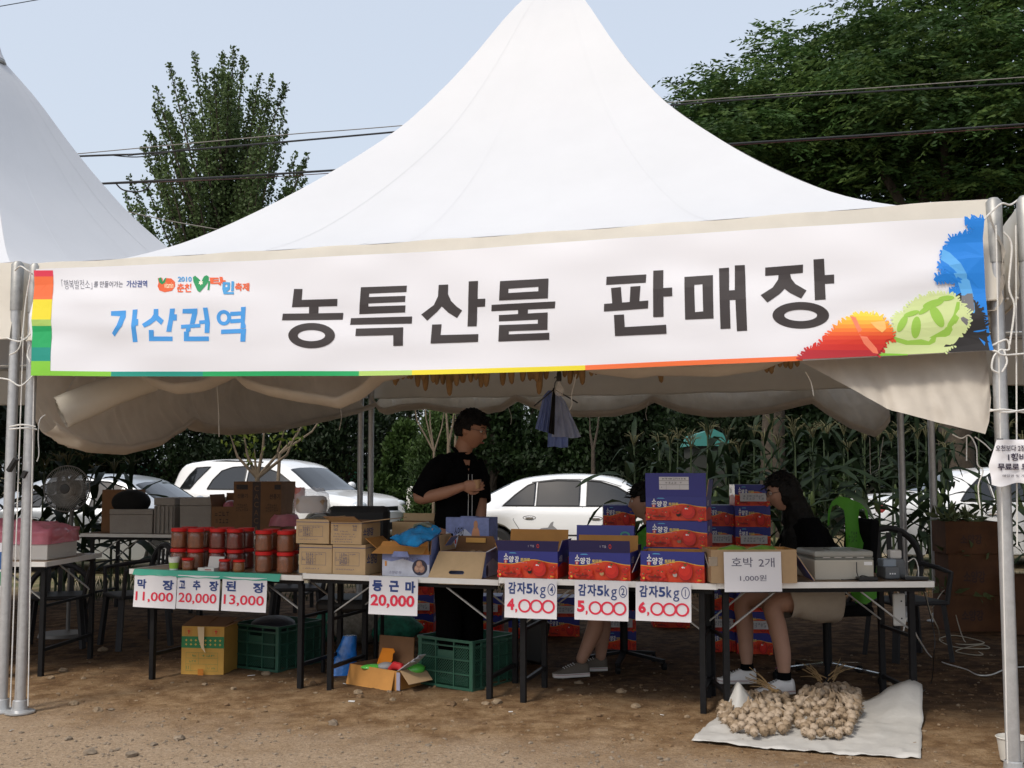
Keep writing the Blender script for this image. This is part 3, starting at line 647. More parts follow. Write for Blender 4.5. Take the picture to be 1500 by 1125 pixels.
# ropes down the poles
for px0, px1, Y, y0, y1 in ((35, 15, 6.45, 470, 1036), (52, 41, 6.42, 430, 1034), (1459, 1476, 4.84, 330, 1118), (1488, 1490, 4.86, 330, 800)):
    as_part(rope([W(px0, y0, Y), W(lerp(px0, px1, .5), lerp(y0, y1, .5), Y), W(px1, y1, Y)], 0.0035, name='pole_rope'))
for pts in ([(14, 625, 6.4), (33, 622, 6.38), (52, 625, 6.4)], [(14, 629, 6.4), (34, 627, 6.38), (54, 629, 6.42)], [(1450, 602, 4.83), (1470, 600, 4.8), (1500, 604, 4.84)], [(1450, 600, 4.83), (1475, 604, 4.8), (1502, 600, 4.84)],
            [(10, 495, 6.42), (30, 500, 6.38), (46, 488, 6.4)], [(14, 520, 6.42), (30, 505, 6.38), (38, 440, 6.4), (45, 400, 6.4)], [(1470, 340, 4.84), (1482, 360, 4.84), (1478, 420, 4.84), (1486, 450, 4.84), (1479, 505, 4.84)]):
    as_part(rope([W(*p) for p in pts], 0.0045, name='lashing_rope'))
for a, b in (((24, 672, 6.40), (13, 690, 6.42)), ((38, 690, 6.42), (33, 700, 6.42))):
    mb = MB(); mb.bar(W(*a), W(*b), .03, .02, mat('black_plastic', (.012, .012, .013), .4)); as_part(mb.build('rope_tensioner'))
bp_ = mat('black_plastic', (.012, .012, .013), .4)
# ================================================================ wires
wire_m = mat('cable_black', (0.02, 0.02, 0.022), 0.5)
wire_t = mat('cable_pale', (0.22, 0.2, 0.18), 0.6)
def cable(label, pts, r, m=wire_m, extra=()):
    P = [W(*p) for p in pts]; d0 = (P[0]-P[1]).normalized(); d1 = (P[-1]-P[-2]).normalized()
    P = [P[0]+d0*9]+P+[P[-1]+d1*9]
    rope(P, r, None, 'overhead_cable', m, label=label, cat='cable')
cable('thick black overhead cable, upper one, crossing behind both tents', [(110, 229, 15.5), (210, 225, 15.5), (560, 195, 16), (1008, 152, 16), (1250, 136, 16), (1500, 122, 16)], .014)
cable('thin pale messenger wire just above the upper black overhead cable', [(106, 226, 15.5), (410, 198, 15.5), (565, 186, 16), (1008, 148, 16), (1250, 131, 16), (1500, 113, 16)], .007, wire_t)
cable('thick black overhead cable, lower one, crossing the treetop', [(148, 269, 15.2), (300, 261, 15.2), (480, 250, 15.7), (1070, 211, 15.7), (1300, 196, 15.7), (1500, 182, 15.7)], .016)
cable('thin dark wire strung along the underside of the lower overhead cable', [(148, 270, 15.25), (300, 264, 15.25), (480, 254, 15.7), (1070, 213, 15.7), (1300, 199, 15.7), (1500, 186, 15.7)], .006, mat('cable_red', (.07, .02, .02), .6))
cable('thin wire high in the top left corner of the sky', [(-10, 11, 15), (30, 4, 15), (70, -3, 15)], .006)
cable('thin pale wire running down behind the left tent top', [(186, 310, 20), (240, 322, 20), (330, 338, 20), (400, 350, 20)], .009, wire_t)
rope([W(170, 269, 15.2), W(180, 278, 15.2), W(200, 281, 15.2), W(214, 277, 15.2), W(222, 266, 15.2)], .011, None, 'cable_loop', wire_m, label='short black loop of cable hanging below the lower overhead cable', cat='cable')
rope([W(160, 227, 15.5), W(200, 230, 15.5), W(240, 224, 15.5), W(300, 212, 15.5)], .008, None, 'cable_loop', wire_m, label='slack black cable sagging under the upper overhead cable', cat='cable')
# ================================================================ foliage
def leafmat(name, c1, c2, scale=0.8, trans=0.35, rough=0.5):
    m = mat(name, c1, max(rough, .6), spec=.22, var=0.5, vscale=scale, trans=trans, var2=c2); return m
def leaf_mesh(name, cen, dirs, length, width, m, fold=0.0):
    """cen Nx3, dirs Nx3 unit: rhombic leaves (4 vertices), random roll"""
    n = len(cen); dirs = dirs/np.linalg.norm(dirs, axis=1, keepdims=True)
    rv = rng.normal(size=(n, 3)); side = np.cross(dirs, rv); side /= np.linalg.norm(side, axis=1, keepdims=True)+1e-9
    L_ = (length*rng.uniform(.7, 1.25, n))[:, None]; Wd = (width*rng.uniform(.8, 1.2, n))[:, None]
    v = np.stack([cen, cen+dirs*L_*.45+side*Wd*.5, cen+dirs*L_, cen+dirs*L_*.45-side*Wd*.5], 1).reshape(-1, 3)
    me = bpy.data.meshes.new(name); me.vertices.add(4*n); me.vertices.foreach_set('co', v.astype(np.float32).ravel())
    me.loops.add(4*n); me.loops.foreach_set('vertex_index', np.arange(4*n, dtype=np.int32)); me.polygons.add(n)
    me.polygons.foreach_set('loop_start', np.arange(0, 4*n, 4, dtype=np.int32)); me.polygons.foreach_set('loop_total', np.full(n, 4, dtype=np.int32))
    me.update(); me.validate(); me.materials.append(m); return me
bark = mat('bark_grey_brown', (.05, .038, .027), .9, var=.4, vscale=9, bump=.8, bscale=30)
bark_p = mat('bark_pale', (.17, .13, .09), .85, var=.3, vscale=9, bump=.5, bscale=30)
zel = leafmat('leaf_broad_green', (.022, .055, .014), (.062, .130, .030), .5, .3)
zel2 = leafmat('leaf_broad_light', (.065, .12, .028), (.13, .21, .05), .5, .35)
pop = leafmat('leaf_poplar', (.055, .10, .035), (.13, .19, .07), .35, .3, .4)
con = leafmat('leaf_conifer', (.022, .050, .012), (.06, .105, .022), .9, .2)
dkl = leafmat('leaf_dark', (.006, .014, .005), (.018, .036, .011), .7, .2)
def unit(n): v = rng.normal(size=(n, 3)); return v/np.linalg.norm(v, axis=1, keepdims=True)
# --- poplar behind the left tent
def poplar():
    base = W(322, 690, 45); base.z = 0
    t = thing('poplar_tree', 'tall poplar with upswept shoots between the two white tent tops', 'tree', base)
    tips = [(247, 92), (284, 78), (228, 130), (224, 152), (215, 192), (208, 214), (342, 70), (326, 78), (358, 84), (380, 108), (400, 110), (419, 125), (418, 160), (420, 190), (434, 225), (452, 228), (448, 262), (210, 262), (205, 300), (300, 110), (265, 120), (310, 140),
            (335, 110), (370, 130), (396, 150), (250, 170), (280, 160), (235, 210), (225, 250), (390, 200), (405, 240), (300, 200), (345, 170), (360, 210), (270, 230), (240, 285), (330, 240), (420, 280), (380, 260), (290, 270), (215, 330), (183, 282), (196, 300)]
    cen = []; dr = []; tr = MB(); top = W(325, 200, 45)
    tr.tube([(0, 0, 0), (.2, 0, 6), (.1, 0, 10), (top.x-base.x, 0, top.z)], [.35, .28, .2, .08], bark, 8)
    tips = tips+[(a+rng.uniform(-26, 26), b+rng.uniform(25, 75)) for a, b in tips if b < 240]
    for px, py in tips:
        Y = 45+rng.uniform(-2.5, 2.5); tip = W(px, py, Y)-base
        zs = tip.z-rng.uniform(5.5, 9.0)*(.6+.4*min(1, abs(tip.x)/2)); st_ = Vector((tip.x*0.06, (Y-45)*.2, max(3, zs)))
        mid = st_.lerp(tip, .5)+Vector((tip.x*.04, 0, -.35)); P = [st_, mid, tip]
        tr.tube(P, [.07, .045, .012], bark, 5)
        n = 560; q = rng.random(n)**0.85
        c = np.array([list(((1-a)**2*st_+2*a*(1-a)*mid+a*a*tip)) for a in q]); rad = (0.70*(1-q)**.8+0.12)[:, None]
        # shoots off the limb
        sh = unit(n)*rad*rng.random((n, 1))**.5*np.array([1, 1, .8]); k = rng.integers(0, 26, n); off = unit(26)*0.45
        c = c+sh*.75+off[k]*rad+np.array([0, 0, .25])*rad
        cen.append(c); dr.append(unit(n)*.8+np.array([0, 0, .15]))
    tr.build('trunk', t, smooth=True); me = leaf_mesh('crown', np.concatenate(cen), np.concatenate(dr), .15, .12, pop); inst('crown', me, t)
poplar()
def broadleaf(label, base, crown, nspray, ll=.135, lw=.045, spray=.75, seed=0, m=zel, m2=zel2, trunk_r=.22, group=None, nl=16, z0=2.0, name='broadleaf_tree'):
    """crown = list of (cx, cy, cz, rx, ry, rz) lobes relative to base; drooping leafy sprays"""
    t = thing(name, label, 'tree', base, 0, group); tr = MB(); cs = [Vector(c[:3]) for c in crown]
    top = max(c.z for c in cs); tr.tube([(0, 0, -.1), (.05, .05, z0*.6), (0.1, 0, z0)], [trunk_r*1.2, trunk_r, trunk_r*.85], bark, 10)
    for c in cs:
        m_ = Vector((c.x*.35, c.y*.35, lerp(z0, c.z, .55))); tr.tube([(.1, 0, z0*.92), m_, c, c+(c-m_)*.08], [trunk_r*.55, trunk_r*.35, trunk_r*.18, .02], bark, 6)
    tr.build('trunk', t, smooth=True)
    vol = np.array([c[3]*c[4]*c[5] for c in crown])**.67; pick = rng.choice(len(crown), nspray, p=vol/vol.sum())
    for part, frac, mm in (('crown', 1.0, m), ):
        C = []; D = []; M2 = []
        subs = []
        for ci, c in enumerate(crown):
            for _ in range(max(7, int(7*vol[ci]**.8))):
                u = rng.normal(size=3); u[1] -= .35; u /= np.linalg.norm(u); subs.append((ci, np.array(c[:3])+u*np.array(c[3:6])*rng.uniform(.6, 1.3), rng.uniform(.40, .85)))
        by = {}
        for s_i in subs: by.setdefault(s_i[0], []).append(s_i)
        for k in pick:
            c = crown[k]; u = rng.normal(size=3); u /= np.linalg.norm(u)
            if rng.random() < .86:
                _, sc, sr = by[k][int(rng.integers(0, len(by[k])))]; u[2] = abs(u[2])*.8-.15; p = sc+u*np.array([sr, sr, sr*.42])*rng.random()**.4
            else: p = np.array(c[:3])+u*np.array(c[3:6])*rng.random()**.4*.85
            d = np.array([u[0], u[1], u[2]*.35+.10])+rng.normal(size=3)*.25; d /= np.linalg.norm(d); s_ = spray*rng.uniform(.5, 1.1)
            side = np.cross(d, [0, 0, 1]); side /= np.linalg.norm(side)+1e-9
            for j in range(nl):
                q = (j+.5)/nl; q2 = p+d*s_*q+np.array([0, 0, -.42*s_*q*q]); sg = 1 if j % 2 else -1
                C.append(q2+rng.normal(size=3)*.015); D.append(d*.55+side*sg*.8+np.array([0, 0, -.35])+rng.normal(size=3)*.15)
        C = np.array(C); D = np.array(D); lit = rng.random(len(C)//nl) < .35; lit = np.repeat(lit, nl)
        inst('crown', leaf_mesh('crown', C[~lit], D[~lit], ll, lw, m), t); inst('crown', leaf_mesh('crown', C[lit], D[lit], ll, lw, m2), t)
    return t
def P_(px, py, Y): return W(px, py, Y)
def lobe(px, py, Y, rx, ry, rz, base):
    p = W(px, py, Y)-base; return (p.x, p.y, p.z, rx, ry, rz)
b0 = W(1400, 690, 21); b0.z = 0
broadleaf('huge dark green broadleaf tree filling the sky at the upper right corner', b0, [lobe(*l, b0) for l in ((1290, 120, 20.5, 2.2, 2, 1.1), (1400, 70, 21, 2.6, 2.5, 1.5), (1490, 40, 21, 2.6, 2.5, 1.6), (1250, 180, 20.5, 2.2, 2, 1.0), (1380, 170, 20, 2.6, 2, 1.0), (1490, 150, 20, 2.5, 2, 1.1),
          (1440, 235, 21, 2.8, 2.2, .8), (1560, 120, 21, 2.8, 2.5, 2.2), (1540, 260, 21, 3, 2.4, 1.6), (1340, 100, 21, 1.6, 1.6, .9), (1420, -30, 21.5, 1.8, 1.8, 1.1), (1500, -60, 21.5, 2.5, 2, 1.4), (1330, 250, 21.5, 2, 1.8, .6), (1400, 300, 21.5, 2.4, 1.8, .8), (1300, 300, 21.8, 2, 1.8, .7), (1480, 310, 21.5, 2.4, 1.8, .9))], 9500, seed=3, trunk_r=.32, z0=3.6)
b1 = W(1130, 690, 22.5); b1.z = 0
broadleaf('dark green broadleaf tree behind the right slope of the tent roof', b1, [lobe(*l, b1) for l in ((1062, 175, 22, .8, 1.0, .6), (1095, 185, 22, 1.3, 1.3, .8), (1145, 125, 22.5, 1.0, 1.2, .75), (1180, 190, 22, 1.9, 1.8, 1.0), (1110, 225, 22, 1.7, 1.6, .7), (1040, 160, 22.5, .5, .5, .35), (1210, 150, 22, 1.3, 1.4, .8), (1200, 250, 22.5, 1.7, 1.6, .7), (1140, 280, 23, 2.0, 1.6, .8), (1230, 110, 22, .9, 1, .6))], 4600, seed=9, trunk_r=.25, z0=3.2)
def shrub(label, px, py_top, py_bot, Y, wpx, n, m, ll=.11, lw=.05, name='evergreen_tree', group=None, cone=.5, dens_up=True, stems=1):
    top = W(px, py_top, Y); bz = gz(0, 0)-.1; h = top.z-bz; rx = wpx/2*Y/FPX; base = Vector((top.x, Y, bz))
    t = thing(name, label, 'tree', base, 0, group); tr = MB()
    for k in range(stems): tr.tube([(0.1*k, 0, 0), (.05+.1*k, 0, h*.4), (.15*k, 0, h*.85)], [.11, .08, .02], bark, 7)
    K = 60; tipz = rng.random(K)**.8; cl = []
    for q in tipz:
        a = rng.uniform(0, 6.28); prof = (math.sin(math.pi*min(1, q*.9+.12))**.6)*(1-cone*q); r_ = rx*prof*rng.uniform(.55, 1.0); cl.append((r_*math.cos(a), r_*math.sin(a), h*(q*.88+.06)))
    for c in cl[:10]: tr.tube([(0, 0, c[2]*.6), c], [.04, .01], bark, 5)
    tr.build('trunk', t, smooth=True)
    cl = np.array(cl); k = rng.integers(0, K, n); u = unit(n)*(rng.random((n, 1))**.45); sc = np.array([rx*.36, rx*.36, max(.18, rx*.30)])
    c = cl[k]+u*sc; c[:, 2] = np.clip(c[:, 2], 0.02, h*1.02)
    d = (cl[k]*np.array([1, 1, 0])/max(rx, .1))*.8+np.array([0, 0, .75])+unit(n)*.9
    inst('crown', leaf_mesh('crown', c, d, ll, lw, m), t); return t
con2 = leafmat('leaf_conifer_dark', (.009, .022, .007), (.026, .052, .013), .9, .2)
SH = [('dark evergreen tree behind the back pole, left of the lime green conifer', 505, 540, 765, 27, 190, 7000, dkl), ('lime green conifer left of the standing man', 640, 600, 770, 20, 110, 7000, con),
      ('soft green conifer between the back pole and the standing man', 592, 618, 748, 23, 90, 5000, con), ('dark bushy tree behind the standing man', 720, 560, 760, 25, 170, 7000, con2), ('dark bushy tree behind the hanging shirts', 830, 570, 770, 26, 190, 7000, con2),
      ('dark tree rising behind the roof of the white sedan', 930, 560, 770, 25, 190, 7000, dkl), ('dark tree behind the white off-roader on its left', 250, 560, 770, 29, 230, 7000, dkl), ('dark leafy tree above the white off-roader', 400, 560, 770, 28, 230, 8000, dkl),
      ('dark tree behind the left tent poles', 40, 540, 780, 25, 220, 6000, dkl), ('shady tree behind the round fan', 130, 560, 780, 27, 200, 6000, con2), ('dark tree behind the middle of the maize', 1050, 540, 780, 24, 210, 7000, dkl), ('dark tree behind the seated woman', 1160, 540, 780, 24, 210, 6000, con2),
      ('dark tree behind the rear right tent poles', 1280, 540, 780, 24, 230, 7000, dkl), ('dark tree behind the right end of the maize', 1400, 540, 780, 25, 220, 6000, dkl), ('dark tree at the far right edge', 1520, 540, 780, 25, 220, 6000, dkl),
      ('low bright shrub beside the bonnet of the white off-roader', 560, 700, 750, 22.5, 70, 2500, con), ('round clipped bush at the foot of the lime green conifer', 620, 725, 770, 17.5, 70, 3000, con)]
for k_, px in enumerate((60, 330, 600, 780, 960, 1100, 1330, 1500)):
    SH.append(('tall dark tree in the farthest row, '+['at the left edge', 'above the off-roader roof', 'behind the lime green conifer', 'left of the hanging shirts', 'right of the hanging shirts', 'behind the maize and the tomato stack', 'behind the right rear poles', 'at the right edge'][k_], px, 500, 770, 33, 330, 7500, dkl))
for l_, px, a, b_, Y, wd, n, m in SH: shrub(l_, px, a, b_, Y, wd, int(n*2.4), m, group='trees and shrubs behind the stall', cone=.25 if m is dkl else .5, ll=.14 if Y > 22 else .09, lw=.075 if Y > 22 else .03)
# --- thin saplings
def sapling(label, px, Y, ptop, lean, nleaf, forks, r_=.03, mm=None, bm_=None, base_py=None, lp=None):
    b_ = W(px, 700, Y); b_.z = gz(b_.x, Y); t = thing('sapling', label, 'tree', b_); s_ = MB(); C = []
    zt = W(px, ptop, Y).z-b_.z; zf = zt*.62 if lp is None else W(px, lp, Y).z-b_.z
    s_.tube([(0, 0, 0), (lean*.2, 0, zf*.5), (lean*.3, 0, zf)], [r_*1.2, r_, r_*.85], bm_ or bark, 8)
    for dx, dz in forks:
        p0 = Vector((lean*.3, 0, zf)); p2 = Vector((lean+dx, .1*dx, zf+dz)); p1 = p0.lerp(p2, .5)+Vector((dx*.22, 0, -.02)); s_.tube([p0, p1, p2], [r_*.7, r_*.45, .006], bm_ or bark, 6)
        for k in range(nleaf):
            q = rng.uniform(.35, 1); C.append(np.array(p1.lerp(p2, q))+rng.normal(size=3)*.07)
    s_.build('trunk', t, smooth=True)
    if nleaf: inst('crown', leaf_mesh('crown', np.array(C), unit(len(C))+np.array([0, 0, -.4]), .085, .04, mm or zel2), t)
    return t
yl = leafmat('leaf_yellow_green', (.08, .13, .02), (.20, .25, .04), 3, .4)
sapling('young forked tree with yellow green leaves in front of the white off-roader', 378, 13.2, 590, -.03, 16, [(-.32, .55), (-.16, .60), (.10, .75), (.33, .58), (-.02, .35), (.5, .6)], .035, yl, bark_p, lp=700)
sapling('slim young tree with two pale crossing stems left of the standing man', 634, 15.0, 600, .05, 10, [(-.18, .95), (-.1, .8), (.12, .7), (-.35, .9)], .02, zel2, bark_p, lp=662)
sapling('straight pale sapling stem just behind the head of the standing man', 657, 15.5, 600, .0, 8, [(-.05, .9), (.08, .6)], .03, zel2, bark_p, lp=650)
sapling('thin bare pale stem beside the neck of the standing man', 667, 15.5, 600, .0, 4, [(.0, .9)], .022, zel2, bark_p, lp=645)
sapling('thin brown trunk under the trees behind the hanging shirts', 868, 21, 600, .05, 0, [(.1, .9), (-.1, .7)], .045, None, bark, lp=660)
sapling('thin branching trunk left of the middle table group behind the rolled wall', 400, 16, 600, .3, 12, [(.5, .7), (.2, .6)], .03, zel2, bark_p, lp=665)
# --- maize
cornm = leafmat('maize_leaf', (.009, .020, .009), (.027, .048, .020), 2.0, .3, .35)
corns = mat('maize_stalk', (.035, .055, .02), .6, var=.3, vscale=6)
tass = mat('maize_tassel', (.09, .085, .035), .8, var=.3, vscale=20)
def corn_leaf(L_, up, droop, w_, tw, sd):
    mb = MB(); rows = []; r_ = random.Random(sd); n = 8
    for i in range(n+1):
        q = i/n; x = L_*q*math.cos(up*(1-q*.2)); z = L_*(q*math.sin(up)-droop*q*q); wd = w_*math.sin(math.pi*min(1, q*.88+.10))**.7*(1 if q < .97 else .1)
        a = tw*q; wav = .012*math.sin(q*14+sd)
        rows.append([(x, -wd*math.cos(a), z-wd*math.sin(a)+.012+wav), (x, 0, z), (x, wd*math.cos(a), z+wd*math.sin(a)+.012-wav)])
    mb.grid(rows, cornm); return mb.mesh('leaf', True, 180)
CL = [corn_leaf(*a) for a in ((.75, 1.05, .55, .042, .3, 1), (.85, .95, .85, .045, -.4, 2), (.65, 1.15, .35, .038, .6, 3), (.8, .8, .75, .048, -.2, 4), (.6, 1.25, .2, .034, .3, 5), (.9, 1.0, 1.0, .045, .8, 6))]
cstalk = MB(); cstalk.tube([(0, 0, 0), (.01, 0, .7), (-.01, .01, 1.4), (.0, 0, 2.0)], [.016, .014, .011, .006], corns, 7); CS = cstalk.mesh('stalk', True)
ct = MB()
for k in range(9):
    a = k*.7; l_ = .12+.08*((k*7) % 3)/2; ct.tube([(0, 0, 1.95), (.05*math.cos(a), .05*math.sin(a), 2.1), (.12*math.cos(a), .12*math.sin(a), 2.0+l_*.8)], [.004, .006, .003], tass, 4)
CT = ct.mesh('tassel', True)
ce = MB(); ce.tube([(.0, 0, .95), (.05, 0, 1.05), (.085, 0, 1.2), (.09, 0, 1.27)], [.012, .03, .026, .008], mat('maize_husk', (.06, .09, .025), .6, var=.3, vscale=15), 8); CE = ce.mesh('cob', True)
npl = [0]
def corn(px, Y, ptop, label, group):
    z = W(px, ptop, Y).z; x = XY(px, Y); g = gz(x, Y); s_ = (z-g)/2.35
    t = thing('maize_plant', label, 'maize', (x, Y, g), rng.uniform(0, 6.28), group); t.scale = (1, 1, s_)
    inst('stalk', CS, t); inst('tassel', CT, t)
    a0 = rng.uniform(0, 6)
    for k in range(11):
        q = k/10; m_ = CL[int(rng.integers(0, 6))]; z_ = .25+q*1.65
        inst('leaf', m_, t, (0, 0, z_), (rng.normal()*.1, rng.normal()*.12-(.15 if q > .8 else 0), a0+k*math.pi+rng.normal()*.5), (rng.uniform(.8, 1.15)*(.75+.5*math.sin(math.pi*q)),)*2+(rng.uniform(.8, 1.15),))
    inst('cob', CE, t, rot=(0, 0, rng.uniform(0, 6)))
    npl[0] += 1
cc = {True: 0, False: 0}
def cornlab(px, Y, front):
    cc[front] += 1; return 'tall maize plant, %s from the left in the %s row behind the tent' % (ordinal(cc[front]), 'front' if front else 'back')
    where = [(100, 'left of the round fan'), (150, 'just behind the round fan'), (250, 'between the round fan and the grey sedan'), (960, 'beside the head of the woman in green'), (1045, 'above the tall stack of tomato boxes'), (1120, 'above the far tomato boxes'), (1215, 'behind the seated woman in black'), (1300, 'behind the green vest on the chair'),
             (1370, 'beside the rear right tent poles'), (1440, 'behind the stack of brown boxes'), (1500, 'behind the front right pole'), (1700, 'at the right edge')]
    w_ = [b for a, b in where if px < a][0]; return 'tall green maize plant '+('in the front row ' if front else 'in the back row ')+w_
for px in np.linspace(935, 1520, 24):
    if px > 1385 and rng.random() < .6: continue
    corn(px+rng.uniform(-9, 9), 12.6+rng.uniform(-.4, .4), rng.uniform(592, 625) if px > 960 else 612, cornlab(px, 0, True), 'maize plants behind the tent')
for px in np.linspace(985, 1530, 20):
    if px > 1385 and rng.random() < .6: continue
    corn(px+rng.uniform(-9, 9), 14.0+rng.uniform(-.5, .5), rng.uniform(585, 612), cornlab(px, 0, False), 'maize plants behind the tent')
for k, px in enumerate((-8, 12, 62, 82, 100, 122, 142, 165, 196)):
    corn(px+rng.uniform(-6, 6), 12.2+rng.uniform(-.5, .5), rng.uniform(640, 668), 'short maize plant, %s from the left in the group behind the stand fan' % ordinal(k+1), 'maize plants behind the tent')
# --- weeds
def weeds(name, label, x0, x1, y0, y1, n, h, m):
    c = np.stack([rng.uniform(x0, x1, n), rng.uniform(y0, y1, n), np.zeros(n)], 1); kp = np.array([fbm(a*.9, b*.9, 7, 3) > -.05 for a, b in c[:, :2]]); c = c[kp]; n = len(c); c[:, 2] = -.06; h = h*.35+h*.65*rng.random()
    c[:, 0] += .25*np.sin(c[:, 1]*5); d = unit(n)*.35+np.array([0, 0, 1]); o = inst(name, leaf_mesh(name, c, d, h, h*.09, m)); props(o, label, 'grass', kind='stuff')
weeds('grass', 'long green weeds growing behind the tables', -5.2, 7, 11.8, 15, 9000, .3, con2)
weeds('grass', 'sparse grass along the edge of the parking ground', -14, 14, 19.5, 24, 14000, .3, con)
# --- kerb, wall, posts, shed behind
conc = mat('pale_concrete', (.42, .39, .34), .85, var=.2, vscale=4, bump=.3, bscale=20)
whitep = mat('white_paint_old', (.72, .70, .66), .7, var=.12, vscale=6)
for k, (px, Y, lab) in enumerate([(602, 21.5, 'white painted post left of the standing man'), (560, 24, 'white painted post behind the bonnet of the white off-roader')]):
    p = W(px, 700, Y); t = MB(); t.lathe([(.09, 0), (.085, 1.0), (.07, 1.12), (.0, 1.14)], whitep, 14); t.build('white_post', loc=(p.x, Y, -.08), smooth=True, label=lab, cat='post')
mb = MB()
for k in range(5): mb.box((k*2.02, 0, .22), (2.0, .3, .5), conc)
mb2 = thing('low_wall', 'low pale concrete wall behind the parked cars', 'wall', (-5.0, 26, 0))
for k in range(14): MB().box((k*1.01, 0, .24), (1.0, .28, .52), conc).build('concrete_block', mb2, bevel=.015)
gn = mat('green_net', (.05, .24, .16), .7, var=.2, vscale=5)
tf = thing('green_fence', 'low green net fence far behind the parked cars', 'fence', (-12, 33, 0))
for k in range(12):
    MB().tube([(k*1.6, 0, 0), (k*1.6, 0, 1.7)], .04, steel_d, 6).build('fence_post', tf); MB().box((k*1.6+.8, .03, .95), (1.5, .02, 1.1), gn).build('net_panel', tf)
sh_ = thing('teal_tarp_shed', 'low shed with a teal tarpaulin roof glimpsed above the maize', 'shed', (XY(1040, 19.5), 19.5, 0))
MB().prism([(-.3, 0), (.3, 0), (.3, 1.8), (-.3, 1.8)], 0, 1.0, mat('dark_plank', (.02, .022, .018), .9)).build('wall', sh_)
MB().prism([(-.36, 1.8), (.36, 1.8), (.3, 1.98), (.06, 2.1), (-.25, 2.0)], -.1, 1.1, mat('teal_tarp', (.03, .17, .15), .5)).build('roof', sh_)

for k_, (x, y) in enumerate(((-13, 12), (-15, 17), (-12.5, 22), (12, 13), (13.5, 18), (-14, 7), (12.5, 8.5))):  # trees beyond the frame, added to cut side light into the tent
    t = thing('light_block_tree', 'dark broad tree added to block light from the %s side, %s from the front' % (('left', 'right')[x > 0], ordinal({7: 1, 12: 2, 17: 3, 22: 4, 8.5: 1, 13: 2, 18: 3}[y])), 'tree', (x, y, -.1), 0, 'trees added to block side light')
    MB().tube([(0, 0, 0), (.1, 0, 2), (0, .1, 4.5)], [.22, .18, .06], bark, 8).build('trunk', t, smooth=True); n = 5200; u = unit(n)*(rng.random((n, 1))**.4)*np.array([2.6, 2.6, 2.6])+np.array([0, 0, 3.0]); u[:, 2] = np.abs(u[:, 2])+.2
    inst('crown', leaf_mesh('crown', u, unit(n), .32, .2, dkl), t)
# ================================================================ cars
paint_w = mat('car_paint_white', (.78, .79, .80), .22, coat=.6, spec=.5)
paint_s = mat('car_paint_silver', (.50, .53, .56), .28, metal=.55, coat=.5)
glass_t = mat('car_glass_tinted', (.012, .014, .016), .04, spec=.5, coat=.35)
rubber = mat('rubber', (.02, .02, .02), .8, bump=.2, bscale=40)
chrome = mat('chrome', (.7, .7, .72), .12, metal=1)
lampg = mat('lamp_glass', (.55, .6, .65), .08, spec=.8, coat=1)
lampr = mat('lamp_red', (.35, .02, .02), .12, coat=1)
trimb = mat('trim_black', (.02, .02, .022), .45)
def cat_interp(T, x):
    """smooth interpolation through a table of (x, values...)"""
    if x <= T[0][0]: return list(T[0][1:])
    for i in range(len(T)-1):
        if x <= T[i+1][0]:
            p1, p2 = T[i], T[i+1]; p0 = T[max(0, i-1)]; p3 = T[min(len(T)-1, i+2)]; h = p2[0]-p1[0]; t = (x-p1[0])/h; r = []
            for k in range(1, len(p1)):
                m1 = 0 if (p2[k]-p1[k])*(p1[k]-p0[k]) <= 0 else (p2[k]-p0[k])/max(1e-6, p2[0]-p0[0])*h; m2 = 0 if (p3[k]-p2[k])*(p2[k]-p1[k]) <= 0 else (p3[k]-p1[k])/max(1e-6, p3[0]-p1[0])*h
                d = (p2[k]-p1[k]); lim = 3*abs(d); m1 = max(-lim, min(lim, m1)); m2 = max(-lim, min(lim, m2))
                r.append((2*t**3-3*t*t+1)*p1[k]+(t**3-2*t*t+t)*m1+(-2*t**3+3*t*t)*p2[k]+(t**3-t*t)*m2)
            return r
    return list(T[-1][1:])
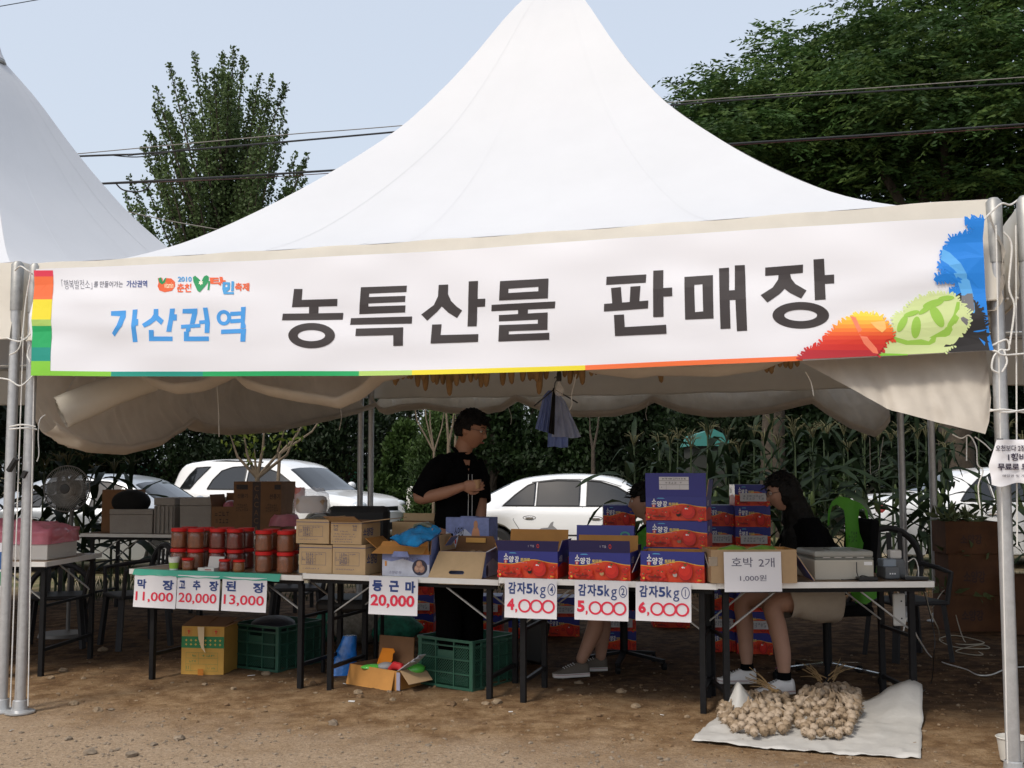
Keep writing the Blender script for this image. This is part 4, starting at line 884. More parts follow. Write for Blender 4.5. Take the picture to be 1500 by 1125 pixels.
def car(name, label, cat, T, paint, wheels, wr, loc, rz, windows, shields, extras, lower=None):
    """T rows: x, z_low, z_belt, half width, z_top, half width of top. Front of the car is +x; the side seen is -y."""
    t = thing(name, label, cat, loc, rz); xs = []
    for a, b in zip(T, T[1:]): n = max(2, int((b[0]-a[0])/.09)); xs += [lerp(a[0], b[0], i/n) for i in range(n)]
    xs.append(T[-1][0])
    def sec(x):
        zl, zb, w_, zt, wt = cat_interp(T, x)
        for wx in wheels:
            d = abs(x-wx); ar = wr+.055
            if d < ar: zl = max(zl, wr+math.sqrt(ar*ar-d*d)-.01)
        zb = min(zb, zt-.03); rr = min(.07, (zt-zb)*.4)
        P = [(0, max(zl, .2)), (w_*.90, zl+.0), (w_*.965, zl+.03), (w_*1.0, min(lerp(zl, zb, .45), zb-.02)), (w_*1.0, lerp(zl, zb, .62)), (w_*.985, lerp(zl, zb, .86)), (w_*.955, zb-.015), (w_*.935, zb+.005), (lerp(w_*.935, wt, .5), lerp(zb, zt-rr, .5)), (wt, zt-rr), (wt-.035, zt-rr*.35), (wt-.10, zt-.008), (wt*.5, zt+.012), (0, zt+.018)]
        return P
    rows = []
    for x in xs:
        P = sec(x); rows.append([(x, -y, z) for y, z in P]+[(x, y, z) for y, z in P[::-1]])
    mb = MB(); mb.grid(rows, paint)
    for e in (0, -1):
        r = rows[e]; n = len(r)//2
        for k in range(n-1): mb.add([r[k], r[k+1], r[-2-k], r[-1-k]], [(0, 1, 2, 3)], paint)
    mb.build('body', t, smooth=True, angle=42)
    def side(x, z, o, sgn=-1):
        P = sec(x); best = None
        for (y0, z0), (y1, z1) in zip(P[2:], P[3:]):
            if min(z0, z1)-1e-6 <= z <= max(z0, z1)+1e-6 and abs(z1-z0) > 1e-6: best = lerp(y0, y1, (z-z0)/(z1-z0)); break
        if best is None: best = P[9][0]
        return (x, sgn*(best+o), z)
    def sidepoly(pts, m, nm, o=.006, part=None, both=True, lab=None):
        for sgn in ((-1, 1) if both else (-1,)):
            bm = bmesh.new(); tr = geometry.tessellate_polygon([[Vector((p[0], p[1], 0)) for p in pts]]); bv = [bm.verts.new((p[0], p[1], 0)) for p in pts]
            for f in tr: bm.faces.new([bv[i] for i in f])
            for ax_, st in ((0, .10), (1, .10)):
                lo = min(p[ax_] for p in pts); hi = max(p[ax_] for p in pts)
                for c in np.arange(lo+st, hi, st):
                    co = [0, 0, 0]; co[ax_] = c; no = [0, 0, 0]; no[ax_] = 1
                    bmesh.ops.bisect_plane(bm, geom=bm.verts[:]+bm.edges[:]+bm.faces[:], plane_co=co, plane_no=no)
            bm.verts.index_update(); q = MB(); q.add([side(v.co.x, v.co.y, o, sgn) for v in bm.verts], [tuple(v.index for v in f.verts) for f in bm.faces], m); bm.free()
            q.build(nm, part or t, smooth=True, label=lab)
    for pts in windows:
        sidepoly([(x, z) for x, z in pts], glass_t, 'window', .006)
        ed = pts+[pts[0]]
        for sgn in (-1, 1):
            q = MB(); q.tube([side(x, z, .007, sgn) for x, z in sum([[(lerp(a[0], b[0], k/4), lerp(a[1], b[1], k/4)) for k in range(4)] for a, b in zip(ed, ed[1:])], [])+[ed[0]]], .012, trimb, 5); q.build('window_seal', t, smooth=True)
    for x0, x1, f in shields:     # windscreen and rear window lie on the top surface between two stations
        q = MB(); rr = []
        for i in range(11):
            x = lerp(x0, x1, i/10); P = sec(x); top = P[9:]; ys = [-p[0] for p in top]+[p[0] for p in top[::-1]]; zs = [p[1] for p in top]+[p[1] for p in top[::-1]]
            sx = 1 if f > 0 else -1
            rr.append([(x+sx*.006, y*.96, z+.008) for y, z in zip(ys, zs)])
        q.grid(rr, glass_t); q.build('windscreen' if f > 0 else 'rear_window', t, smooth=True)
    wm = MB(); wm.lathe([(wr*.62, -.10), (wr*.92, -.105), (wr, -.07), (wr, .07), (wr*.92, .105), (wr*.62, .10)], rubber, 28); TY = wm.mesh('tyre', True, 50)
    rm = MB(); rm.lathe([(wr*.64, -.09), (wr*.64, -.02), (wr*.5, -.01), (wr*.2, -.03), (0, -.03)], steel, 28)
    for k in range(5):
        a = k*1.2566; rm.bar((wr*.1*math.cos(a), wr*.1*math.sin(a), -.06), (wr*.6*math.cos(a), wr*.6*math.sin(a), -.075), .07, .03, steel)
    RM = rm.mesh('rim', True, 40)
    for wx in wheels:
        for sg in (-1, 1):
            wy = T[len(T)//2][3]-.115; wh = thing('x', None, None); wh.name = 'wheel'; del_ = wh; wh.parent = t; wh.location = (wx, sg*wy, wr); wh.rotation_euler = (R(90) if sg > 0 else R(-90), 0, 0)
            wh.rotation_euler = (R(-90) if sg < 0 else R(90), 0, 0)
            inst('tyre', TY, wh); inst('rim', RM, wh, rot=(math.pi, 0, 0) if False else (0, 0, 0))
    # inner floor so that no light shows under the body
    MB().box((0, 0, .32), (T[-1][0]-T[0][0]-.5, T[len(T)//2][3]*1.6, .2), trimb).build('underbody', t)
    for e in extras: e(t, side, sidepoly, sec)
    return t
def line_part(nm, pts, r, m):
    def f(t, side, sidepoly, sec):
        for sg in (-1, 1): MB().tube([side(x, z, .001, sg) for x, z in pts], r, m, 4).build(nm, t, smooth=True)
    return f
def mirror(x, z, y, m):
    def f(t, side, sidepoly, sec):
        for sg in (-1, 1):
            q = MB(); q.ball((x, sg*(y+.10), z), (.075, .12, .085), m, 12, 8); q.bar((x+.03, sg*(y-.04), z-.05), (x+.02, sg*(y+.04), z-.03), .05, .04, m); q.build('mirror', t, smooth=True)
    return f
def blob(nm, c, d, m):
    def f(t, side, sidepoly, sec):
        for sg in (-1, 1): MB().ball((c[0], sg*c[1], c[2]), d, m, 14, 8).build(nm, t, smooth=True)
    return f
def handle(x, z):
    def f(t, side, sidepoly, sec):
        for sg in (-1, 1):
            q = MB(); P = [side(x+.095*math.cos(a), z+.028*math.sin(a), .001, sg) for a in np.linspace(0, 6.283, 17)]; q.tube(P, .004, trimb, 4)
            a, b = side(x-.055, z, .012, sg), side(x+.055, z, .012, sg); q.bar(a, b, .02, .016, chrome); q.build('door_handle', t)
    return f
def frontbox(nm, x, z, sx, sy, sz, m):
    def f(t, side, sidepoly, sec): MB().box((x, 0, z), (sx, sy, sz), m).build(nm, t, bevel=.01)
    return f
# white sedan
T_ = [(-2.27, .32, .70, .72, .74, .60), (-2.20, .22, .84, .80, .96, .66), (-2.0, .20, .90, .84, 1.01, .68), (-1.62, .19, .92, .86, 1.035, .64), (-1.05, .19, .925, .86, 1.30, .56), (-.75, .19, .92, .865, 1.365, .56), (-.2, .19, .91, .87, 1.40, .57), (.25, .19, .90, .87, 1.375, .57), (.55, .19, .895, .87, 1.31, .575), (1.15, .19, .885, .865, .97, .66), (1.35, .19, .87, .86, .93, .68), (1.85, .20, .82, .84, .85, .66), (2.15, .22, .66, .78, .74, .60), (2.27, .32, .54, .66, .58, .52)]
gz_c = lambda px, Y: -.06
sx_ = XY(700, 17.0)
def scratch(t, side, sidepoly, sec):
    for P in ([(-.72, .545), (-.60, .62), (-.50, .63), (-.46, .70), (-.42, .72), (-.43, .66), (-.36, .60), (-.40, .54)],): sidepoly(P, mat('grey_decal', (.22, .22, .23), .6), 'door_sticker', .004, both=False)
car('parked_car', 'white four door sedan parked behind the tent, right of the standing man', 'car', T_, paint_w, (-1.32, 1.33), .31, (XY(862, 16.6), 16.9, -.10), R(-9),
    [[(-1.18, .945), (-1.02, 1.10), (-.84, 1.24), (-.72, 1.285), (-.72, .945)], [(-.68, .945), (-.68, 1.29), (-.4, 1.315), (-.05, 1.31), (-.05, .945)], [(.06, .945), (.06, 1.31), (.25, 1.295), (.5, 1.22), (.78, 1.06), (.93, .95)]],
    [(-1.56, -1.12, -1), (.62, 1.16, 1)], [mirror(.86, .99, .84, paint_w), line_part('door_seam', [(.0, .93), (.0, .6), (.02, .26)], .005, trimb), line_part('door_seam', [(-.98, .93), (-1.02, .74), (-.94, .62), (-.86, .50), (-.80, .26)], .005, trimb), line_part('door_seam', [(1.0, .90), (1.02, .6), (1.0, .26)], .005, trimb),
     line_part('belt_trim', [(-1.2, .935), (-.6, .935), (0, .935), (.95, .925)], .008, trimb), handle(-.78, .77), handle(.2, .765), line_part('door_visor', [(-.78, 1.29), (-.4, 1.335), (-.02, 1.335)], .022, paint_w), line_part('door_visor', [(.05, 1.335), (.3, 1.31), (.55, 1.235)], .020, paint_w), line_part('rubbing_strip', [(-.85, .52), (0, .52), (1.0, .52)], .012, trimb),
     blob('headlight', (2.12, .55, .66), (.10, .18, .07), lampg), blob('tail_light', (-2.2, .55, .82), (.06, .18, .09), lampr), scratch, frontbox('number_plate', 2.28, .42, .02, .5, .11, whitep)])
# white off-roader
TS = [(-2.33, .45, 1.0, .80, 1.08, .70), (-2.28, .35, 1.12, .88, 1.40, .68), (-2.15, .32, 1.14, .90, 1.62, .68), (-1.95, .32, 1.15, .91, 1.71, .67), (-1.2, .32, 1.14, .93, 1.76, .67), (-.4, .32, 1.13, .93, 1.76, .67), (.1, .32, 1.12, .93, 1.72, .67), (.45, .32, 1.11, .93, 1.62, .67), (1.15, .32, 1.10, .925, 1.18, .74), (1.35, .32, 1.09, .92, 1.14, .76), (1.95, .32, 1.0, .90, 1.06, .74), (2.2, .33, .84, .86, .95, .70), (2.33, .42, .70, .74, .76, .62)]
suv = car('parked_off_roader', 'white off-roader parked left behind the tent, nose pointing right', 'car', TS, paint_w, (-1.40, 1.42), .38, (XY(405, 19.5), 20.6, -.12), R(-27),
    [[(-2.02, 1.19), (-1.86, 1.46), (-1.72, 1.60), (-1.36, 1.62), (-1.62, 1.36), (-1.75, 1.19)], [(-1.30, 1.19), (-1.22, 1.36), (-1.05, 1.54), (-.8, 1.61), (-.45, 1.63), (-.42, 1.19)], [(-.36, 1.19), (-.38, 1.63), (0, 1.60), (.35, 1.50), (.70, 1.30), (.85, 1.18)]],
    [(.52, 1.20, 1)], [mirror(.78, 1.24, .90, paint_w), line_part('door_seam', [(-.38, 1.15), (-.38, .7), (-.36, .4)], .005, trimb), line_part('door_seam', [(-1.32, 1.15), (-1.28, .9), (-1.05, .7), (-.98, .4)], .005, trimb), line_part('door_seam', [(.92, 1.12), (.95, .7), (.92, .4)], .005, trimb), handle(-1.15, 1.02), handle(-.2, 1.01),
     line_part('roof_rail', [(-1.9, 1.70), (-1.0, 1.73), (-.1, 1.70)], .02, trimb), blob('headlight', (2.12, .66, .90), (.14, .17, .09), lampg), frontbox('grille', 2.28, .80, .06, .72, .16, trimb), frontbox('bumper_intake', 2.30, .52, .08, .9, .14, trimb), blob('tail_light', (-2.24, .76, 1.05), (.05, .09, .16), lampr), line_part('side_step', [(-.9, .36), (.9, .36)], .05, trimb)])
suv.scale = (.96, .96, .96)
car('parked_car', 'silver sedan parked far left behind the round fan', 'car', T_, paint_s, (-1.32, 1.33), .31, (XY(172, 16.4), 16.4, -.10), R(-12),
    [[(-1.18, .945), (-1.02, 1.10), (-.84, 1.24), (-.72, 1.285), (-.72, .945)], [(-.68, .945), (-.68, 1.29), (-.4, 1.315), (-.05, 1.31), (-.05, .945)], [(.06, .945), (.06, 1.31), (.25, 1.295), (.5, 1.22), (.78, 1.06), (.93, .95)]],
    [(-1.56, -1.12, -1), (.62, 1.16, 1)], [mirror(.86, .99, .84, paint_s), line_part('door_seam', [(.0, .93), (.0, .6), (.02, .26)], .005, trimb), line_part('door_seam', [(-.98, .93), (-1.02, .74), (-.94, .62), (-.86, .50), (-.80, .26)], .005, trimb), handle(-.78, .77), handle(.2, .765),
     line_part('rubbing_strip', [(-.85, .52), (0, .52), (1.0, .52)], .012, trimb), blob('headlight', (2.12, .55, .66), (.10, .18, .07), lampg), blob('tail_light', (-2.2, .55, .82), (.06, .18, .09), lampr)])
car('parked_car', 'white car half hidden by the maize at the right edge', 'car', T_, paint_w, (-1.32, 1.33), .31, (XY(1500, 15.6), 15.9, .0), R(3),
    [[(-1.18, .945), (-1.02, 1.10), (-.84, 1.24), (-.72, 1.285), (-.72, .945)], [(-.68, .945), (-.68, 1.29), (-.4, 1.315), (-.05, 1.31), (-.05, .945)], [(.06, .945), (.06, 1.31), (.25, 1.295), (.5, 1.22), (.78, 1.06), (.93, .95)]],
    [(-1.56, -1.12, -1), (.62, 1.16, 1)], [mirror(.86, .99, .84, paint_w), line_part('door_seam', [(.0, .93), (.0, .6), (.02, .26)], .005, trimb), line_part('door_seam', [(-.98, .93), (-1.02, .74), (-.94, .62), (-.86, .50), (-.80, .26)], .005, trimb), handle(-.78, .77), handle(.2, .765),
     line_part('rubbing_strip', [(-.85, .52), (0, .52), (1.0, .52)], .012, trimb), blob('headlight', (2.12, .55, .66), (.10, .18, .07), lampg), blob('tail_light', (-2.2, .55, .82), (.06, .18, .09), lampr)])
# ================================================================ tables
wood = mat('table_wood', (.26, .155, .075), .38, var=.25, vscale=5, coat=.15)
whed = mat('table_edge_white', (.78, .77, .74), .5, var=.05)
blk = mat('table_steel_black', (.009, .009, .010), .5, spec=.2, var=.3, vscale=30)
class Table: pass
def table(label, A_, B_, depth, legs=(.10, .10), grp='folding tables under the tent', top_th=.028, top_m=None):
    a, b = W(*A_), W(*B_); zt = (a.z+b.z)/2; T = Vector((b.x-a.x, b.y-a.y, 0)); Lx = T.length; T.normalize(); N = Vector((-T.y, T.x, 0)); yaw = math.atan2(T.y, T.x)
    g = gz((a.x+b.x)/2, 6); t = thing('folding_table', label, 'table', (a.x, a.y, 0), yaw, grp)
    MB().box((Lx/2, depth/2, zt-top_th/2), (Lx-.008, depth-.012, top_th), top_m or wood).build('tabletop', t, bevel=.003)
    MB().box((Lx/2, -.001, zt-top_th/2-.001), (Lx-.002, .008, top_th+.006), whed).build('edge_strip', t, bevel=.002)
    for x in (0, Lx): MB().box((x, depth/2, zt-top_th/2-.001), (.008, depth-.002, top_th+.006), whed).build('edge_strip', t)
    for y in (.055, depth-.05): MB().box((Lx/2, y, zt-.045), (Lx-.06, .025, .03), blk).build('frame_rail', t)
    for k, x in enumerate((legs[0], Lx-legs[1])):
        for y in (.06, depth-.055):
            MB().box((x, y, (zt-.06+g-.01)/2), (.034, .034, zt-.06-g+.01), blk).build('leg', t, bevel=.003)
        mb = MB(); mb.bar((x, .06, .12), (x, depth-.055, .12), .022, .022, blk); mb.build('crossbar', t); MB().bar((x, .06, .42), (x, depth-.055, .42), .018, .018, blk).build('crossbar', t)
        s_ = 1 if k == 0 else -1
        for y in (.075, depth-.07): MB().bar((x+.01*s_, y, .46), (x+.30*s_, y, zt-.05), .016, .008, steel_d).build('brace', t)
    o = Table(); o.a, o.T, o.N, o.z, o.yaw, o.L, o.t = Vector((a.x, a.y, 0)), T, N, zt, yaw, Lx, t; o.depth = depth
    def at(px, v=0.0, py=835, dz=0.0):
        oo = o.a+o.N*v; d = ray(px, py); C0 = Vector((0, 0, CAM_H)); q = (oo-C0).dot(o.N)/d.dot(o.N); P = C0+d*q; return Vector((P.x, P.y, o.z+dz))
    o.at = at; return o
T1 = table('folding table at the left end of the row, carrying the red lidded jars', (190, 833, 7.5), (443, 844, 7.03), .62, (.16, .04))
T2 = table('folding table second from the left, carrying the plain cardboard cartons', (444, 840, 7.0), (731, 850, 6.58), .60, (.17, .08))
T3 = table('folding table second from the right, carrying the tomato boxes', (731.5, 847, 6.52), (1050, 855, 6.16), .60, (.13, .09))
T4 = table('folding table at the right end, carrying the squash box and the printer', (1052, 855, 6.16), (1368, 851, 6.24), .55, (.055, .11))
def tpx(P):       # pixels per metre there
    return FPX/P.y
# ---------------------------------------------------------------- price signs
paper = mat('sign_paper', (.78, .77, .80), .6, trans=.08)
navy = ink(38, 62, 122); red_ = ink(214, 34, 66)
def sign(tb, x0, x1, y1, label, lines, v=-.02, name='price_sign', y0=None, tilt=0.0):
    """lines: (text, u0, v0, u1, v1, ink, bold) in fractions, v from the bottom"""
    a = tb.at(x0, v, y1); b = tb.at(x1, v, y1); w_ = (b-a).length; zt = tb.z+.0 if y0 is None else W(x0, y0, a.y).z; zb = W(x0, y1, a.y).z; h = zt-zb
    t = thing(name, label, 'sign', (a.x, a.y, zb), tb.yaw, 'price signs hanging from the table edge')
    n = 6; cv = lambda x, z: -.004*math.sin(x/w_*3.1)-.010*(1-z/h)**2
    mb = MB(); mb.grid([[(w_*i/n, cv(w_*i/n, h*j/n), h*j/n) for i in range(n+1)] for j in range(n+1)], paper); mb.grid([[(w_*i/n, cv(w_*i/n, h*j/n)+.0012, h*j/n) for i in range(n+1)] for j in range(n+1)], paper); mb.build('card', t, smooth=True)
    for st, u0, v0, u1, v1, m, bold in lines:
        A2 = Art()
        if callable(st): st(A2, w_, h)
        else: A2.text(st, u0*w_, v0*h, u1*w_, v1*h, m, bold)
        q = MB(); A2.into(q, lambda x, z, o: (x, cv(x, z)-o, z), step=.0003, base=.0022); q.build('lettering', t)
    return t
def pn(s, x0, x1, y0, y1, bold=.045): return [(s, x0, y0, x1, y1, red_, bold)]
B_ = .035
sign(T1, 196, 258, 888.5, 'price sign at the far left reading makjang 11,000 in blue and red', [('막', .08, .57, .30, .86, navy, B_), ('장', .68, .55, .94, .86, navy, B_), ('11,000', .05, .16, .94, .48, red_, .015)], y0=841)
sign(T1, 259, 321.5, 891, 'price sign second from the left reading gochujang 20,000', [('고', .05, .60, .20, .84, navy, B_), ('추', .38, .57, .56, .86, navy, B_), ('장', .76, .56, .97, .86, navy, B_), ('20,000', .05, .15, .94, .48, red_, .015)], y0=842)
sign(T1, 325, 390.5, 894, 'price sign third from the left reading doenjang 13,000', [('된', .08, .58, .32, .88, navy, B_), ('장', .70, .56, .95, .86, navy, B_), ('13,000', .05, .15, .95, .48, red_, .015)], y0=844.5)
sign(T2, 540.5, 612, 899, 'price sign alone under the cardboard cartons reading 20,000', [('둥', .07, .62, .28, .92, navy, .05), ('근', .42, .62, .62, .92, navy, .05), ('마', .75, .60, .95, .92, navy, .05), ('20,000', .04, .18, .94, .54, red_, .03)], y0=845)
def potato(num, price):
    def circ(A2, w_, h): A2.ell(.90*w_, .76*h, .075*w_, .155*h, navy, (.062*w_, .137*h)); (A2.rect(.893*w_, .67*h, .905*w_, .85*h, navy) if num == '1' else A2.text(num, (.868 if num != '1' else .882)*w_, .67*h, (.932 if num != '1' else .912)*w_, .85*h, navy, .01))
    def zeros(A2, w_, h):
        for k in range(3): A2.ell((.39+.225*k)*w_, .32*h, .125*w_, .175*h, red_, (.088*w_, .128*h))
    return [('감', .07, .62, .22, .93, navy, .03), ('자', .24, .62, .41, .93, navy, .03), ('5', .42, .64, .54, .90, navy, .03), ('k', .56, .63, .66, .92, navy, .02), ('g', .68, .53, .79, .82, navy, .0), (lambda A2, w_, h: circ(A2, w_, h), 0, 0, 0, 0, navy, 0), (price, .05, .20, .19, .50, red_, .05), (',', .21, .13, .25, .24, red_, .05), (zeros, 0, 0, 0, 0, red_, 0)]
sign(T3, 739.5, 816, 904, 'potato price sign reading 4,000 below the left tomato box', potato('4', '4'), y0=848)
sign(T3, 842, 921, 907, 'potato price sign reading 5,000 below the middle tomato box', potato('2', '5'), y0=851)
sign(T3, 931.5, 1013, 908.5, 'potato price sign reading 6,000 below the right tomato box', potato('1', '6'), y0=853)
tape = mat('green_tape', (.02, .33, .22), .35)
def gtape():
    t = thing('green_tape', 'green tape stuck along the front edge of the left table', 'tape', (T1.a.x, T1.a.y, 0), T1.yaw)
    k0 = (T1.at(196, -.012)-T1.a).dot(T1.T); k1 = (T1.at(411, -.012)-T1.a).dot(T1.T); n = 24
    for j, (s0, s1, dz) in enumerate(((k0, lerp(k0, k1, .32), 0), (lerp(k0, k1, .31), lerp(k0, k1, .62), -.003), (lerp(k0, k1, .6), k1, -.001))):
        mb = MB(); rows = []
        for i in range(n+1):
            x = lerp(s0, s1, i/n); w_ = .002*math.sin(x*40+j); rows.append([(x, .03, T1.z+.0035+j*.0006), (x, -.007-j*.0005, T1.z+.0035+j*.0006), (x, -.0105-j*.0005, T1.z-.004+w_+dz), (x, -.026, T1.z-.034+w_+dz-j*.002)])
        mb.grid(rows, tape); mb.build('tape_strip', t, smooth=True)
gtape()
# ---------------------------------------------------------------- jars
pet = mat('jar_plastic', (.3, .16, .10), .06, alpha=.07, spec=1.0, coat=1)
redlid = mat('lid_red', (.60, .015, .012), .5, spec=.25)
paste_b = mat('paste_brown', (.22, .062, .02), .35, var=.35, vscale=30, coat=1, bump=.5, bscale=60)
paste_r = mat('paste_red', (.15, .012, .010), .30, var=.3, vscale=30, coat=1, bump=.5, bscale=60)
paste_y = mat('paste_ochre', (.24, .095, .025), .4, var=.3, vscale=30, coat=.3)
wrap = mat('shrink_wrap', (.35, .16, .10), .10, alpha=.06, spec=1.0, coat=1, bump=1.0, bscale=28)
def jar_meshes(r, h, paste):
    a = MB(); a.lathe([(0, .002), (r*.82, .002), (r*.97, .010), (r, .03), (r*.97, h*.40), (r*.98, h*.50), (r*.97, h*.6), (r*.98, h*.72), (r*.86, h*.80), (0, h*.80)], paste, 28)
    b = MB(); b.lathe([(r*.85, .0), (r*1.0, .008), (r*1.03, .03), (r*1.0, h*.38), (r*1.03, h*.42), (r*1.0, h*.46), (r*1.03, h*.70), (r*.94, h*.80), (r*.9, h*.84)], pet, 28)
    c = MB(); c.lathe([(r*.5, h*.83), (r*.98, h*.83), (r*1.0, h*.84), (r*1.0, h*.975), (r*.96, h), (0, h)], redlid, 40)
    c2 = [c]; w_ = MB(); rows = []
    for i in range(9):
        z = h*.02+h*.8*i/8; rows.append([((r*1.045+.003*noise.noise((k*.9, i*1.1, r*70)))*math.cos(k*.2618), (r*1.045+.003*noise.noise((k*.9, i*1.1, r*70)))*math.sin(k*.2618), z) for k in range(24)])
    w_.grid(rows, wrap, closed=True)
    return a.mesh('contents', True), b.mesh('jar_body', True), c.mesh('lid', True, 35), w_.mesh('film', True, 180)
JB, JR = jar_meshes(.056, .137, paste_b), jar_meshes(.056, .137, paste_r); SB, SR, SY = jar_meshes(.0385, .083, paste_b), jar_meshes(.0385, .083, paste_r), jar_meshes(.0385, .083, paste_y)
def jar(ms, loc, label, film=True, grp='large jars with red lids'):
    t = thing('paste_jar', label, 'jar', loc, rng.uniform(0, 6), grp); nm = ('contents', 'jar_body', 'lid', 'shrink_film')
    for k, m in enumerate(ms if film else ms[:3]): inst(nm[k], m, t)
JH = .138
def stack(pxs, v, py, ms, desc, tiers=2):
    for px, where in pxs:
        for k in range(tiers):
            P = T1.at(px, v); jar(ms, (P.x+rng.normal()*.001, P.y+rng.normal()*.001, P.z+.001+k*JH), '%s red lidded jar of %s, %s' % (['lower', 'upper'][k], desc, where))
stack([(262, 'at the left end of the front row'), (286, 'second from left in front')], .15, 0, JB, 'brown paste')
stack([(277, 'behind the leftmost pair'), (301, 'behind the gap right of the leftmost pair')], .30, 0, JB, 'brown paste')
stack([(318, 'left one of the middle pair'), (344, 'right one of the middle pair')], .19, 0, JR, 'dark red paste')
stack([(330, 'behind the middle pair, left'), (360, 'behind the middle pair, right')], .33, 0, JR, 'dark red paste')
stack([(386, 'left one of the right hand pair'), (418, 'at the right end of the front row')], .10, 0, JB, 'ruddy paste')
stack([(397, 'behind the right hand pair'), (425, 'behind the rightmost jar')], .25, 0, JB, 'ruddy paste')
P = T1.at(275, .045); jar(SB, P+Vector((0, 0, .001)), 'small open sample jar of brown paste beside the paper cup', False, 'small sample jars')
P = T1.at(329, .045); jar(SR, P+Vector((0, 0, .001)), 'small sample jar of dark red paste right of the open paper box', False, 'small sample jars')
P = T1.at(350, .04); jar(SY, P+Vector((0, 0, .001)), 'small sample jar of light ochre paste, rightmost of the small jars', False, 'small sample jars')
cupw = mat('paper_cup_white', (.75, .75, .72), .5); cupg = mat('paper_cup_green', (.28, .50, .06), .5)
def cup():
    P = T1.at(254.5, .035); t = thing('paper_cup', 'white and lime green paper cup on the left table', 'cup', P)
    mb = MB(); f = lambda z: .027+.010*z/.085
    mb.lathe([(0, .003), (f(0), .001), (f(.012), .012)], cupw, 24); mb.lathe([(f(.052), .052), (f(.085), .085), (f(.085)+.0025, .087), (f(.085)-.002, .086), (f(.0)-.002, .006), (0, .006)], cupw, 24); mb.build('cup_wall', t, smooth=True)
    mb = MB(); mb.lathe([(f(.012), .012), (f(.052), .052)], cupg, 24); mb.build('green_band', t, smooth=True)
cup()
wcard = mat('white_card', (.60, .58, .55), .6)
def openbox():
    P = T1.at(290, .03); Q = T1.at(313, .03); t = thing('paper_box', 'small open white paper box between the sample jars', 'box', P, T1.yaw); w_ = (Q-P).length
    mb = MB(); mb.box((w_/2, 0, .012), (w_, .004, .022), wcard); mb.box((w_/2, .075, .012), (w_, .004, .022), wcard); mb.box((0, .037, .012), (.004, .071, .022), wcard); mb.box((w_, .037, .012), (.004, .071, .022), wcard); mb.box((w_/2, .037, .002), (w_, .07, .003), wcard); mb.build('tray', t)
    MB().box((w_*.62, .092, .055), (w_*.95, .003, .075), wcard, Matrix.Rotation(R(-14), 3, 'X')).build('lid_flap', t)
    MB().box((w_*.65, -.0026, .012), (w_*.4, .001, .006), ink(150, 50, 50)).build('red_print', t)
openbox()
# ---------------------------------------------------------------- cartons
kraft = mat('kraft_board', (.40, .27, .15), .8, var=.10, vscale=9)
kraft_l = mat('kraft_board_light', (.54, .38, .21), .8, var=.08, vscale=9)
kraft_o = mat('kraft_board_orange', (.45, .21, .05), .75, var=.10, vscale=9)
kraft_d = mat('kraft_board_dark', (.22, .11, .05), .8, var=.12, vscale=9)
tblue = mat('tomato_box_blue', (.022, .03, .26), .4, coat=.15); tnavy = mat('tomato_box_navy', (.015, .014, .09), .4, coat=.15); tred = mat('tomato_box_red', (.60, .045, .015), .4, coat=.15)
pblue = mat('potato_box_blue', (.20, .25, .50), .45, var=.3, vscale=12, coat=.1); pwhite = mat('potato_box_pale', (.55, .58, .68), .45, var=.18, vscale=16, coat=.1)
def scrib(A2, x0, y0, x1, y1, m, n=6, rows=1, sd=1):
    """print too small to read in the photograph: little strokes"""
    r_ = random.Random(sd); cw = (x1-x0)/n; ch = (y1-y0)/rows
    for j in range(rows):
        for i in range(n):
            if r_.random() < .12: continue
            a, b = x0+cw*(i+.12), y0+ch*(j+.15); w_, h = cw*.7, ch*.7
            for _ in range(3):
                if r_.random() < .5: A2.rect(a, b+h*r_.random()*.8, a+w_*r_.uniform(.5, 1), b+h*r_.random()*.2+h*.5, m) if False else A2.rect(a, (yy := b+h*r_.choice((0, .4, .8))), a+w_, yy+h*.17, m)
                else: A2.rect((xx := a+w_*r_.choice((0, .45, .8))), b, xx+w_*.17, b+h, m)
def shell(t, w_, d, h, m_out, th=.004, m_in=None, open_top=True, nm='box_wall'):
    """four walls and a floor, each its own board; origin at the front-left bottom corner"""
    m_in = m_in or m_out
    def wall(c, dd, inner):
        mb = MB(); mb.box(c, dd, m_out)
        k = mb.mi(m_in)
        # inner faces use the inner board colour
        fi = {'front': 4, 'back': 2, 'left': 3, 'right': 5}[inner]; mb.m[fi] = k
        return mb.build(nm, t)
    wall((w_/2, th/2, h/2), (w_, th, h), 'front'); wall((w_/2, d-th/2, h/2), (w_, th, h), 'back')
    wall((th/2, d/2, h/2), (th, d-2*th, h-.001), 'left'); wall((w_-th/2, d/2, h/2), (th, d-2*th, h-.001), 'right')
    MB().box((w_/2, d/2, th/2+.001), (w_-2*th-.001, d-2*th-.001, th), m_in).build('box_floor', t)
    if not open_top:
        mb = MB(); mb.box((w_/2, d*.25, h+th/2), (w_, d*.5-.002, th), m_out); mb.build('top_flap', t); mb = MB(); mb.box((w_/2, d*.75, h+th/2), (w_, d*.5-.002, th), m_out); mb.build('top_flap', t)
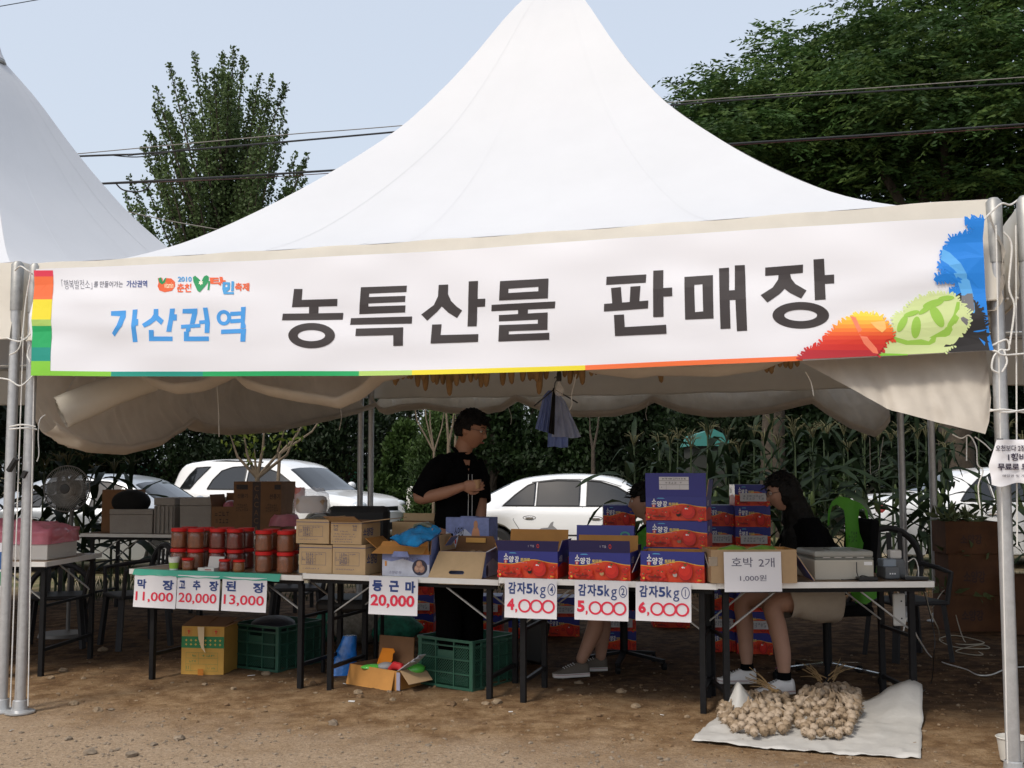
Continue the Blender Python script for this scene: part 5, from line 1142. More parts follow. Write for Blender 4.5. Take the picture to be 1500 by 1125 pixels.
def flap(t, p0, p1, out, ln, m_o, m_i=None, th=.004, taper=.0, nm='top_flap', lab=None, warp=0.0):
    """board hinged along p0-p1, reaching out along 'out' by ln"""
    p0, p1, out = Vector(p0), Vector(p1), Vector(out).normalized(); n_ = (p1-p0).cross(out).normalized()*th; ax = (p1-p0).normalized(); rows = []
    for k, off in ((0, 0), (1, 1)):
        rr = []
        for i in range(5):
            q = i/4; s_ = ax*taper*q; rr.append([p0+s_+out*ln*q+n_*off, p1-s_+out*ln*q+n_*off+ax*0]); rr[-1][0] += n_*warp*q*q*10; rr[-1][1] += n_*warp*q*q*10
        rows.append(rr)
    mb = MB(); mb.grid(rows[0], m_i or m_o); mb.grid(rows[1], m_o)
    e = lambda r: [r[0][0], r[0][1], r[-1][1], r[-1][0]]
    for a, b in ((0, 0), (1, 1)):
        mb.grid([[rows[0][i][a] for i in range(5)], [rows[1][i][a] for i in range(5)]], m_i or m_o)
    mb.grid([rows[0][-1], rows[1][-1]], m_i or m_o); return mb.build(nm, t, label=lab)
def decal(t, A2, fn=None, nm='print', **k):
    q = MB(); A2.into(q, fn, step=.00035, base=.0012); return q.build(nm, t, **k)
def box_at(tb, x0, x1, y_top, v, d, dz=0.0, nm='carton', label='', cat='box', group=None, rz=0.0, y_base=835):
    """origin at the front-left bottom corner; sizes follow from where its edges are seen"""
    a = tb.at(x0, v, y_base); b = tb.at(x1, v, y_base); w_ = (b-a).length; base = tb.z+dz+.001; h = W(x0, y_top, (a.y+b.y)/2).z-base
    t = thing(nm, label, cat, (a.x, a.y, base), tb.yaw+rz, group); return t, w_, h
bluei = ink(60, 74, 120)
def kraftprint(t, w_, h, sd, tbl=True):
    A2 = Art(); A2.rect(.0, h*.905, w_, h*.93, bluei)
    if tbl:
        A2.frame(w_*.08, h*.30, w_*.82, h*.76, .0014, bluei)
        for y in (.41, .53, .65): A2.rect(w_*.22, h*y, w_*.50, h*y+.001, bluei)
        for x in (.22, .35, .50): A2.rect(w_*x, h*.30, w_*x+.001, h*.76, bluei)
        scrib(A2, w_*.10, h*.45, w_*.20, h*.62, bluei, 2, 2, sd); scrib(A2, w_*.235, h*.32, w_*.34, h*.75, bluei, 2, 4, sd+1); scrib(A2, w_*.36, h*.32, w_*.49, h*.75, bluei, 2, 4, sd+2); scrib(A2, w_*.56, h*.67, w_*.78, h*.74, bluei, 3, 1, sd+3)
        scrib(A2, w_*.15, h*.16, w_*.75, h*.22, bluei, 12, 1, sd+4)
    else:
        for cx in (.17, .80):
            A2.ell(w_*cx, h*.74, .012, .009, bluei, (.0105, .0075)); A2.rect(w_*cx-.012, h*.60, w_*cx+.012, h*.612, bluei); scrib(A2, w_*cx-.016, h*.60, w_*cx+.016, h*.68, bluei, 3, 1, sd+int(cx*9)); A2.rect(w_*cx-.015, h*.80, w_*cx-.005, h*.83, bluei); A2.rect(w_*cx+.005, h*.80, w_*cx+.015, h*.83, bluei)
        scrib(A2, w_*.33, h*.54, w_*.6, h*.60, bluei, 5, 1, sd)
        for k, (a, b) in enumerate(((.16, .84), (.14, .9), (.2, .8), (.14, .92))): scrib(A2, w_*a, h*(.43-.11*k), w_*b, h*(.49-.11*k), bluei, 10, 1, sd+k)
    decal(t, A2)
def sideprint(t, w_, d, h, sd):
    A2 = Art(); A2.text('소양강', d*.08, h*.35, d*.62, h*.72, bluei, .03); A2.rect(0, h*.905, d, h*.93, bluei); decal(t, A2, lambda x, y, o: (w_+o, x, y))
for x0, x1, yt, v, dz, sd, label, kind in ((438, 486, 799, .03, 0, 1, 'plain brown carton, lower left one of the four stacked cartons', 0), (487, 535, 799, .02, 0, 9, 'plain brown carton, lower right one of the four stacked cartons', 1),):
    t, w_, h = box_at(T2, x0, x1, yt, v, .27, dz, 'carton', label, group='plain brown cartons stacked on the second table'); shell(t, w_, .27, h, kraft_l, open_top=False); kraftprint(t, w_, h, sd); sideprint(t, w_, .27, h, sd); KH = h
t, w_, h = box_at(T2, 433, 481, 762, .035, .27, KH+.006, 'carton', 'plain brown carton, upper left one of the four stacked cartons', group='plain brown cartons stacked on the second table'); shell(t, w_, .27, h, kraft_l, open_top=False); kraftprint(t, w_, h, 21); sideprint(t, w_, .27, h, 1)
MB().box((w_/2, .13, h+.0062), (w_*.96, .04, .001), mat('clear_tape', (.45, .38, .30), .15, alpha=.6)).build('tape', t)
t, w_, h = box_at(T2, 484, 529, 764, .03, .27, KH+.006, 'carton', 'open brown carton with splayed flaps, upper right one of the four stacked cartons', group='plain brown cartons stacked on the second table'); shell(t, w_, .27, h, kraft_l, m_in=kraft_d); kraftprint(t, w_, h, 33, False); sideprint(t, w_, .27, h, 1)
flap(t, (0, 0, h), (w_, 0, h), (0, -1, .35), .11, kraft, kraft_d); flap(t, (w_, .004, h), (w_, .266, h), (1, .0, .12), .19, kraft_l, kraft); flap(t, (0, .004, h), (0, .266, h), (-1, 0, .5), .05, kraft, kraft_d)
# ---------------------------------------------------------------- tomato boxes
tom_o = ink(232, 70, 30, .4); tom_r = ink(206, 32, 22, .4); tom_y = ink(240, 190, 60, .4); tom_g = ink(60, 90, 40, .4); wht = ink(240, 240, 240, .4); tcy = ink(90, 170, 220, .4); tom_d = ink(150, 26, 22, .4); tom_h = ink(246, 150, 110, .4)
def wave(x): return .52+.13*math.exp(-((x-.60)/.22)**2)-.05*math.exp(-((x-.2)/.2)**2)+.02
def tomatofront(w_, h, hole=True):
    A2 = Art(); xs_ = np.linspace(0, 1, 26)
    A2.rect(0, 0, w_, h, tblue); A2.poly([(0, 0), (w_, 0)]+[(x*w_, (wave(x)+.025)*h) for x in xs_[::-1]], tom_y); A2.poly([(0, 0), (w_, 0)]+[(x*w_, wave(x)*h) for x in xs_[::-1]], tom_o)
    A2.text('소', w_*.10, h*.66, w_*.175, h*.90, wht, .03); A2.poly([(w_*.18, h*.90), (w_*.21, h*.935), (w_*.29, h*.935), (w_*.32, h*.90)], tcy)
    A2.text('양', w_*.185, h*.56, w_*.27, h*.80, wht, .04); A2.text('강', w_*.285, h*.56, w_*.355, h*.80, wht, .04); A2.text('토마토', w_*.38, h*.62, w_*.545, h*.74, ink(244, 214, 110), .03); A2.rect(w_*.105, h*.53, w_*.16, h*.65, ink(200, 50, 50)); A2.rect(w_*.12, h*.55, w_*.145, h*.63, ink(235, 200, 190))
    scrib(A2, w_*.39, h*.55, w_*.50, h*.59, ink(190, 200, 235), 7, 1, 3)
    r_ = random.Random(5)
    for k in range(34):
        x, y = r_.uniform(.03, .97), r_.uniform(.05, .48); rad = r_.uniform(.035, .055)
        if y > wave(x)-.12 or (.55 < x < .85): continue
        A2.ell(x*w_, y*h, rad*w_, rad*w_*.8, r_.choice((tom_r, ink(222, 52, 26, .4), ink(214, 44, 24, .4))), n=14)
        A2.poly([(x*w_+rad*w_*.5*math.cos(a)*(1 if j % 2 else .35), y*h+rad*w_*.35*math.sin(a)*(1 if j % 2 else .35)+rad*w_*.3) for j, a in enumerate(np.linspace(0, 6.283, 11)[:-1])], tom_g)
        if k % 3 == 0: A2.ell((x-.012)*w_, (y+.02)*h, rad*w_*.2, rad*w_*.15, tom_h, n=8)
    A2.ell(w_*.715, h*.36, w_*.115, h*.30, tom_d, n=30); A2.ell(w_*.712, h*.37, w_*.11, h*.285, tom_r, n=30); A2.ell(w_*.70, h*.42, w_*.085, h*.20, ink(224, 44, 28, .4), n=26)
    A2.poly([(w_*.71+w_*.045*math.cos(a)*(1 if j % 2 else .3), h*.585+h*.075*math.sin(a)*(1 if j % 2 else .3)) for j, a in enumerate(np.linspace(0, 6.283, 13)[:-1])], tom_g)
    A2.ell(w_*.672, h*.50, w_*.018, h*.03, wht, n=10); A2.ell(w_*.70, h*.49, w_*.010, h*.02, wht, n=8)
    A2.rect(w_*.14, h*.14, w_*.32, h*.20, tom_d); scrib(A2, w_*.15, h*.14, w_*.31, h*.20, ink(120, 20, 20), 8, 1, 8); A2.text('5kg', w_*.90, h*.05, w_*.965, h*.13, tom_y, .02)
    A2.poly([(w_*.065+w_*.02*math.cos(a), h*.13+h*.045*math.sin(a)) for a in np.linspace(0, 6.283, 7)[:-1]], tom_y)
    return A2
_tf = {}
def tomato_print(t, w_, h, hole_m=None, hx=.545, hy=.245):
    t_ = Art(); t_.it = [([(x*w_/.36, y*h/.155) for x, y in vs], fs, m) for vs, fs, m in (_tf.setdefault('a', tomatofront(.36, .155))).it]; decal(t, t_, nm='front_print')
    A2 = Art(); A2.ell(w_*hx, h*hy, .0125, .0125, hole_m or ink(30, 14, 10), n=18)
    q = MB(); A2.into(q, base=.0165 if False else .0170); q.v = [(v[0], v[1]+.0035-.0005, v[2]) for v in q.v]; q.build('hand_hole', t)
def side_tomato(t, w_, d, h):
    for fn in (lambda x, y, o: (w_+o, x, y), lambda x, y, o: (-o, d-x, y)):
        A2 = Art(); A2.rect(0, 0, d, h, tblue); A2.poly([(0, 0), (d, 0)]+[(x*d, (.42+.12*math.sin(3.1*x))*h) for x in np.linspace(0, 1, 14)[::-1]], tom_r); A2.text('소양강', d*.12, h*.60, d*.42, h*.84, wht, .03); decal(t, A2, fn, 'side_print')
def tbox(tb, x0, x1, yt, v, dz, label, d=.25, closed=True, group='blue and red tomato boxes on the third table', rz=0.0, hole=None, m_in=None):
    t, w_, h = box_at(tb, x0, x1, yt, v, d, dz, 'tomato_box', label, 'box', group, rz); shell(t, w_, d, h, tblue, m_in=m_in or kraft_o, open_top=not closed); tomato_print(t, w_, h, hole); side_tomato(t, w_, d, h); return t, w_, h
def flapprint(t, w_, h, fl, ang):
    A2 = Art(); A2.text('TOMATO', w_*.24, fl*.42, w_*.40, fl*.58, ink(150, 140, 60), .0); scrib(A2, w_*.44, fl*.35, w_*.62, fl*.62, ink(200, 200, 215), 5, 1, 4); A2.ell(w_*.68, fl*.5, w_*.022, fl*.2, ink(200, 60, 50), (w_*.014, fl*.11), n=14)
    c, s_ = math.cos(ang), math.sin(ang); decal(t, A2, lambda x, y, o: (x, -o*s_-y*c-0*c, h+y*s_), 'flap_print')
pot = mat('potato', (.36, .25, .14), .8, var=.25, vscale=25, bump=.4, bscale=60)
def potatoes(t, w_, d, h, n=14, m=None, r=.032, nm='potato', scale=(1.2, .9, .8), z0=.02):
    for k in range(n):
        P = (rng.uniform(.04, w_-.04), rng.uniform(.04, d-.04), z0+rng.uniform(0, h))
        q = MB(); q.ball((0, 0, 0), (r*scale[0]*rng.uniform(.8, 1.1), r*scale[1]*rng.uniform(.8, 1.1), r*scale[2]), m or pot, 12, 8)
        o = q.build(nm, smooth=True, label='brown potato lying in an open box' if nm == 'potato' else None, cat='potato', group='potatoes in the open boxes'); o.location = t.matrix_basis @ Vector(P); o.rotation_euler = (rng.uniform(0, 1), rng.uniform(0, 1), rng.uniform(0, 6))
# front row: open boxes
for x0, x1, yt, lab, hm, rzz in ((729.5, 817, 807, 'open tomato box with raised orange brown back flap, left one of the front three', None, 0), (833.5, 923.5, 809, 'open tomato box with its front flap up, middle one of the front three', ink(200, 160, 110), 0)):
    t, w_, h = tbox(T3, x0, x1, yt, .03, 0, lab, closed=False, hole=hm, rz=rzz); fl = .062 if x0 < 800 else .07; an = R(80)
    flap(t, (0, 0, h), (w_, 0, h), (0, -math.cos(an), math.sin(an)), fl, tnavy, kraft_o, taper=-.012 if x0 < 800 else 0); flapprint(t, w_, h, fl, an)
    flap(t, (0, .25, h), (w_, .25, h), (0, .22, 1), .115 if x0 < 800 else .085, kraft_o, kraft_o, nm='back_flap')
    if x0 < 800: flap(t, (w_, .01, h), (w_, .24, h), (.35, -.1, .9), .07, tblue, mat('board_grey', (.42, .36, .33), .8), nm='side_flap'); flap(t, (0, .24, h), (0, .01, h), (-.5, .3, .8), .05, tblue, kraft_o, nm='side_flap')
    MB().box((w_/2, .12, h*.55), (w_-.02, .21, .01), kraft_o).build('inner_board', t); t.update_tag(); potatoes(t, w_, .24, .03, 9, z0=h*.6)
t, w_, h = tbox(T3, 938.5, 1032, 808, .03, 0, 'open tomato box with side flaps hanging out, right one of the front three', closed=False, hole=ink(190, 180, 170))
flap(t, (0, .24, h), (0, .01, h), (-.35, -.25, -.9), .135, tblue, mat('board_grey', (.42, .36, .33), .8), nm='side_flap'); flap(t, (w_, .01, h), (w_, .24, h), (.28, -.1, -.95), .135, tblue, mat('board_grey', (.42, .36, .33), .8), nm='side_flap')
MB().box((w_/2, .12, h*.55), (w_-.02, .21, .01), kraft_o).build('inner_board', t); potatoes(t, w_, .24, .03, 8, z0=h*.62)
# stack behind
t, w_, h = tbox(T3, 943, 1036, 803, .31, 0, 'closed tomato box at the bottom of the tall stack, mostly hidden'); h0 = h
t, w_, h = tbox(T3, 947.5, 1037, 764, .31, h0+.006, 'closed tomato box in the middle of the tall stack', hole=ink(150, 120, 90)); h1 = h
t, w_, h = tbox(T3, 947, 1036, 727, .31, h0+h1+.013, 'tomato box on top of the tall stack with its lid standing open', closed=False)
flap(t, (0, 0, h), (w_, 0, h), (0, -.06, 1), .138, tblue, kraft_d, nm='lid'); A2 = Art(); A2.rect(w_*.23, .04, w_*.72, .115, ink(215, 215, 220)); i_ = ink(60, 60, 70)
A2.rect(w_*.23, .092, w_*.72, .0935, i_); A2.rect(w_*.23, .068, w_*.72, .0695, i_); A2.rect(w_*.35, .04, w_*.352, .069, i_); A2.rect(w_*.57, .04, w_*.572, .069, i_); scrib(A2, w_*.28, .097, w_*.68, .111, i_, 9, 1, 2); scrib(A2, w_*.34, .074, w_*.62, .087, i_, 6, 1, 3); scrib(A2, w_*.25, .047, w_*.33, .06, i_, 2, 1, 5)
decal(t, A2, lambda x, y, o: (x, -.005-o-.06*y, h+y), 'paper_label'); flap(t, (w_, .004, h), (w_, .246, h), (.12, 0, 1), .10, tblue, kraft, nm='side_flap')
# raised blue lid behind the middle box
t, w_, h = tbox(T3, 845, 929, 800, .31, 0, 'tomato box behind the middle one, its blue lid standing up', closed=False); flap(t, (0, .0, h), (w_, .0, h), (0, .05, 1), .125, tblue, kraft_o, nm='lid'); A2 = Art(); A2.ell(w_*.85, .07, .03, .02, ink(60, 140, 130), (.018, .01)); decal(t, A2, lambda x, y, o: (x, -.005-o, h+y), 'lid_print')
t, w_, h = tbox(T3, 762, 834, 795, .31, 0, 'tomato box behind the left one, in shadow', closed=True)
# ---------------------------------------------------------------- potato cartons on the second table
def potprint(A2, w_, h, big=True):
    A2.rect(0, 0, w_, h, pwhite)
    A2.poly([(0, h), (w_, h), (w_, h*.55), (w_*.7, h*.62), (w_*.45, h*.80), (w_*.2, h*.66), (0, h*.75)], pblue)
    if big:
        A2.ell(w_*.80, h*.42, w_*.16, h*.36, ink(52, 50, 70), n=24); 
        for cx, cy in ((.75, .36), (.84, .36), (.79, .56)): A2.ell(w_*cx, h*cy, w_*.065, h*.17, ink(170, 130, 110), n=16); A2.ell(w_*(cx-.012), h*(cy+.03), w_*.04, h*.10, ink(196, 160, 138), n=14)
        A2.rect(w_*.06, h*.45, w_*.10, h*.68, ink(214, 150, 80)); A2.text('소양강 마', w_*.15, h*.10, w_*.42, h*.24, ink(120, 120, 150)); scrib(A2, w_*.46, h*.72, w_*.78, h*.86, ink(90, 90, 130), 6, 1, 3)
    else:
        A2.text('소양강', w_*.20, h*.60, w_*.42, h*.84, ink(40, 42, 60), .02); A2.rect(w_*.21, h*.52, w_*.245, h*.60, ink(200, 60, 60)); A2.ell(w_*.70, h*.62, w_*.10, h*.24, ink(214, 150, 110), n=20); A2.ell(w_*.70, h*.88, w_*.05, h*.08, ink(196, 140, 100), n=12); A2.rect(w_*.58, h*.24, w_*.82, h*.32, ink(50, 46, 90))
PD = .27
t, w_, h = box_at(T2, 560, 629, 812, .03, PD, 0, 'yam_carton', 'open pale blue carton with its orange front flap folded out', 'box', 'pale blue yam cartons on the second table'); shell(t, w_, PD, h, pwhite, m_in=kraft_o); A2 = Art(); potprint(A2, w_, h); decal(t, A2, nm='front_print')
A2 = Art(); A2.rect(0, 0, PD, h, pblue); A2.ell(PD*.85, h*.3, .025, .03, ink(52, 50, 70)); decal(t, A2, lambda x, y, o: (w_+o, x, y), 'side_print')
fo = MB(); fp = [(-.045, -.055, h-.002), (w_*.96, -.05, h-.002), (w_+.005, -.012, h+.03), (w_+.01, 0, h+.078), (.02, 0, h+.078), (.0, -.012, h+.03)]
fo.grid([[(0, -.002, h), (w_, -.002, h)], [(.02, -.012, h+.045), (w_*.98, -.012, h+.045)], [(.015, -.02, h+.078), (w_*.99, -.02, h+.078)]], kraft_o); fo.build('front_flap', t)
fo = MB(); fo.grid([[(-.05, -.06, h+.005), (w_*.93, -.055, h+.005)], [(-.005, -.021, h+.052), (w_*.985, -.021, h+.052)], [(.015, -.0235, h+.080), (w_*.995, -.0235, h+.080)]], kraft_o); fo.build('handle_flap', t)
MB().prism([(w_*.28, h-.012), (w_*.66, h-.012), (w_*.62, h+.022), (w_*.34, h+.022)], -.063, -.060, pblue).build('blue_tab', t)
flap(t, (0, .26, h), (0, .01, h), (-.75, -.1, .62), .15, pwhite, kraft_o, nm='side_flap'); flap(t, (w_, .01, h), (w_, .14, h), (.05, .05, 1), .16, pblue, kraft_o, nm='side_flap'); flap(t, (w_, .14, h), (w_, .26, h), (.55, .2, .8), .13, pblue, kraft_o, nm='side_flap')
potatoes(t, w_, PD, .02, 8, z0=h*.8)
# blue plastic bag lying on the carton
bagb = mat('bag_blue', (.01, .22, .50), .22, var=.5, vscale=10, coat=.6, bump=1.0, bscale=14); bagg = mat('bag_green_print', (.10, .20, .03), .3, var=.6, vscale=16, coat=.5, var2=(.5, .55, .5))
def sack(t, nm, ring, m, parent=None, th=.012, seed=0, nz=5):
    """crumpled flat bag spanned between two edge curves (lists of points)"""
    a, b = ring; n = len(a); rows = []
    for j in range(nz+1):
        q = j/nz; row = []
        for i in range(25):
            s_ = i/24*(n-1); k = min(int(s_), n-2); f = s_-k; A_ = Vector(a[k]).lerp(Vector(a[k+1]), f); B__ = Vector(b[k]).lerp(Vector(b[k+1]), f); p = A_.lerp(B__, q)
            nn = Vector((noise.noise(p*14+Vector((seed, 0, 0))), noise.noise(p*14+Vector((0, seed, 5))), noise.noise(p*14+Vector((3, 1, seed)))))*th*2; row.append(p+nn+Vector((0, -.35, .5))*th*math.sin(math.pi*q))
        rows.append(row)
    mb = MB(); mb.grid(rows, m); mb.grid([[p+Vector((0, .006, -.006)) for p in r] for r in rows], m); return mb.build(nm, parent or t, smooth=True, angle=180)
bt = thing('plastic_bag', 'printed blue and green plastic bag lying on the open yam carton', 'bag', W(575, 797, 6.75))
B0 = bt.location
sack(bt, 'bag_body', ([W(574, 790, 6.65)-B0, W(590, 796, 6.62)-B0, W(612, 801, 6.6)-B0, W(622, 796, 6.6)-B0], [W(596, 776, 6.8)-B0, W(612, 768, 6.85)-B0, W(628, 765, 6.85)-B0, W(646, 778, 6.8)-B0]), bagb, seed=2, nz=10, th=.014)
sack(bt, 'bag_print', ([W(602, 776, 6.8)-B0, W(612, 772, 6.8)-B0, W(622, 770, 6.78)-B0, W(632, 772, 6.78)-B0], [W(610, 768, 6.86)-B0, W(618, 764, 6.88)-B0, W(626, 763, 6.88)-B0, W(636, 767, 6.86)-B0]), bagg, seed=7, nz=4, th=.01)
q = Art(); q.text('소양강', 0, 0, .085, .03, wht, .02)
# second carton: kraft flap with a hand slot hanging down in front
t, w_, h = box_at(T2, 646, 711, 808, .10, PD, 0, 'yam_carton', 'open carton whose brown flap with a hand slot hangs over the table edge', 'box', 'pale blue yam cartons on the second table', rz=R(2)); shell(t, w_, PD, h, pblue, m_in=kraft_d)
A2 = Art(); A2.rect(0, 0, PD, h, pwhite); A2.poly([(0, h), (PD, h), (PD, h*.4), (PD*.5, h*.7), (0, h*.5)], pblue); A2.ell(.02, h*.25, .025, .035, ink(52, 50, 70)); decal(t, A2, lambda x, y, o: (w_+o, x, y), 'side_print')
A2 = Art(); hw = w_*.5
fx = lambda u, z: (u*w_, -.004-.155*(1-(z+.05)/(h+.05))**1.0*.62, z)
pts = [(-.10, .02), (.0, h), (w_*1.03, h), (w_*1.0, .01), (w_*.97, -.022), (w_*.86, -.03), (w_*.84, -.022), (w_*.80, -.042), (w_*.06, -.042), (-.02, -.02), (-.04, -.016)]
pts = [(-.048, .0), (-.008, h), (w_*1.02, h), (w_*1.0, -.03), (w_*.90, -.03), (w_*.94, -.012), (w_*.86, -.036), (w_*.08, -.036), (.0, -.02)]
slot = [(w_*.34+.018*math.cos(a)*(1 if math.cos(a) < 0 else 1)+(0 if math.cos(a) < 0 else w_*.22), .034+.011*math.sin(a)) for a in np.linspace(0, 6.283, 21)[:-1]]
A2.poly(pts, kraft_l, [slot]); ff = lambda x, y, o: (x, -.012-.085*(1-max(0, y)/h)**.8-(.0 if y > 0 else .0)-o, y)
mb = MB(); A2.into(mb, ff, base=0); A2.into(mb, ff, base=.004); mb.build('front_flap', t)
MB().box((w_*.5, -.045, h*.58), (w_*1.0, .0012, .0022), kraft_d, Matrix.Rotation(R(35), 3, 'X')).build('crease', t)
flap(t, (0, PD, h), (w_, PD, h), (0, -.30, 1), .085, kraft_d, kraft_d, nm='handle_panel', taper=.03); MB().box((w_*.5, PD-.030, h+.055), (w_*.45, .005, .03), ink(214, 160, 80)).build('handle_slot', t)
flap(t, (0, PD, h), (0, .0, h), (-.25, 0, 1), .10, pblue, kraft, nm='side_flap', taper=.03); flap(t, (w_, .0, h), (w_, PD, h), (.65, 0, .35), .10, pwhite, pwhite, nm='side_flap', taper=.02)
potatoes(t, w_, PD, .01, 6, z0=h*.75)
t, w_, h = box_at(T2, 653, 716, 759, .42, .17, 0, 'yam_carton', 'closed tall pale blue carton standing behind the open cartons', 'box', 'pale blue yam cartons on the second table'); shell(t, w_, .17, h, pblue, open_top=False); A2 = Art(); potprint(A2, w_, h*.0+h, False); decal(t, A2, nm='front_print'); MB().box((w_*.5, .04, h+.008), (w_*.35, .05, .006), pblue).build('handle_tab', t)
t, w_, h = box_at(T2, 574, 628, 760, .40, .18, 0, 'carton', 'plain open carton behind the blue plastic bag', 'box'); shell(t, w_, .18, h-.02, kraft_l, m_in=kraft_d); flap(t, (0, .18, h-.02), (w_, .18, h-.02), (0, .1, 1), .05, kraft_l)
MB().box((w_*.3, -.05, .09), (w_*.75, .09, .18), wcard).build('white_box', t)
# clear bag on the cartons
film = mat('clear_bag', (.75, .75, .78), .15, alpha=.35, spec=.8, bump=.8, bscale=20)
bt = thing('plastic_bag', 'clear plastic bag of snacks with a red capped tub on the stacked cartons', 'bag', T2.at(455, .12)+Vector((0, 0, 2*KH+.015))); c0 = T2.yaw
mb = MB(); mb.box((.0, 0, .055), (.19, .15, .11), mat('bread_brown', (.22, .15, .09), .7, var=.5, vscale=20)); mb.build('snacks', bt, bevel=.03)
mb = MB(); mb.lathe([(0, 0), (.034, .0), (.034, .12), (.03, .135), (0, .135)], mat('tub_pink', (.35, .10, .08), .4), 16, (-.075, -.01, .03)); mb.build('tub', bt, smooth=True)
mb = MB(); rows = []
for i in range(9):
    q_ = i/8; rr = (.125-.02*q_)*(1 if q_ < .8 else 1.3-q_*.55); rows.append([((rr+.012*noise.noise((k*.8, i*.7, 2)))*math.cos(k*.2618)*1.0, (rr*.8+.012*noise.noise((k*.8, i*.7, 5)))*math.sin(k*.2618), .16*q_+.02*noise.noise((k*.6, i, 9))*q_) for k in range(24)])
mb.grid(rows, film, closed=True); mb.build('film', bt, smooth=True, angle=180)
# ---------------------------------------------------------------- squash box, printer, card terminal
t, w_, h = box_at(T4, 1041.5, 1166, 805, -.02, .24, 0, 'squash_box', 'open brown box of green squash at the left of the right end table', 'box', rz=R(-2)); t.location.z = T4.z+.001; shell(t, w_, .24, h, kraft, m_in=kraft_o)
flap(t, (w_, .02, h*.9), (w_, .22, h*.95), (.55, 0, -.8), .19, tblue, kraft, nm='side_flap'); 
MB().box((.012, -.0012, h*.65), (.05, .002, .05), mat('clear_tape', (.45, .38, .30), .15, alpha=.6)).build('tape', t)
sq = mat('squash_green', (.16, .30, .03), .4, var=.3, vscale=20, coat=.3)
for k in range(4):
    q = MB(); x = .10+.17*(k % 2)+.03*(k > 1); y = .07+.08*(k//2); q.tube([(x-.08, y, h*.78), (x-.04, y, h*.84), (x+.03, y+.01, h*.90), (x+.09, y+.01, h*.88), (x+.12, y+.01, h*.86)], [.006, .030, .036, .030, .01], sq, 12)
    o = q.build('squash', smooth=True, label='green squash lying in the open brown box', cat='squash', group='squashes in the open box'); o.location = t.location; o.rotation_euler = t.rotation_euler
t.location.z = T4.z+.001
grey_i = ink(90, 88, 110)
sign(T4, 1061, 1145, 867, 'white paper sign reading pumpkin two for 1,000 won taped to the brown box', [('호박', .13, .62, .50, .86, grey_i, .0), ('2개', .60, .61, .88, .85, grey_i, .0), ('1,000원', .27, .26, .73, .42, grey_i, .0)], v=-.045, name='price_sign', y0=808.5)
pr_m = mat('printer_cream', (.50, .47, .40), .5); pr_g = mat('printer_grey', (.16, .17, .15), .4)
a = T4.at(1194, .10); b = T4.at(1281, .10); pw = (b-a).length
t = thing('printer', 'cream coloured printer on the right end table', 'printer', (a.x, a.y, T4.z+.001), T4.yaw); ph = W(1200, 806, a.y+.02).z-T4.z
MB().box((pw/2, .17, ph*.34), (pw, .33, ph*.68), pr_m).build('body', t, bevel=.008); MB().box((pw/2, .17, ph*.72), (pw*.985, .325, .010), pr_g).build('gap_band', t); MB().box((pw/2, .17, ph*.86), (pw*1.0, .33, ph*.22), mat('printer_lid', (.33, .33, .30), .35)).build('lid', t, bevel=.012); MB().box((pw*.5, .12, ph*.975), (pw*.36, .12, .012), pr_g).build('top_window', t)
MB().box((pw*.90, .0035, ph*.55), (pw*.14, .002, .02), wht).build('label_plate', t)
for k in range(4): MB().box((pw*(.2+.19*k), .003, ph*.755), (pw*.12, .002, .004), wcard).build('button', t)
rope([T4.at(1255, .08, dz=ph*.62), T4.at(1255, .075, dz=.05), T4.at(1256, .07, dz=.012), T4.at(1240, .05, dz=.008), T4.at(1232, .06, dz=.008)], .003, None, 'black_cable', bp_, label='thin black cable hanging down the front of the printer', cat='cable')
rope([T4.at(1256, .06, dz=.012), T4.at(1262, .05, dz=.03), T4.at(1270, .05, dz=.025), T4.at(1278, .06, dz=.008), T4.at(1290, .1, dz=.006), T4.at(1310, .08, dz=.006), T4.at(1330, .1, dz=.006)], .003, None, 'black_cable', bp_, label='black cable curling on the table right of the printer', cat='cable')
a = T4.at(1260, .02); MB().box((.05, .035, .012), (.11, .06, .022), bp_).build('power_adapter', loc=(a.x, a.y, T4.z+.001), rz=T4.yaw, bevel=.004, label='flat black power adapter at the table edge in front of the printer', cat='adapter')
a = T4.at(1298, .16); t = thing('card_terminal', 'grey card terminal with a paper roll on the right end table', 'card terminal', (a.x, a.y, T4.z+.001), T4.yaw)
tg = mat('terminal_grey', (.12, .13, .14), .45); MB().box((.035, .06, .035), (.085, .14, .07), tg).build('base', t, bevel=.006); MB().box((.035, .07, .085), (.08, .09, .05), mat('terminal_blue', (.25, .30, .36), .35)).build('display_head', t, bevel=.008); MB().box((.10, .09, .055), (.08, .10, .11), tg).build('printer_unit', t, bevel=.02); MB().box((.09, .09, .135), (.07, .05, .05), wcard).build('paper', t, bevel=.008)
for k in range(3): MB().box((.02+.014*k, -.0105, .03), (.008, .002, .008), wht).build('key', t)
rope([T4.at(1330, .12, dz=.10), T4.at(1340, .12, dz=.12), T4.at(1345, .12, dz=.07), T4.at(1344, .1, dz=.01), T4.at(1335, .1, dz=.006)], .003, None, 'white_cable', rope_m, label='pale coiled cable beside the card terminal', cat='cable')
MB().box((0, 0, .01), (.14, .06, .018), bp_).build('card_tray', loc=T4.at(1340, .08, dz=.001), rz=T4.yaw, bevel=.004, label='flat black tray at the right end of the table', cat='tray')
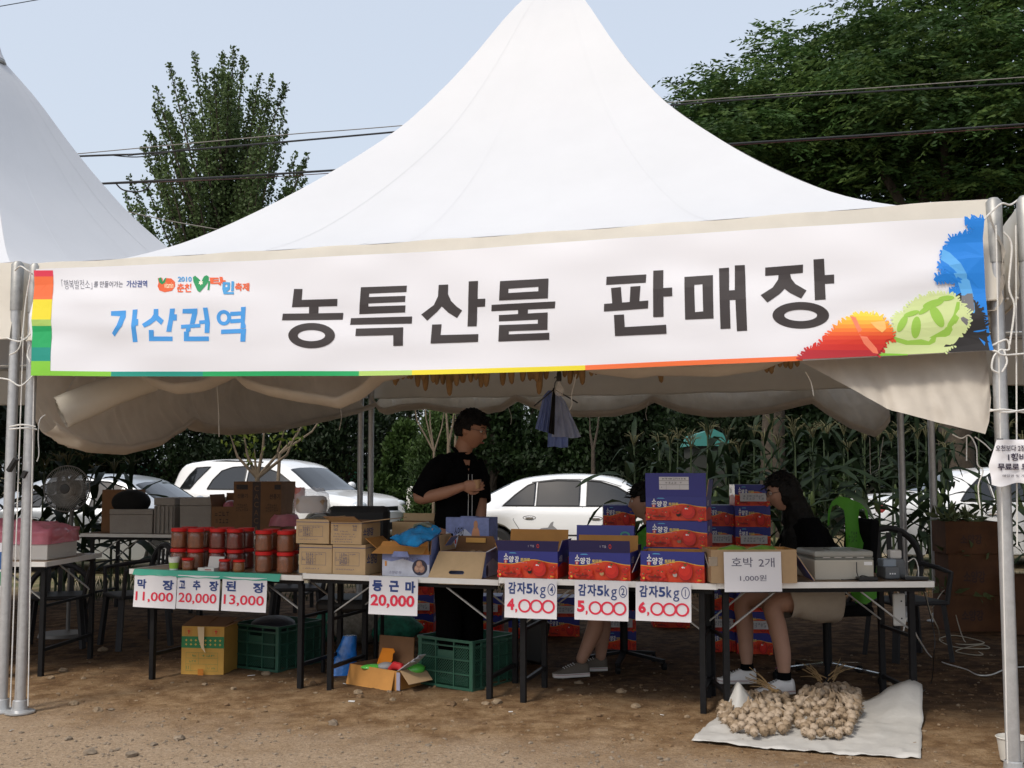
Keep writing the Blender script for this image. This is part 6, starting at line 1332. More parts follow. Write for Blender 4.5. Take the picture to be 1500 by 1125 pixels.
# ---------------------------------------------------------------- hanging things
cobm = mat('dried_cob', (.30, .18, .075), .7, var=.25, vscale=15, bump=.6, bscale=120); husk = mat('dry_husk', (.38, .30, .19), .85, var=.3, vscale=20)
cq = MB(); cq.tube([(0, 0, 0), (.002, 0, -.012), (0, 0, -.05), (.001, 0, -.12), (0, 0, -.16), (0, 0, -.172)], [.006, .017, .0215, .020, .013, .004], cobm, 10); CQ = cq.mesh('kernels', True, 180)
ch = MB()
for k in range(5): ch.tube([(0, 0, -.005), (.012*math.cos(k*1.26), .012*math.sin(k*1.26), .02), (.02*math.cos(k*1.26), .02*math.sin(k*1.26), .06)], [.006, .006, .002], husk, 4)
CH = ch.mesh('husk', True, 180)
cobs = [(574, 554), (576, 565), (583, 560), (591, 556), (598, 555), (604, 556), (611, 567), (619, 559), (624, 573), (635, 561), (643, 564), (649, 564), (657, 580), (663, 562), (669, 566), (676, 561), (681, 561), (688, 561), (697, 557), (707, 568), (714, 567), (737, 565), (748, 563), (768, 559), (777, 558),
        (767, 559), (780, 556), (785, 560), (791, 578), (801, 556), (830, 553), (837, 563), (843, 555), (852, 564), (865, 551), (871, 549), (879, 548), (887, 545), (896, 546), (904, 545), (912, 544), (920, 549), (925, 551), (948, 553), (965, 561), (1089, 545), (1097, 541), (1104, 543), (1112, 540), (1121, 546), (1129, 548), (1136, 541), (1144, 538), (1151, 539), (1158, 541), (1166, 538)]
cobs.sort()
for kc, (px, yb_) in enumerate(cobs):
    Y = 6.3 if px > 1050 else 6.7+rng.uniform(-.15, .15); p = W(px, yb_, Y); t = thing('dried_cob', 'dried brown maize cob behind the banner, %s from the left' % ordinal(kc+1), 'maize cob', (p.x, p.y, p.z+.172), rng.uniform(0, 6), 'dried maize cobs hanging behind the banner')
    inst('kernels', CQ, t, rot=(rng.normal()*.05, rng.normal()*.05, 0)); inst('husk', CH, t)
rope([W(560, 520, 6.75), W(700, 521, 6.7), W(850, 515, 6.7), W(980, 505, 6.6)], .004, None, 'string_line', rope_m, label='string line under the eave from which the dried cobs hang', cat='cord')
# bulb
glass_c = mat('bulb_glass', (.9, .9, .9), .03, alpha=.25, spec=1)
p = W(819, 548, 6.6); t = thing('light_bulb', 'unlit clear bulb in a black socket hanging in the middle of the stall', 'light bulb', p)
q = MB(); q.lathe([(0, .02), (.011, .02), (.015, .0), (.015, -.035), (.012, -.045), (0, -.045)], bp_, 14); q.build('socket', t, smooth=True)
q = MB(); q.lathe([(.010, -.045), (.012, -.06), (.027, -.085), (.031, -.105), (.022, -.13), (0, -.137)], glass_c, 18); q.build('bulb', t, smooth=True); q = MB(); q.tube([(0, 0, .02), (.01, 0, .3)], .003, bp_, 6); q.build('flex', t)
rope([W(844, 548, 6.6), W(841, 562, 6.6), W(837, 580, 6.6), W(838, 592, 6.6), W(834, 601, 6.6)], .004, None, 'white_string', rope_m, label='white string dangling right of the hanging shirts', cat='string')
shb = mat('shirt_blue', (.22, .30, .62), .8, trans=.3, var=.2, vscale=6); shw = mat('shirt_pale_blue', (.42, .48, .66), .8, trans=.35, var=.15, vscale=6); shk = mat('shirt_black', (.008, .008, .010), .9)
def garment(label, pts, Y, m, seed, w3=.05, nm='hanging_shirt'):
    """cloth between a top edge and a bottom edge, folded"""
    top, bot = pts; c0 = W(*top[0], Y); t = thing(nm, label, 'shirt', c0, 0, 'shirts on a hanger in the middle of the stall'); n = 30; rows = []
    for j in range(17):
        q_ = j/16; row = []
        for i in range(n+1):
            s_ = i/n; a = interp([(k/(len(top)-1), p[0]) for k, p in enumerate(top)], s_), interp([(k/(len(top)-1), p[1]) for k, p in enumerate(top)], s_); b = interp([(k/(len(bot)-1), p[0]) for k, p in enumerate(bot)], s_), interp([(k/(len(bot)-1), p[1]) for k, p in enumerate(bot)], s_)
            p = W(lerp(a[0], b[0], q_), lerp(a[1], b[1], q_), Y); row.append(p-c0+Vector((0, w3*math.sin(s_*19+seed+q_*1.2)*(.25+.75*q_)*.35+.01*noise.noise((s_*8, q_*5, seed)), 0)))
        rows.append(row)
    mb = MB(); mb.grid(rows, m); mb.build('cloth', t, smooth=True, angle=180); return t
g = garment('pale blue shirt sleeves hanging left on the hanger', ([(796, 580), (803, 572), (809, 572)], [(784, 628), (795, 632), (804, 634)]), 7.05, shb, 1)
garment('thin black strap of cloth hanging between the two pale shirts', ([(810, 568), (814, 568)], [(803, 634), (812, 637)]), 7.00, shk, 2, .02)
garment('pale blue grey shirt hanging right on the hanger, the larger one', ([(811, 572), (818, 575), (828, 588)], [(808, 640), (826, 640), (840, 642), (851, 640)]), 7.05, shw, 3)
garment('pale blue cloth hanging lowest below the other shirts', ([(803, 610), (832, 612)], [(802, 655), (812, 654), (822, 656), (832, 655)]), 7.10, shb, 4, .04)
ht = thing('coat_hanger', 'black coat hanger carrying the pale blue shirts', 'hanger', W(812, 563, 7.02)); q = MB(); q.tube([(0, 0, .04), (.012, 0, .05), (.018, 0, .03), (.005, 0, .01), (0, 0, -.03)], .004, bp_, 6); q.tube([(-.13, 0, -.14), (0, 0, -.03), (.15, 0, -.12)], .005, bp_, 6); q.build('hanger_wire', ht, smooth=True)
# ---------------------------------------------------------------- left side: pink bag, styrofoam, fan, back tables
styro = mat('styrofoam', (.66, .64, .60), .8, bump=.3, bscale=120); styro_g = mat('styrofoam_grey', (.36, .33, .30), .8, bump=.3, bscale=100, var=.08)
TL = table('folding table of the left tent carrying the pink bag', (-190, 823, 7.7), (67, 822.5, 7.6), .85, (.1, .04), grp='folding tables under the tent')
px2 = lambda px, v, dz=0: TL.at(px, v, 822, dz)
a = px2(-60, .15); b = px2(69, .15); w_ = (b-a).length
t = thing('styrofoam_box', 'white styrofoam box on the left table under the pink bag', 'box', (a.x, a.y, TL.z+.001), TL.yaw); MB().box((w_/2, .22, .055), (w_, .44, .11), styro).build('box_body', t, bevel=.006)
t = thing('pink_bag', 'crumpled pink plastic bag wrapped over the white styrofoam box', 'bag', (a.x, a.y, TL.z+.112), TL.yaw); pk = mat('pink_plastic', (.78, .27, .35), .3, trans=.35, coat=.3, var=.15, vscale=10, bump=.6, bscale=18); mb = MB(); rows = []
for j in range(15):
    q_ = j/14; row = []
    for i in range(49):
        u = i/48*2*math.pi; cx, cy = math.cos(u), math.sin(u); k = 1/max(abs(cx), abs(cy)); sx, sy = cx*k*.5, cy*k*.5
        if q_ < .5: s_ = 1.02-.01*q_; z = .10*(q_/.5)
        else: s_ = 1-1.0*((q_-.5)/.5); z = .10+.06*(1-s_)+.07*noise.noise((sx*s_*7, sy*s_*7, 3))*(1-s_*.4)+.05*max(0, noise.noise((sx*s_*4, sy*s_*4, 8)))
        f = .012*noise.noise((cx*3, cy*3, q_*5)); row.append((w_/2+(sx*w_)*s_*1.01+f, .22+sy*.46*s_+f, max(0, z+(.01*noise.noise((cx*5, cy*5, 2)) if q_ < .1 else 0))))
    rows.append(row)
mb.grid(rows, pk); mb.build('bag_film', t, smooth=True, angle=180)
# fan
fg = mat('fan_grey', (.13, .125, .12), .5); fm = mat('fan_blade', (.10, .10, .095), .4, alpha=.85)
p = W(98, 716, 9.6); g_ = gz(p.x, 9.6); t = thing('stand_fan', 'round grey electric stand fan behind the left table', 'fan', (p.x, p.y, g_)); hz_ = p.z-g_; fr = .200
q = MB(); q.lathe([(0, .03), (.19, .03), (.2, .0), (0, 0)], fg, 24); q.build('base', t, smooth=True); q = MB(); q.tube([(0, .12, .02), (0, .12, hz_-.05)], .018, fg, 10); q.build('post', t, smooth=True); q = MB(); q.ball((0, .12, hz_), (.07, .11, .075), fg); q.build('motor', t, smooth=True)
Rx = Matrix.Translation((0, 0, hz_)) @ Matrix.Rotation(R(90), 4, 'X')
q = MB(); q.tube([(fr*math.cos(a), fr*math.sin(a), 0) for a in np.linspace(0, 6.283, 41)], .006, fg, 6); q.xf(Rx).build('guard_ring', t, smooth=True)
q = MB(); 
for k in range(72):
    a = k/72*6.283; q.tube([(.035*math.cos(a), .035*math.sin(a), .045), (fr*.75*math.cos(a+.1), fr*.75*math.sin(a+.1), .04), (fr*math.cos(a+.14), fr*math.sin(a+.14), 0)], .0022, steel_d, 3, cap=False)
for rr in (.09, .15): q.tube([(rr*math.cos(a), rr*math.sin(a), .042) for a in np.linspace(0, 6.283, 37)], .0015, steel_d, 4)
q.xf(Rx).build('guard_wires', t, kind='stuff')
q = MB(); q.lathe([(0, .052), (.04, .05), (.046, .042), (0, .04)], bp_, 20); q.xf(Rx).build('guard_badge', t, smooth=True)
for k in range(3):
    a = k*2.094+.4; q = MB(); q.grid([[(r_*math.cos(a+d_*(.25+.9*min(1, r_/.12)))*1, r_*math.sin(a+d_*(.25+.9*min(1, r_/.12))), .012*d_) for d_ in (-.9, -.3, .3, .9)] for r_ in (.03, .07, .12, .165, .18)], fm); q.xf(Rx).build('blade', t, smooth=True)
# back tables and things on them
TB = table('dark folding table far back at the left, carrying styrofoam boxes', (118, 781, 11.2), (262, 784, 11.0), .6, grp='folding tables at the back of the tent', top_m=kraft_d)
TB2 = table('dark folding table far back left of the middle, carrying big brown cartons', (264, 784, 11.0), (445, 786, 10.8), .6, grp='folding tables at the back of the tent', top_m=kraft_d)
def sbox(tb, x0, x1, yt, v, d, label, m, dz=0, nm='styrofoam_box', ridges=0):
    t, w_, h = box_at(tb, x0, x1, yt, v, d, dz, nm, label, 'box', None, y_base=782); MB().box((w_/2, d/2, h*.39), (w_*.97, d*.97, h*.78), m, taper=1.02).build('box_body', t, bevel=.008); MB().box((w_/2, d/2, h*.89), (w_, d, h*.21), m).build('lid', t, bevel=.008)
    for k in range(ridges): MB().box((w_*(.1+.8*k/max(1, ridges-1)), -.006, h*.4), (w_*.05, .012, h*.76), m).build('rib', t)
    return t, w_, h
sbox(TB, 159, 223, 746, .05, .35, 'low grey styrofoam box under the black bag at the back left', styro_g)
sbox(TB, 224, 255, 729, .07, .4, 'ribbed tall styrofoam box at the back, between the two other styrofoam boxes', styro_g, ridges=5); sbox(TB2, 262, 309, 729, .05, .4, 'tall plain styrofoam box at the back beside the brown cartons', styro_g)
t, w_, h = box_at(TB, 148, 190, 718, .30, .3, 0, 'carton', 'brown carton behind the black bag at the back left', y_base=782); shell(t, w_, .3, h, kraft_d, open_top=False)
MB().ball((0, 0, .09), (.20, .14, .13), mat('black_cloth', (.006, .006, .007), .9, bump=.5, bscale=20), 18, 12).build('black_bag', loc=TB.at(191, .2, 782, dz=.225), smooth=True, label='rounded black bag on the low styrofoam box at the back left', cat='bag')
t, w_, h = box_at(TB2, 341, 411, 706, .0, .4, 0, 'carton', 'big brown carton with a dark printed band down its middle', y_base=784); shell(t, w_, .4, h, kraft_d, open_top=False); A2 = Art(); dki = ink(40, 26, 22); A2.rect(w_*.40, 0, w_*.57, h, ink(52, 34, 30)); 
for k in range(6): A2.text('AC'[k % 2], w_*.44, h*(.08+.15*k), w_*.53, h*(.18+.15*k), kraft_d)
A2.rect(w_*.06, h*.86, w_*.30, h*.95, dki); A2.rect(w_*.86, h*.86, w_*.99, h*.95, dki); A2.text('선풍기', w_*.08, h*.70, w_*.30, h*.78, dki, .01); A2.text('선풍기', w_*.76, h*.68, w_*.98, h*.78, dki, .01)
for a_, b_ in ((.06, .32), (.70, .96)): scrib(A2, w_*a_, h*.45, w_*b_, h*.60, dki, 6, 3, 4)
scrib(A2, w_*.05, h*.06, w_*.34, h*.12, dki, 8, 1, 5); decal(t, A2)
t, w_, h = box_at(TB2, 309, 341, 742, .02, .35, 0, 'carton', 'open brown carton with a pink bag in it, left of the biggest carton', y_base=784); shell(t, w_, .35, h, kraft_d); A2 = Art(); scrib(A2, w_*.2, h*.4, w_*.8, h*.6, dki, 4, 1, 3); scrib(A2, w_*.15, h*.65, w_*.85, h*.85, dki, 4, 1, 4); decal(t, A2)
flap(t, (0, .0, h), (0, .35, h), (-.2, 0, 1), .12, kraft_d, nm='side_flap'); flap(t, (0, .35, h), (w_, .35, h), (0, .1, 1), .13, kraft_d, nm='back_flap'); MB().ball((w_*.6, .15, h), (.07, .1, .06), pk, 12, 8).build('pink_bag_inside', t, smooth=True)
q = MB(); rows = [[((.16+.02*noise.noise((k, j, 1)))*(1-.3*q_**2)*math.cos(k*.3142), (.10)*math.sin(k*.3142), .11*q_+.02*noise.noise((k*.7, j, 4))) for k in range(20)] for j, q_ in enumerate(np.linspace(0, 1, 6))]; q.grid(rows, pk, closed=True); q.add([r for r in rows[-1]], [tuple(range(20))], pk)
q.build('pink_bag', loc=TB2.at(417, .05, 784, dz=.1), smooth=True, angle=180, label='purplish pink plastic bag right of the biggest brown carton', cat='bag')
# ================================================================ things under and behind the tables
def gbox(p0, p1, py_top, d, nm, label, cat='box', group=None):
    """stands on the ground; p0, p1 are where its front bottom corners touch"""
    a, b = onground(*p0), onground(*p1); b.z = a.z; w_ = (b-a).length; z = min(gheight(a.x, a.y), gheight(b.x, b.y))+.004
    h = W(p0[0], py_top, a.y).z-z; return thing(nm, label, cat, (a.x, a.y, z), math.atan2(b.y-a.y, b.x-a.x), group), w_, h
crg = mat('crate_green', (.022, .085, .055), .45, var=.15, vscale=8)
def crate(p0, p1, py_top, d, label, contents=None):
    t, w_, h = gbox(p0, p1, py_top, d, 'plastic_crate', label, 'crate', 'green plastic crates under the tables')
    MB().box((w_/2, d/2, .006), (w_-.004, d-.004, .010), crg).build('base', t)
    for x, y in ((0, 0), (1, 0), (0, 1), (1, 1)): MB().box((x*w_+(.012 if x == 0 else -.012), y*d+(.012 if y == 0 else -.012), h/2), (.030, .030, h-.004), crg, taper=1.04).build('corner_post', t, bevel=.005)
    for k, (z, th) in enumerate(((h-.008, .016), (h-.045, .009), (h*.60, .009), (h*.32, .009), (.012, .016))):
        nm = 'rim' if k == 0 else 'rib'; e = .007 if k == 0 else .003
        for c, dd in (((w_/2, -e+.004, z), (w_+2*e, .012, th)), ((w_/2, d+e-.004, z), (w_+2*e, .012, th)), ((-e+.004, d/2, z), (.012, d, th)), ((w_+e-.004, d/2, z), (.012, d, th))): MB().box(c, dd, crg).build(nm, t)
    for ax_, L_ in ((0, w_), (1, d)):
        for k in range(1, 3 if ax_ == 0 else 5):
            n_ = 3 if ax_ == 0 else 5; u = L_*k/n_
            for e in (0, 1):
                c = (u, e*d, h/2) if ax_ == 0 else (e*w_, u, h/2); dd = (.008, .011, h-.03) if ax_ == 0 else (.011, .008, h-.03); MB().box(c, dd, crg).build('rib', t)
    # open-work side panels: crossing diagonals, too fine to pick apart
    q = MB()
    def lattice(L_, fn, skip):
        st = .019; zz = np.arange(.03, h-.05, st)
        for i in range(int((L_-.06)/st)):
            for j in range(len(zz)):
                u = .03+i*st; z = zz[j]
                if skip(u, z): continue
                for (a_, b_) in (((u, z), (u+st, z+st)), ((u+st, z), (u, z+st))): q.bar(fn(*a_), fn(*b_), .0035, .003, crg)
    lattice(w_, lambda u, z: Vector((u, .006, z)), lambda u, z: (w_*.34 < u < w_*.63 and z > h*.60)); lattice(d, lambda u, z: Vector((w_-.006, u, z)), lambda u, z: False)
    q.build('side_lattice', t, kind='stuff')
    MB().box((w_/2, .008, h*.68), (w_*.32, .006, h*.16), crg).build('handle_plate', t)
    MB().box((w_/2, d-.008, h*.5), (w_-.04, .004, h*.9), crg).build('back_panel', t); MB().box((.008, d/2, h*.5), (.004, d-.04, h*.9), crg).build('side_panel', t)
    return t, w_, h
crate((613, 1003), (692, 1014), 930, .44, 'green open plastic crate in the middle, in front of the standing man')
t, w_, h = crate((340, 978), (407, 985), 912, .46, 'darker green plastic crate beside the yellow carton under the left table')
MB().ball((w_*.45, .2, h-.02), (.15, .17, .06), mat('dark_bag', (.02, .02, .03), .5, bump=.8, bscale=20), 16, 10).build('dark_bag', loc=t.location, rz=t.rotation_euler[2], smooth=True, label='dark plastic bag bulging out of the left green crate', cat='bag')
# yellow carton
ycart = mat('carton_yellow', (.52, .29, .055), .7, var=.1, vscale=8); gi = ink(40, 120, 70); ri = ink(200, 60, 40); yi = ink(214, 180, 80)
t, w_, h = gbox((265, 988), (328, 988), 917, .25, 'yellow_carton', 'yellow carton with a green patterned band under the left table'); t.rotation_euler[2] -= .03; shell(t, w_, .25, h, ycart, m_in=kraft_d)
A2 = Art(); A2.rect(0, h*.55, w_, h*.79, gi)
for i in range(8):
    for j in range(2):
        cx, cy = w_*(.11+.115*i), h*(.71-.085*j); A2.poly([(cx+.010*math.cos(a)*(1 if k % 2 == 0 else .42), cy+.010*math.sin(a)*(1 if k % 2 == 0 else .42)) for k, a in enumerate(np.linspace(0, 6.283, 9)[:-1])], yi)
for x in (.10, .74): A2.frame(w_*x, h*.82, w_*(x+.15), h*.95, .0012, ri); A2.poly([(w_*(x+.03), h*.90), (w_*(x+.075), h*.93), (w_*(x+.12), h*.90), (w_*(x+.09), h*.89), (w_*(x+.085), h*.84), (w_*(x+.065), h*.84), (w_*(x+.065), h*.89)], ri)
A2.frame(w_*.12, h*.08, w_*.87, h*.46, .0014, gi)
for y in (.22, .34): A2.rect(w_*.12, h*y, w_*.87, h*y+.0014, gi)
A2.rect(w_*.42, h*.22, w_*.42+.0014, h*.46, gi); A2.rect(w_*.24, h*.08, w_*.24+.0014, h*.22, gi); A2.rect(w_*.60, h*.08, w_*.60+.0014, h*.22, gi)
for a_, b_, c_, d_, n_ in ((.15, .37, .38, .43, 2), (.48, .37, .82, .43, 3), (.15, .25, .38, .31, 4), (.14, .10, .22, .20, 1), (.50, .10, .58, .20, 1), (.63, .12, .84, .18, 6)): scrib(A2, w_*a_, h*b_, w_*c_, h*d_, gi, n_, 1, int(a_*99))
A2.poly([(w_*.40, h), (w_*.56, h), (w_*.56, h*.6), (w_*.60, h*.46), (w_*.50, h*.56), (w_*.43, h*.75)], ink(214, 190, 150)); A2.rect(w_*.43, 0, w_*.56, h*.13, ink(180, 110, 30)); decal(t, A2, nm='front_print')
flap(t, (0, 0, h), (w_*.55, 0, h), (.18, .75, .25), .16, kraft_d); flap(t, (w_*.5, 0, h), (w_, 0, h), (.2, .75, .22), .16, kraft_d); flap(t, (w_, 0, h), (w_, .25, h), (.8, .1, .35), .09, kraft_d)
# open carton with waste, in front of the crate
t, w_, h = gbox((512, 1001), (581, 1012), 972, .26, 'open_carton', 'open brown carton filled with crumpled wrappers and newspapers'); shell(t, w_, .26, h, kraft_o, m_in=kraft_d)
flap(t, (0, .26, h*.9), (w_*.75, .26, h), (-.25, .3, .9), .17, kraft_d, kraft_o, nm='back_flap'); flap(t, (w_, .03, h), (w_, .24, h), (.62, -.2, -.35), .14, kraft_o, kraft, nm='side_flap'); MB().box((w_+.018, -.004, h*.5), (.03, .004, h*.9), ink(150, 150, 170)).build('silver_tape', t)
flap(t, (0, 0, h*.97), (w_*.96, 0, h*1.0), (0, -.25, -.95), .125, kraft_o, kraft_o, nm='front_flap')
C0_ = t.location.copy(); Mx = Matrix.Rotation(t.rotation_euler[2], 4, 'Z')
def on_carton(x, y, z): return C0_+(Mx @ Vector((x, y, z)))
q = MB(); q.prism([(0, 0), (.10, -.02), (.135, .05), (.125, .085), (.14, .10), (.12, .12), (.02, .115)], 0, .004, ink(240, 140, 20)); q.xf(Matrix.Rotation(R(-18), 4, 'X')).build('orange_carton_piece', loc=on_carton(.07, .17, h*.8), rz=t.rotation_euler[2], label='folded orange carton piece with a hand slot sticking out of the open carton', cat='cardboard')
q = MB(); q.tube([(0, 0, 0), (.04, .0, .03), (.09, 0, .03), (.115, .0, -.01)], [.02, .028, .026, .016], mat('red_cloth', (.50, .015, .02), .7), 12); q.build('red_roll', loc=on_carton(w_*.68, .08, h*.85), rz=t.rotation_euler[2], smooth=True, label='rolled red wrapper lying in the open carton', cat='wrapper')
lime = mat('lime_plastic', (.10, .48, .06), .3, coat=.4, bump=.8, bscale=25)
for (x, y, s_, lab) in ((w_*.98, .16, (.075, .06, .04), 'crumpled lime green plastic bag at the right of the open carton'), (w_*.38, .05, (.08, .05, .018), 'lime green plastic bag at the front of the open carton')): MB().ball((0, 0, 0), s_, lime, 16, 10).build('green_bag', loc=on_carton(x, y, h*.92), rz=.3, smooth=True, label=lab, cat='bag')
np_ = mat('newspaper', (.34, .33, .35), .8, var=.35, vscale=60)
for k in range(3): MB().box((0, 0, 0), (.17, .06, .006), np_, Matrix.Rotation(R(-32-4*k), 3, 'Y')).build('newspaper', loc=on_carton(w_*1.02+.01*k, .06+.035*k, h*1.12+.012*k), rz=t.rotation_euler[2], label='folded newspaper sticking out of the open carton, %s from the bottom' % ordinal(k+1), cat='newspaper', group='newspapers in the open carton')
MB().ball((0, 0, 0), (.06, .05, .028), mat('grey_paper', (.30, .30, .31), .7, bump=.9, bscale=20), 14, 9).build('crumpled_paper', loc=on_carton(w_*.55, .10, h*.95), smooth=True, label='crumpled grey paper in the middle of the open carton', cat='paper')
# blue bag behind
q = MB(); rows = [[((.10*(1-.55*q_)+.012*noise.noise((k*.8, j*.9, 2)))*math.cos(k*.3142)+.05*q_, (.06)*(1-.4*q_)*math.sin(k*.3142), .26*q_) for k in range(20)] for j, q_ in enumerate(np.linspace(0, 1, 9))]; q.grid(rows, mat('blue_plastic', (.02, .18, .60), .25, var=.5, vscale=8, coat=.5, bump=1, bscale=16), closed=True); q.add(rows[-1], [tuple(range(20))])
P = onground(501, 988); q.build('blue_bag', loc=(P.x, P.y, P.z), smooth=True, angle=180, label='shiny blue plastic bag standing left of the open carton', cat='bag')
# sacks with netting
net = mat('sack_grey', (.28, .26, .22), .8, var=.5, vscale=25, bump=1, bscale=60); netg = mat('sack_green', (.02, .20, .13), .6, var=.6, vscale=14, bump=1, bscale=30)
for (px, py, s_, m, lab) in ((525, 925, (.24, .2, .16), net, 'bulging grey netting sack under the second table'), (484, 922, (.13, .15, .14), netg, 'green netting sack at the left of the grey sack'), (575, 925, (.22, .16, .12), netg, 'green plastic sack behind the single price sign')):
    P = onground(px, py+18); q = MB(); rows = []
    for j in range(13):
        ph = math.pi*j/12; rows.append([(s_[0]*math.sin(ph)*math.cos(a)*(1+.18*noise.noise((math.cos(a)*2, math.sin(a)*2, j*.4))), s_[1]*math.sin(ph)*math.sin(a), s_[2]*(1-math.cos(ph)*1.0)*(1+.15*noise.noise((math.cos(a)*2, j*.3, 4)))) for a in np.linspace(0, 6.283, 25)[:-1]])
    q.grid(rows, m, closed=True); q.build('sack', loc=(P.x, P.y, P.z), smooth=True, angle=180, label=lab, cat='sack')
# tomato boxes standing on the ground behind the tables
gp = 'spare tomato boxes stacked behind the tables'
def gtom(px0, px1, Y, zs, lab, d=.25, dx=0.0, label_card=True):
    a = W(px0, 760, Y); b = W(px1, 760, Y); w_ = b.x-a.x; h = .153
    for k, z in enumerate(zs):
        t = thing('tomato_box', lab[k] if isinstance(lab, list) else lab, 'box', (a.x+dx*(k % 2), Y, gz(0, 0)+.004+z*(h+.003)), -.06+.02*(k % 3), gp); shell(t, w_, d, h, tblue, m_in=kraft_o, open_top=False); t_ = Art(); t_.it = [([(x*w_/.36, y*h/.155) for x, y in vs], fs, m) for vs, fs, m in _tf['a'].it]
        if label_card and k % 2 == 1 or z in label_cards: t_.rect(w_*.12, h*.22, w_*.88, h*.62, ink(206, 204, 206)); scrib(t_, w_*.2, h*.3, w_*.8, h*.55, ink(90, 90, 110), 7, 2, 3)
        decal(t, t_, nm='front_print'); side_tomato(t, w_, d, h)
label_cards = (7,)
ordn = ['lowest', 'second from the ground', 'third from the ground', 'fourth from the ground', 'fifth from the ground', 'sixth from the ground', 'seventh from the ground', 'topmost']
gtom(1077, 1128, 8.2, range(8), ['tomato box in the far stack beside the seated woman, '+o for o in ordn])
label_cards = (5,)
gtom(1036, 1075, 8.3, range(7), ['tomato box in the lower far stack behind the tall stack, '+o for o in ordn[:6]+['topmost']])
label_cards = (); gtom(884, 930, 8.3, range(7), ['tomato box in the stack behind the woman in green, '+o for o in ordn[:6]+['topmost, one flap open']])
gtom(594, 636, 9.3, (0, 1, 2), ['tomato box in the pile left of the man, '+o for o in ('lowest', 'middle', 'topmost')]); gtom(690, 735, 9.2, (0, 1), ['tomato box in the pile right of the man, '+o for o in ('lower', 'upper')])
gtom(745, 800, 9.0, (0,), ['tomato box on the ground behind the 4,000 sign']); gtom(800, 848, 9.1, (0, 1), ['tomato box beside the shoes of the woman in green, '+o for o in ('lower', 'upper')]); gtom(955, 1008, 9.6, (0,), ['tomato box on the ground beside the wheeled chair of the woman in green'])
# brown cartons at the right
for k, (y0, y1, dxp) in enumerate(((920, 872, 0), (870, 812, 3), (810, 764, -2))):
    Y = 9.3; a = W(1388+dxp, y0, Y); b = W(1466+dxp, y0, Y); z1 = W(1388, y1, Y).z; z0 = gz(3, 9) if k == 0 else zprev+.004
    t = thing('carton', 'worn orange brown carton in the stack behind the right front pole, '+['lowest', 'middle', 'topmost'][k], 'box', (a.x, Y, z0), -.05, 'brown cartons stacked at the right'); shell(t, b.x-a.x, .35, z1-z0, mat('carton_rust', (.10, .040, .015), .85, var=.3, vscale=7)); zprev = z1
    A2 = Art(); A2.text('소양강', .12, (z1-z0)*.3, .30, (z1-z0)*.6, ink(50, 20, 14), .03); decal(t, A2)
    C = rng.uniform([0, 0, 0], [b.x-a.x, .35, .03], (60, 3))+np.array([0, 0, z1-z0]); me = leaf_mesh('husks', C, unit(60)+np.array([0, 0, .3]), .14, .04, mat('husk_green', (.10, .13, .05), .8, var=.4, vscale=12)); o = inst('husks', me, t)
t, w_, h = gbox((1482, 930), (1540, 930), 845, .3, 'carton', 'brown carton at the right edge behind the pole'); shell(t, w_, .3, h, mat('carton_rust', (.17, .065, .022)))
# white tub right of the front pole
P = onground(1484, 1117); q = MB(); q.lathe([(0, .002), (.055, .002), (.068, .10), (.074, .105), (.070, .108), (.052, .01), (0, .01)], mat('tub_white', (.62, .60, .55), .4), 24); q.build('white_tub', loc=(P.x, P.y, P.z+.01), smooth=True, label='small white plastic tub behind the foot of the right front pole', cat='tub')
# paper notice on the right pole
def notice():
    Y = 4.80; c = W(1452, 712, Y); t = thing('paper_notice', 'crumpled white paper notice hung on the right front pole', 'notice', c)
    pts = lambda px, py: W(px, py, Y-.012*math.sin((px-1450)*.11)-.008*noise.noise((px*.08, py*.08, 2)))-c
    q = MB(); rows = []
    for j in range(15):
        y = lerp(710, 644, j/14); x0 = interp([(644, 1460), (660, 1455), (682, 1448), (700, 1452), (712, 1453)], y); rows.append([pts(lerp(x0, 1535, i/20), y+3*math.sin(i*.5)*(1-j/14)) for i in range(21)])
    q.grid(rows, paper); q.build('sheet', t, smooth=True, angle=180)
    for st, x0, x1, y0, y1, b_ in (('오천보다 2장', 1458, 1502, 652, 661, .02), ('1행비', 1476, 1502, 664, 675, .03), ('무료로 드', 1461, 1506, 679, 689, .04), ('매일권 및 개개인', 1468, 1512, 695, 699, .0)):
        A2 = Art(); A2.text(st, x0, -y1, x1, -y0, ink(60, 52, 70), b_); q = MB(); A2.into(q, lambda x, y, o: pts(x, -y)-Vector((0, .004, 0))); q.build('lettering', t)
    q = MB(); q.box(W(1465, 645, Y)-c, (.02, .02, .015), bp_); q.build('clip', t)
notice()
# left edge: printed cloth of the neighbour's table
t = thing('table_banner', 'white printed banner hung on the neighbouring table at the left edge', 'banner', W(-60, 950, 7.55)); c0 = t.location
q = MB(); a, b = W(-60, 955, 7.55)-c0, W(9, 795, 7.55)-c0; q.box(((a.x+b.x)/2, 0, (a.z+b.z)/2), (b.x-a.x, .006, b.z-a.z), cloth); q.build('cloth', t)
A2 = Art(); A2.ell(b.x-.03, b.z*.83, .03, .06, ink(40, 90, 150)); A2.ell(b.x-.02, b.z*.66, .03, .05, ink(40, 130, 90)); A2.ell(b.x-.02, b.z*.30, .05, .12, ink(232, 150, 60)); A2.it = [([(min(x, b.x), y) for x, y in vs], fs, m) for vs, fs, m in A2.it]; decal(t, A2, lambda x, y, o: (x, -.003-o, y))
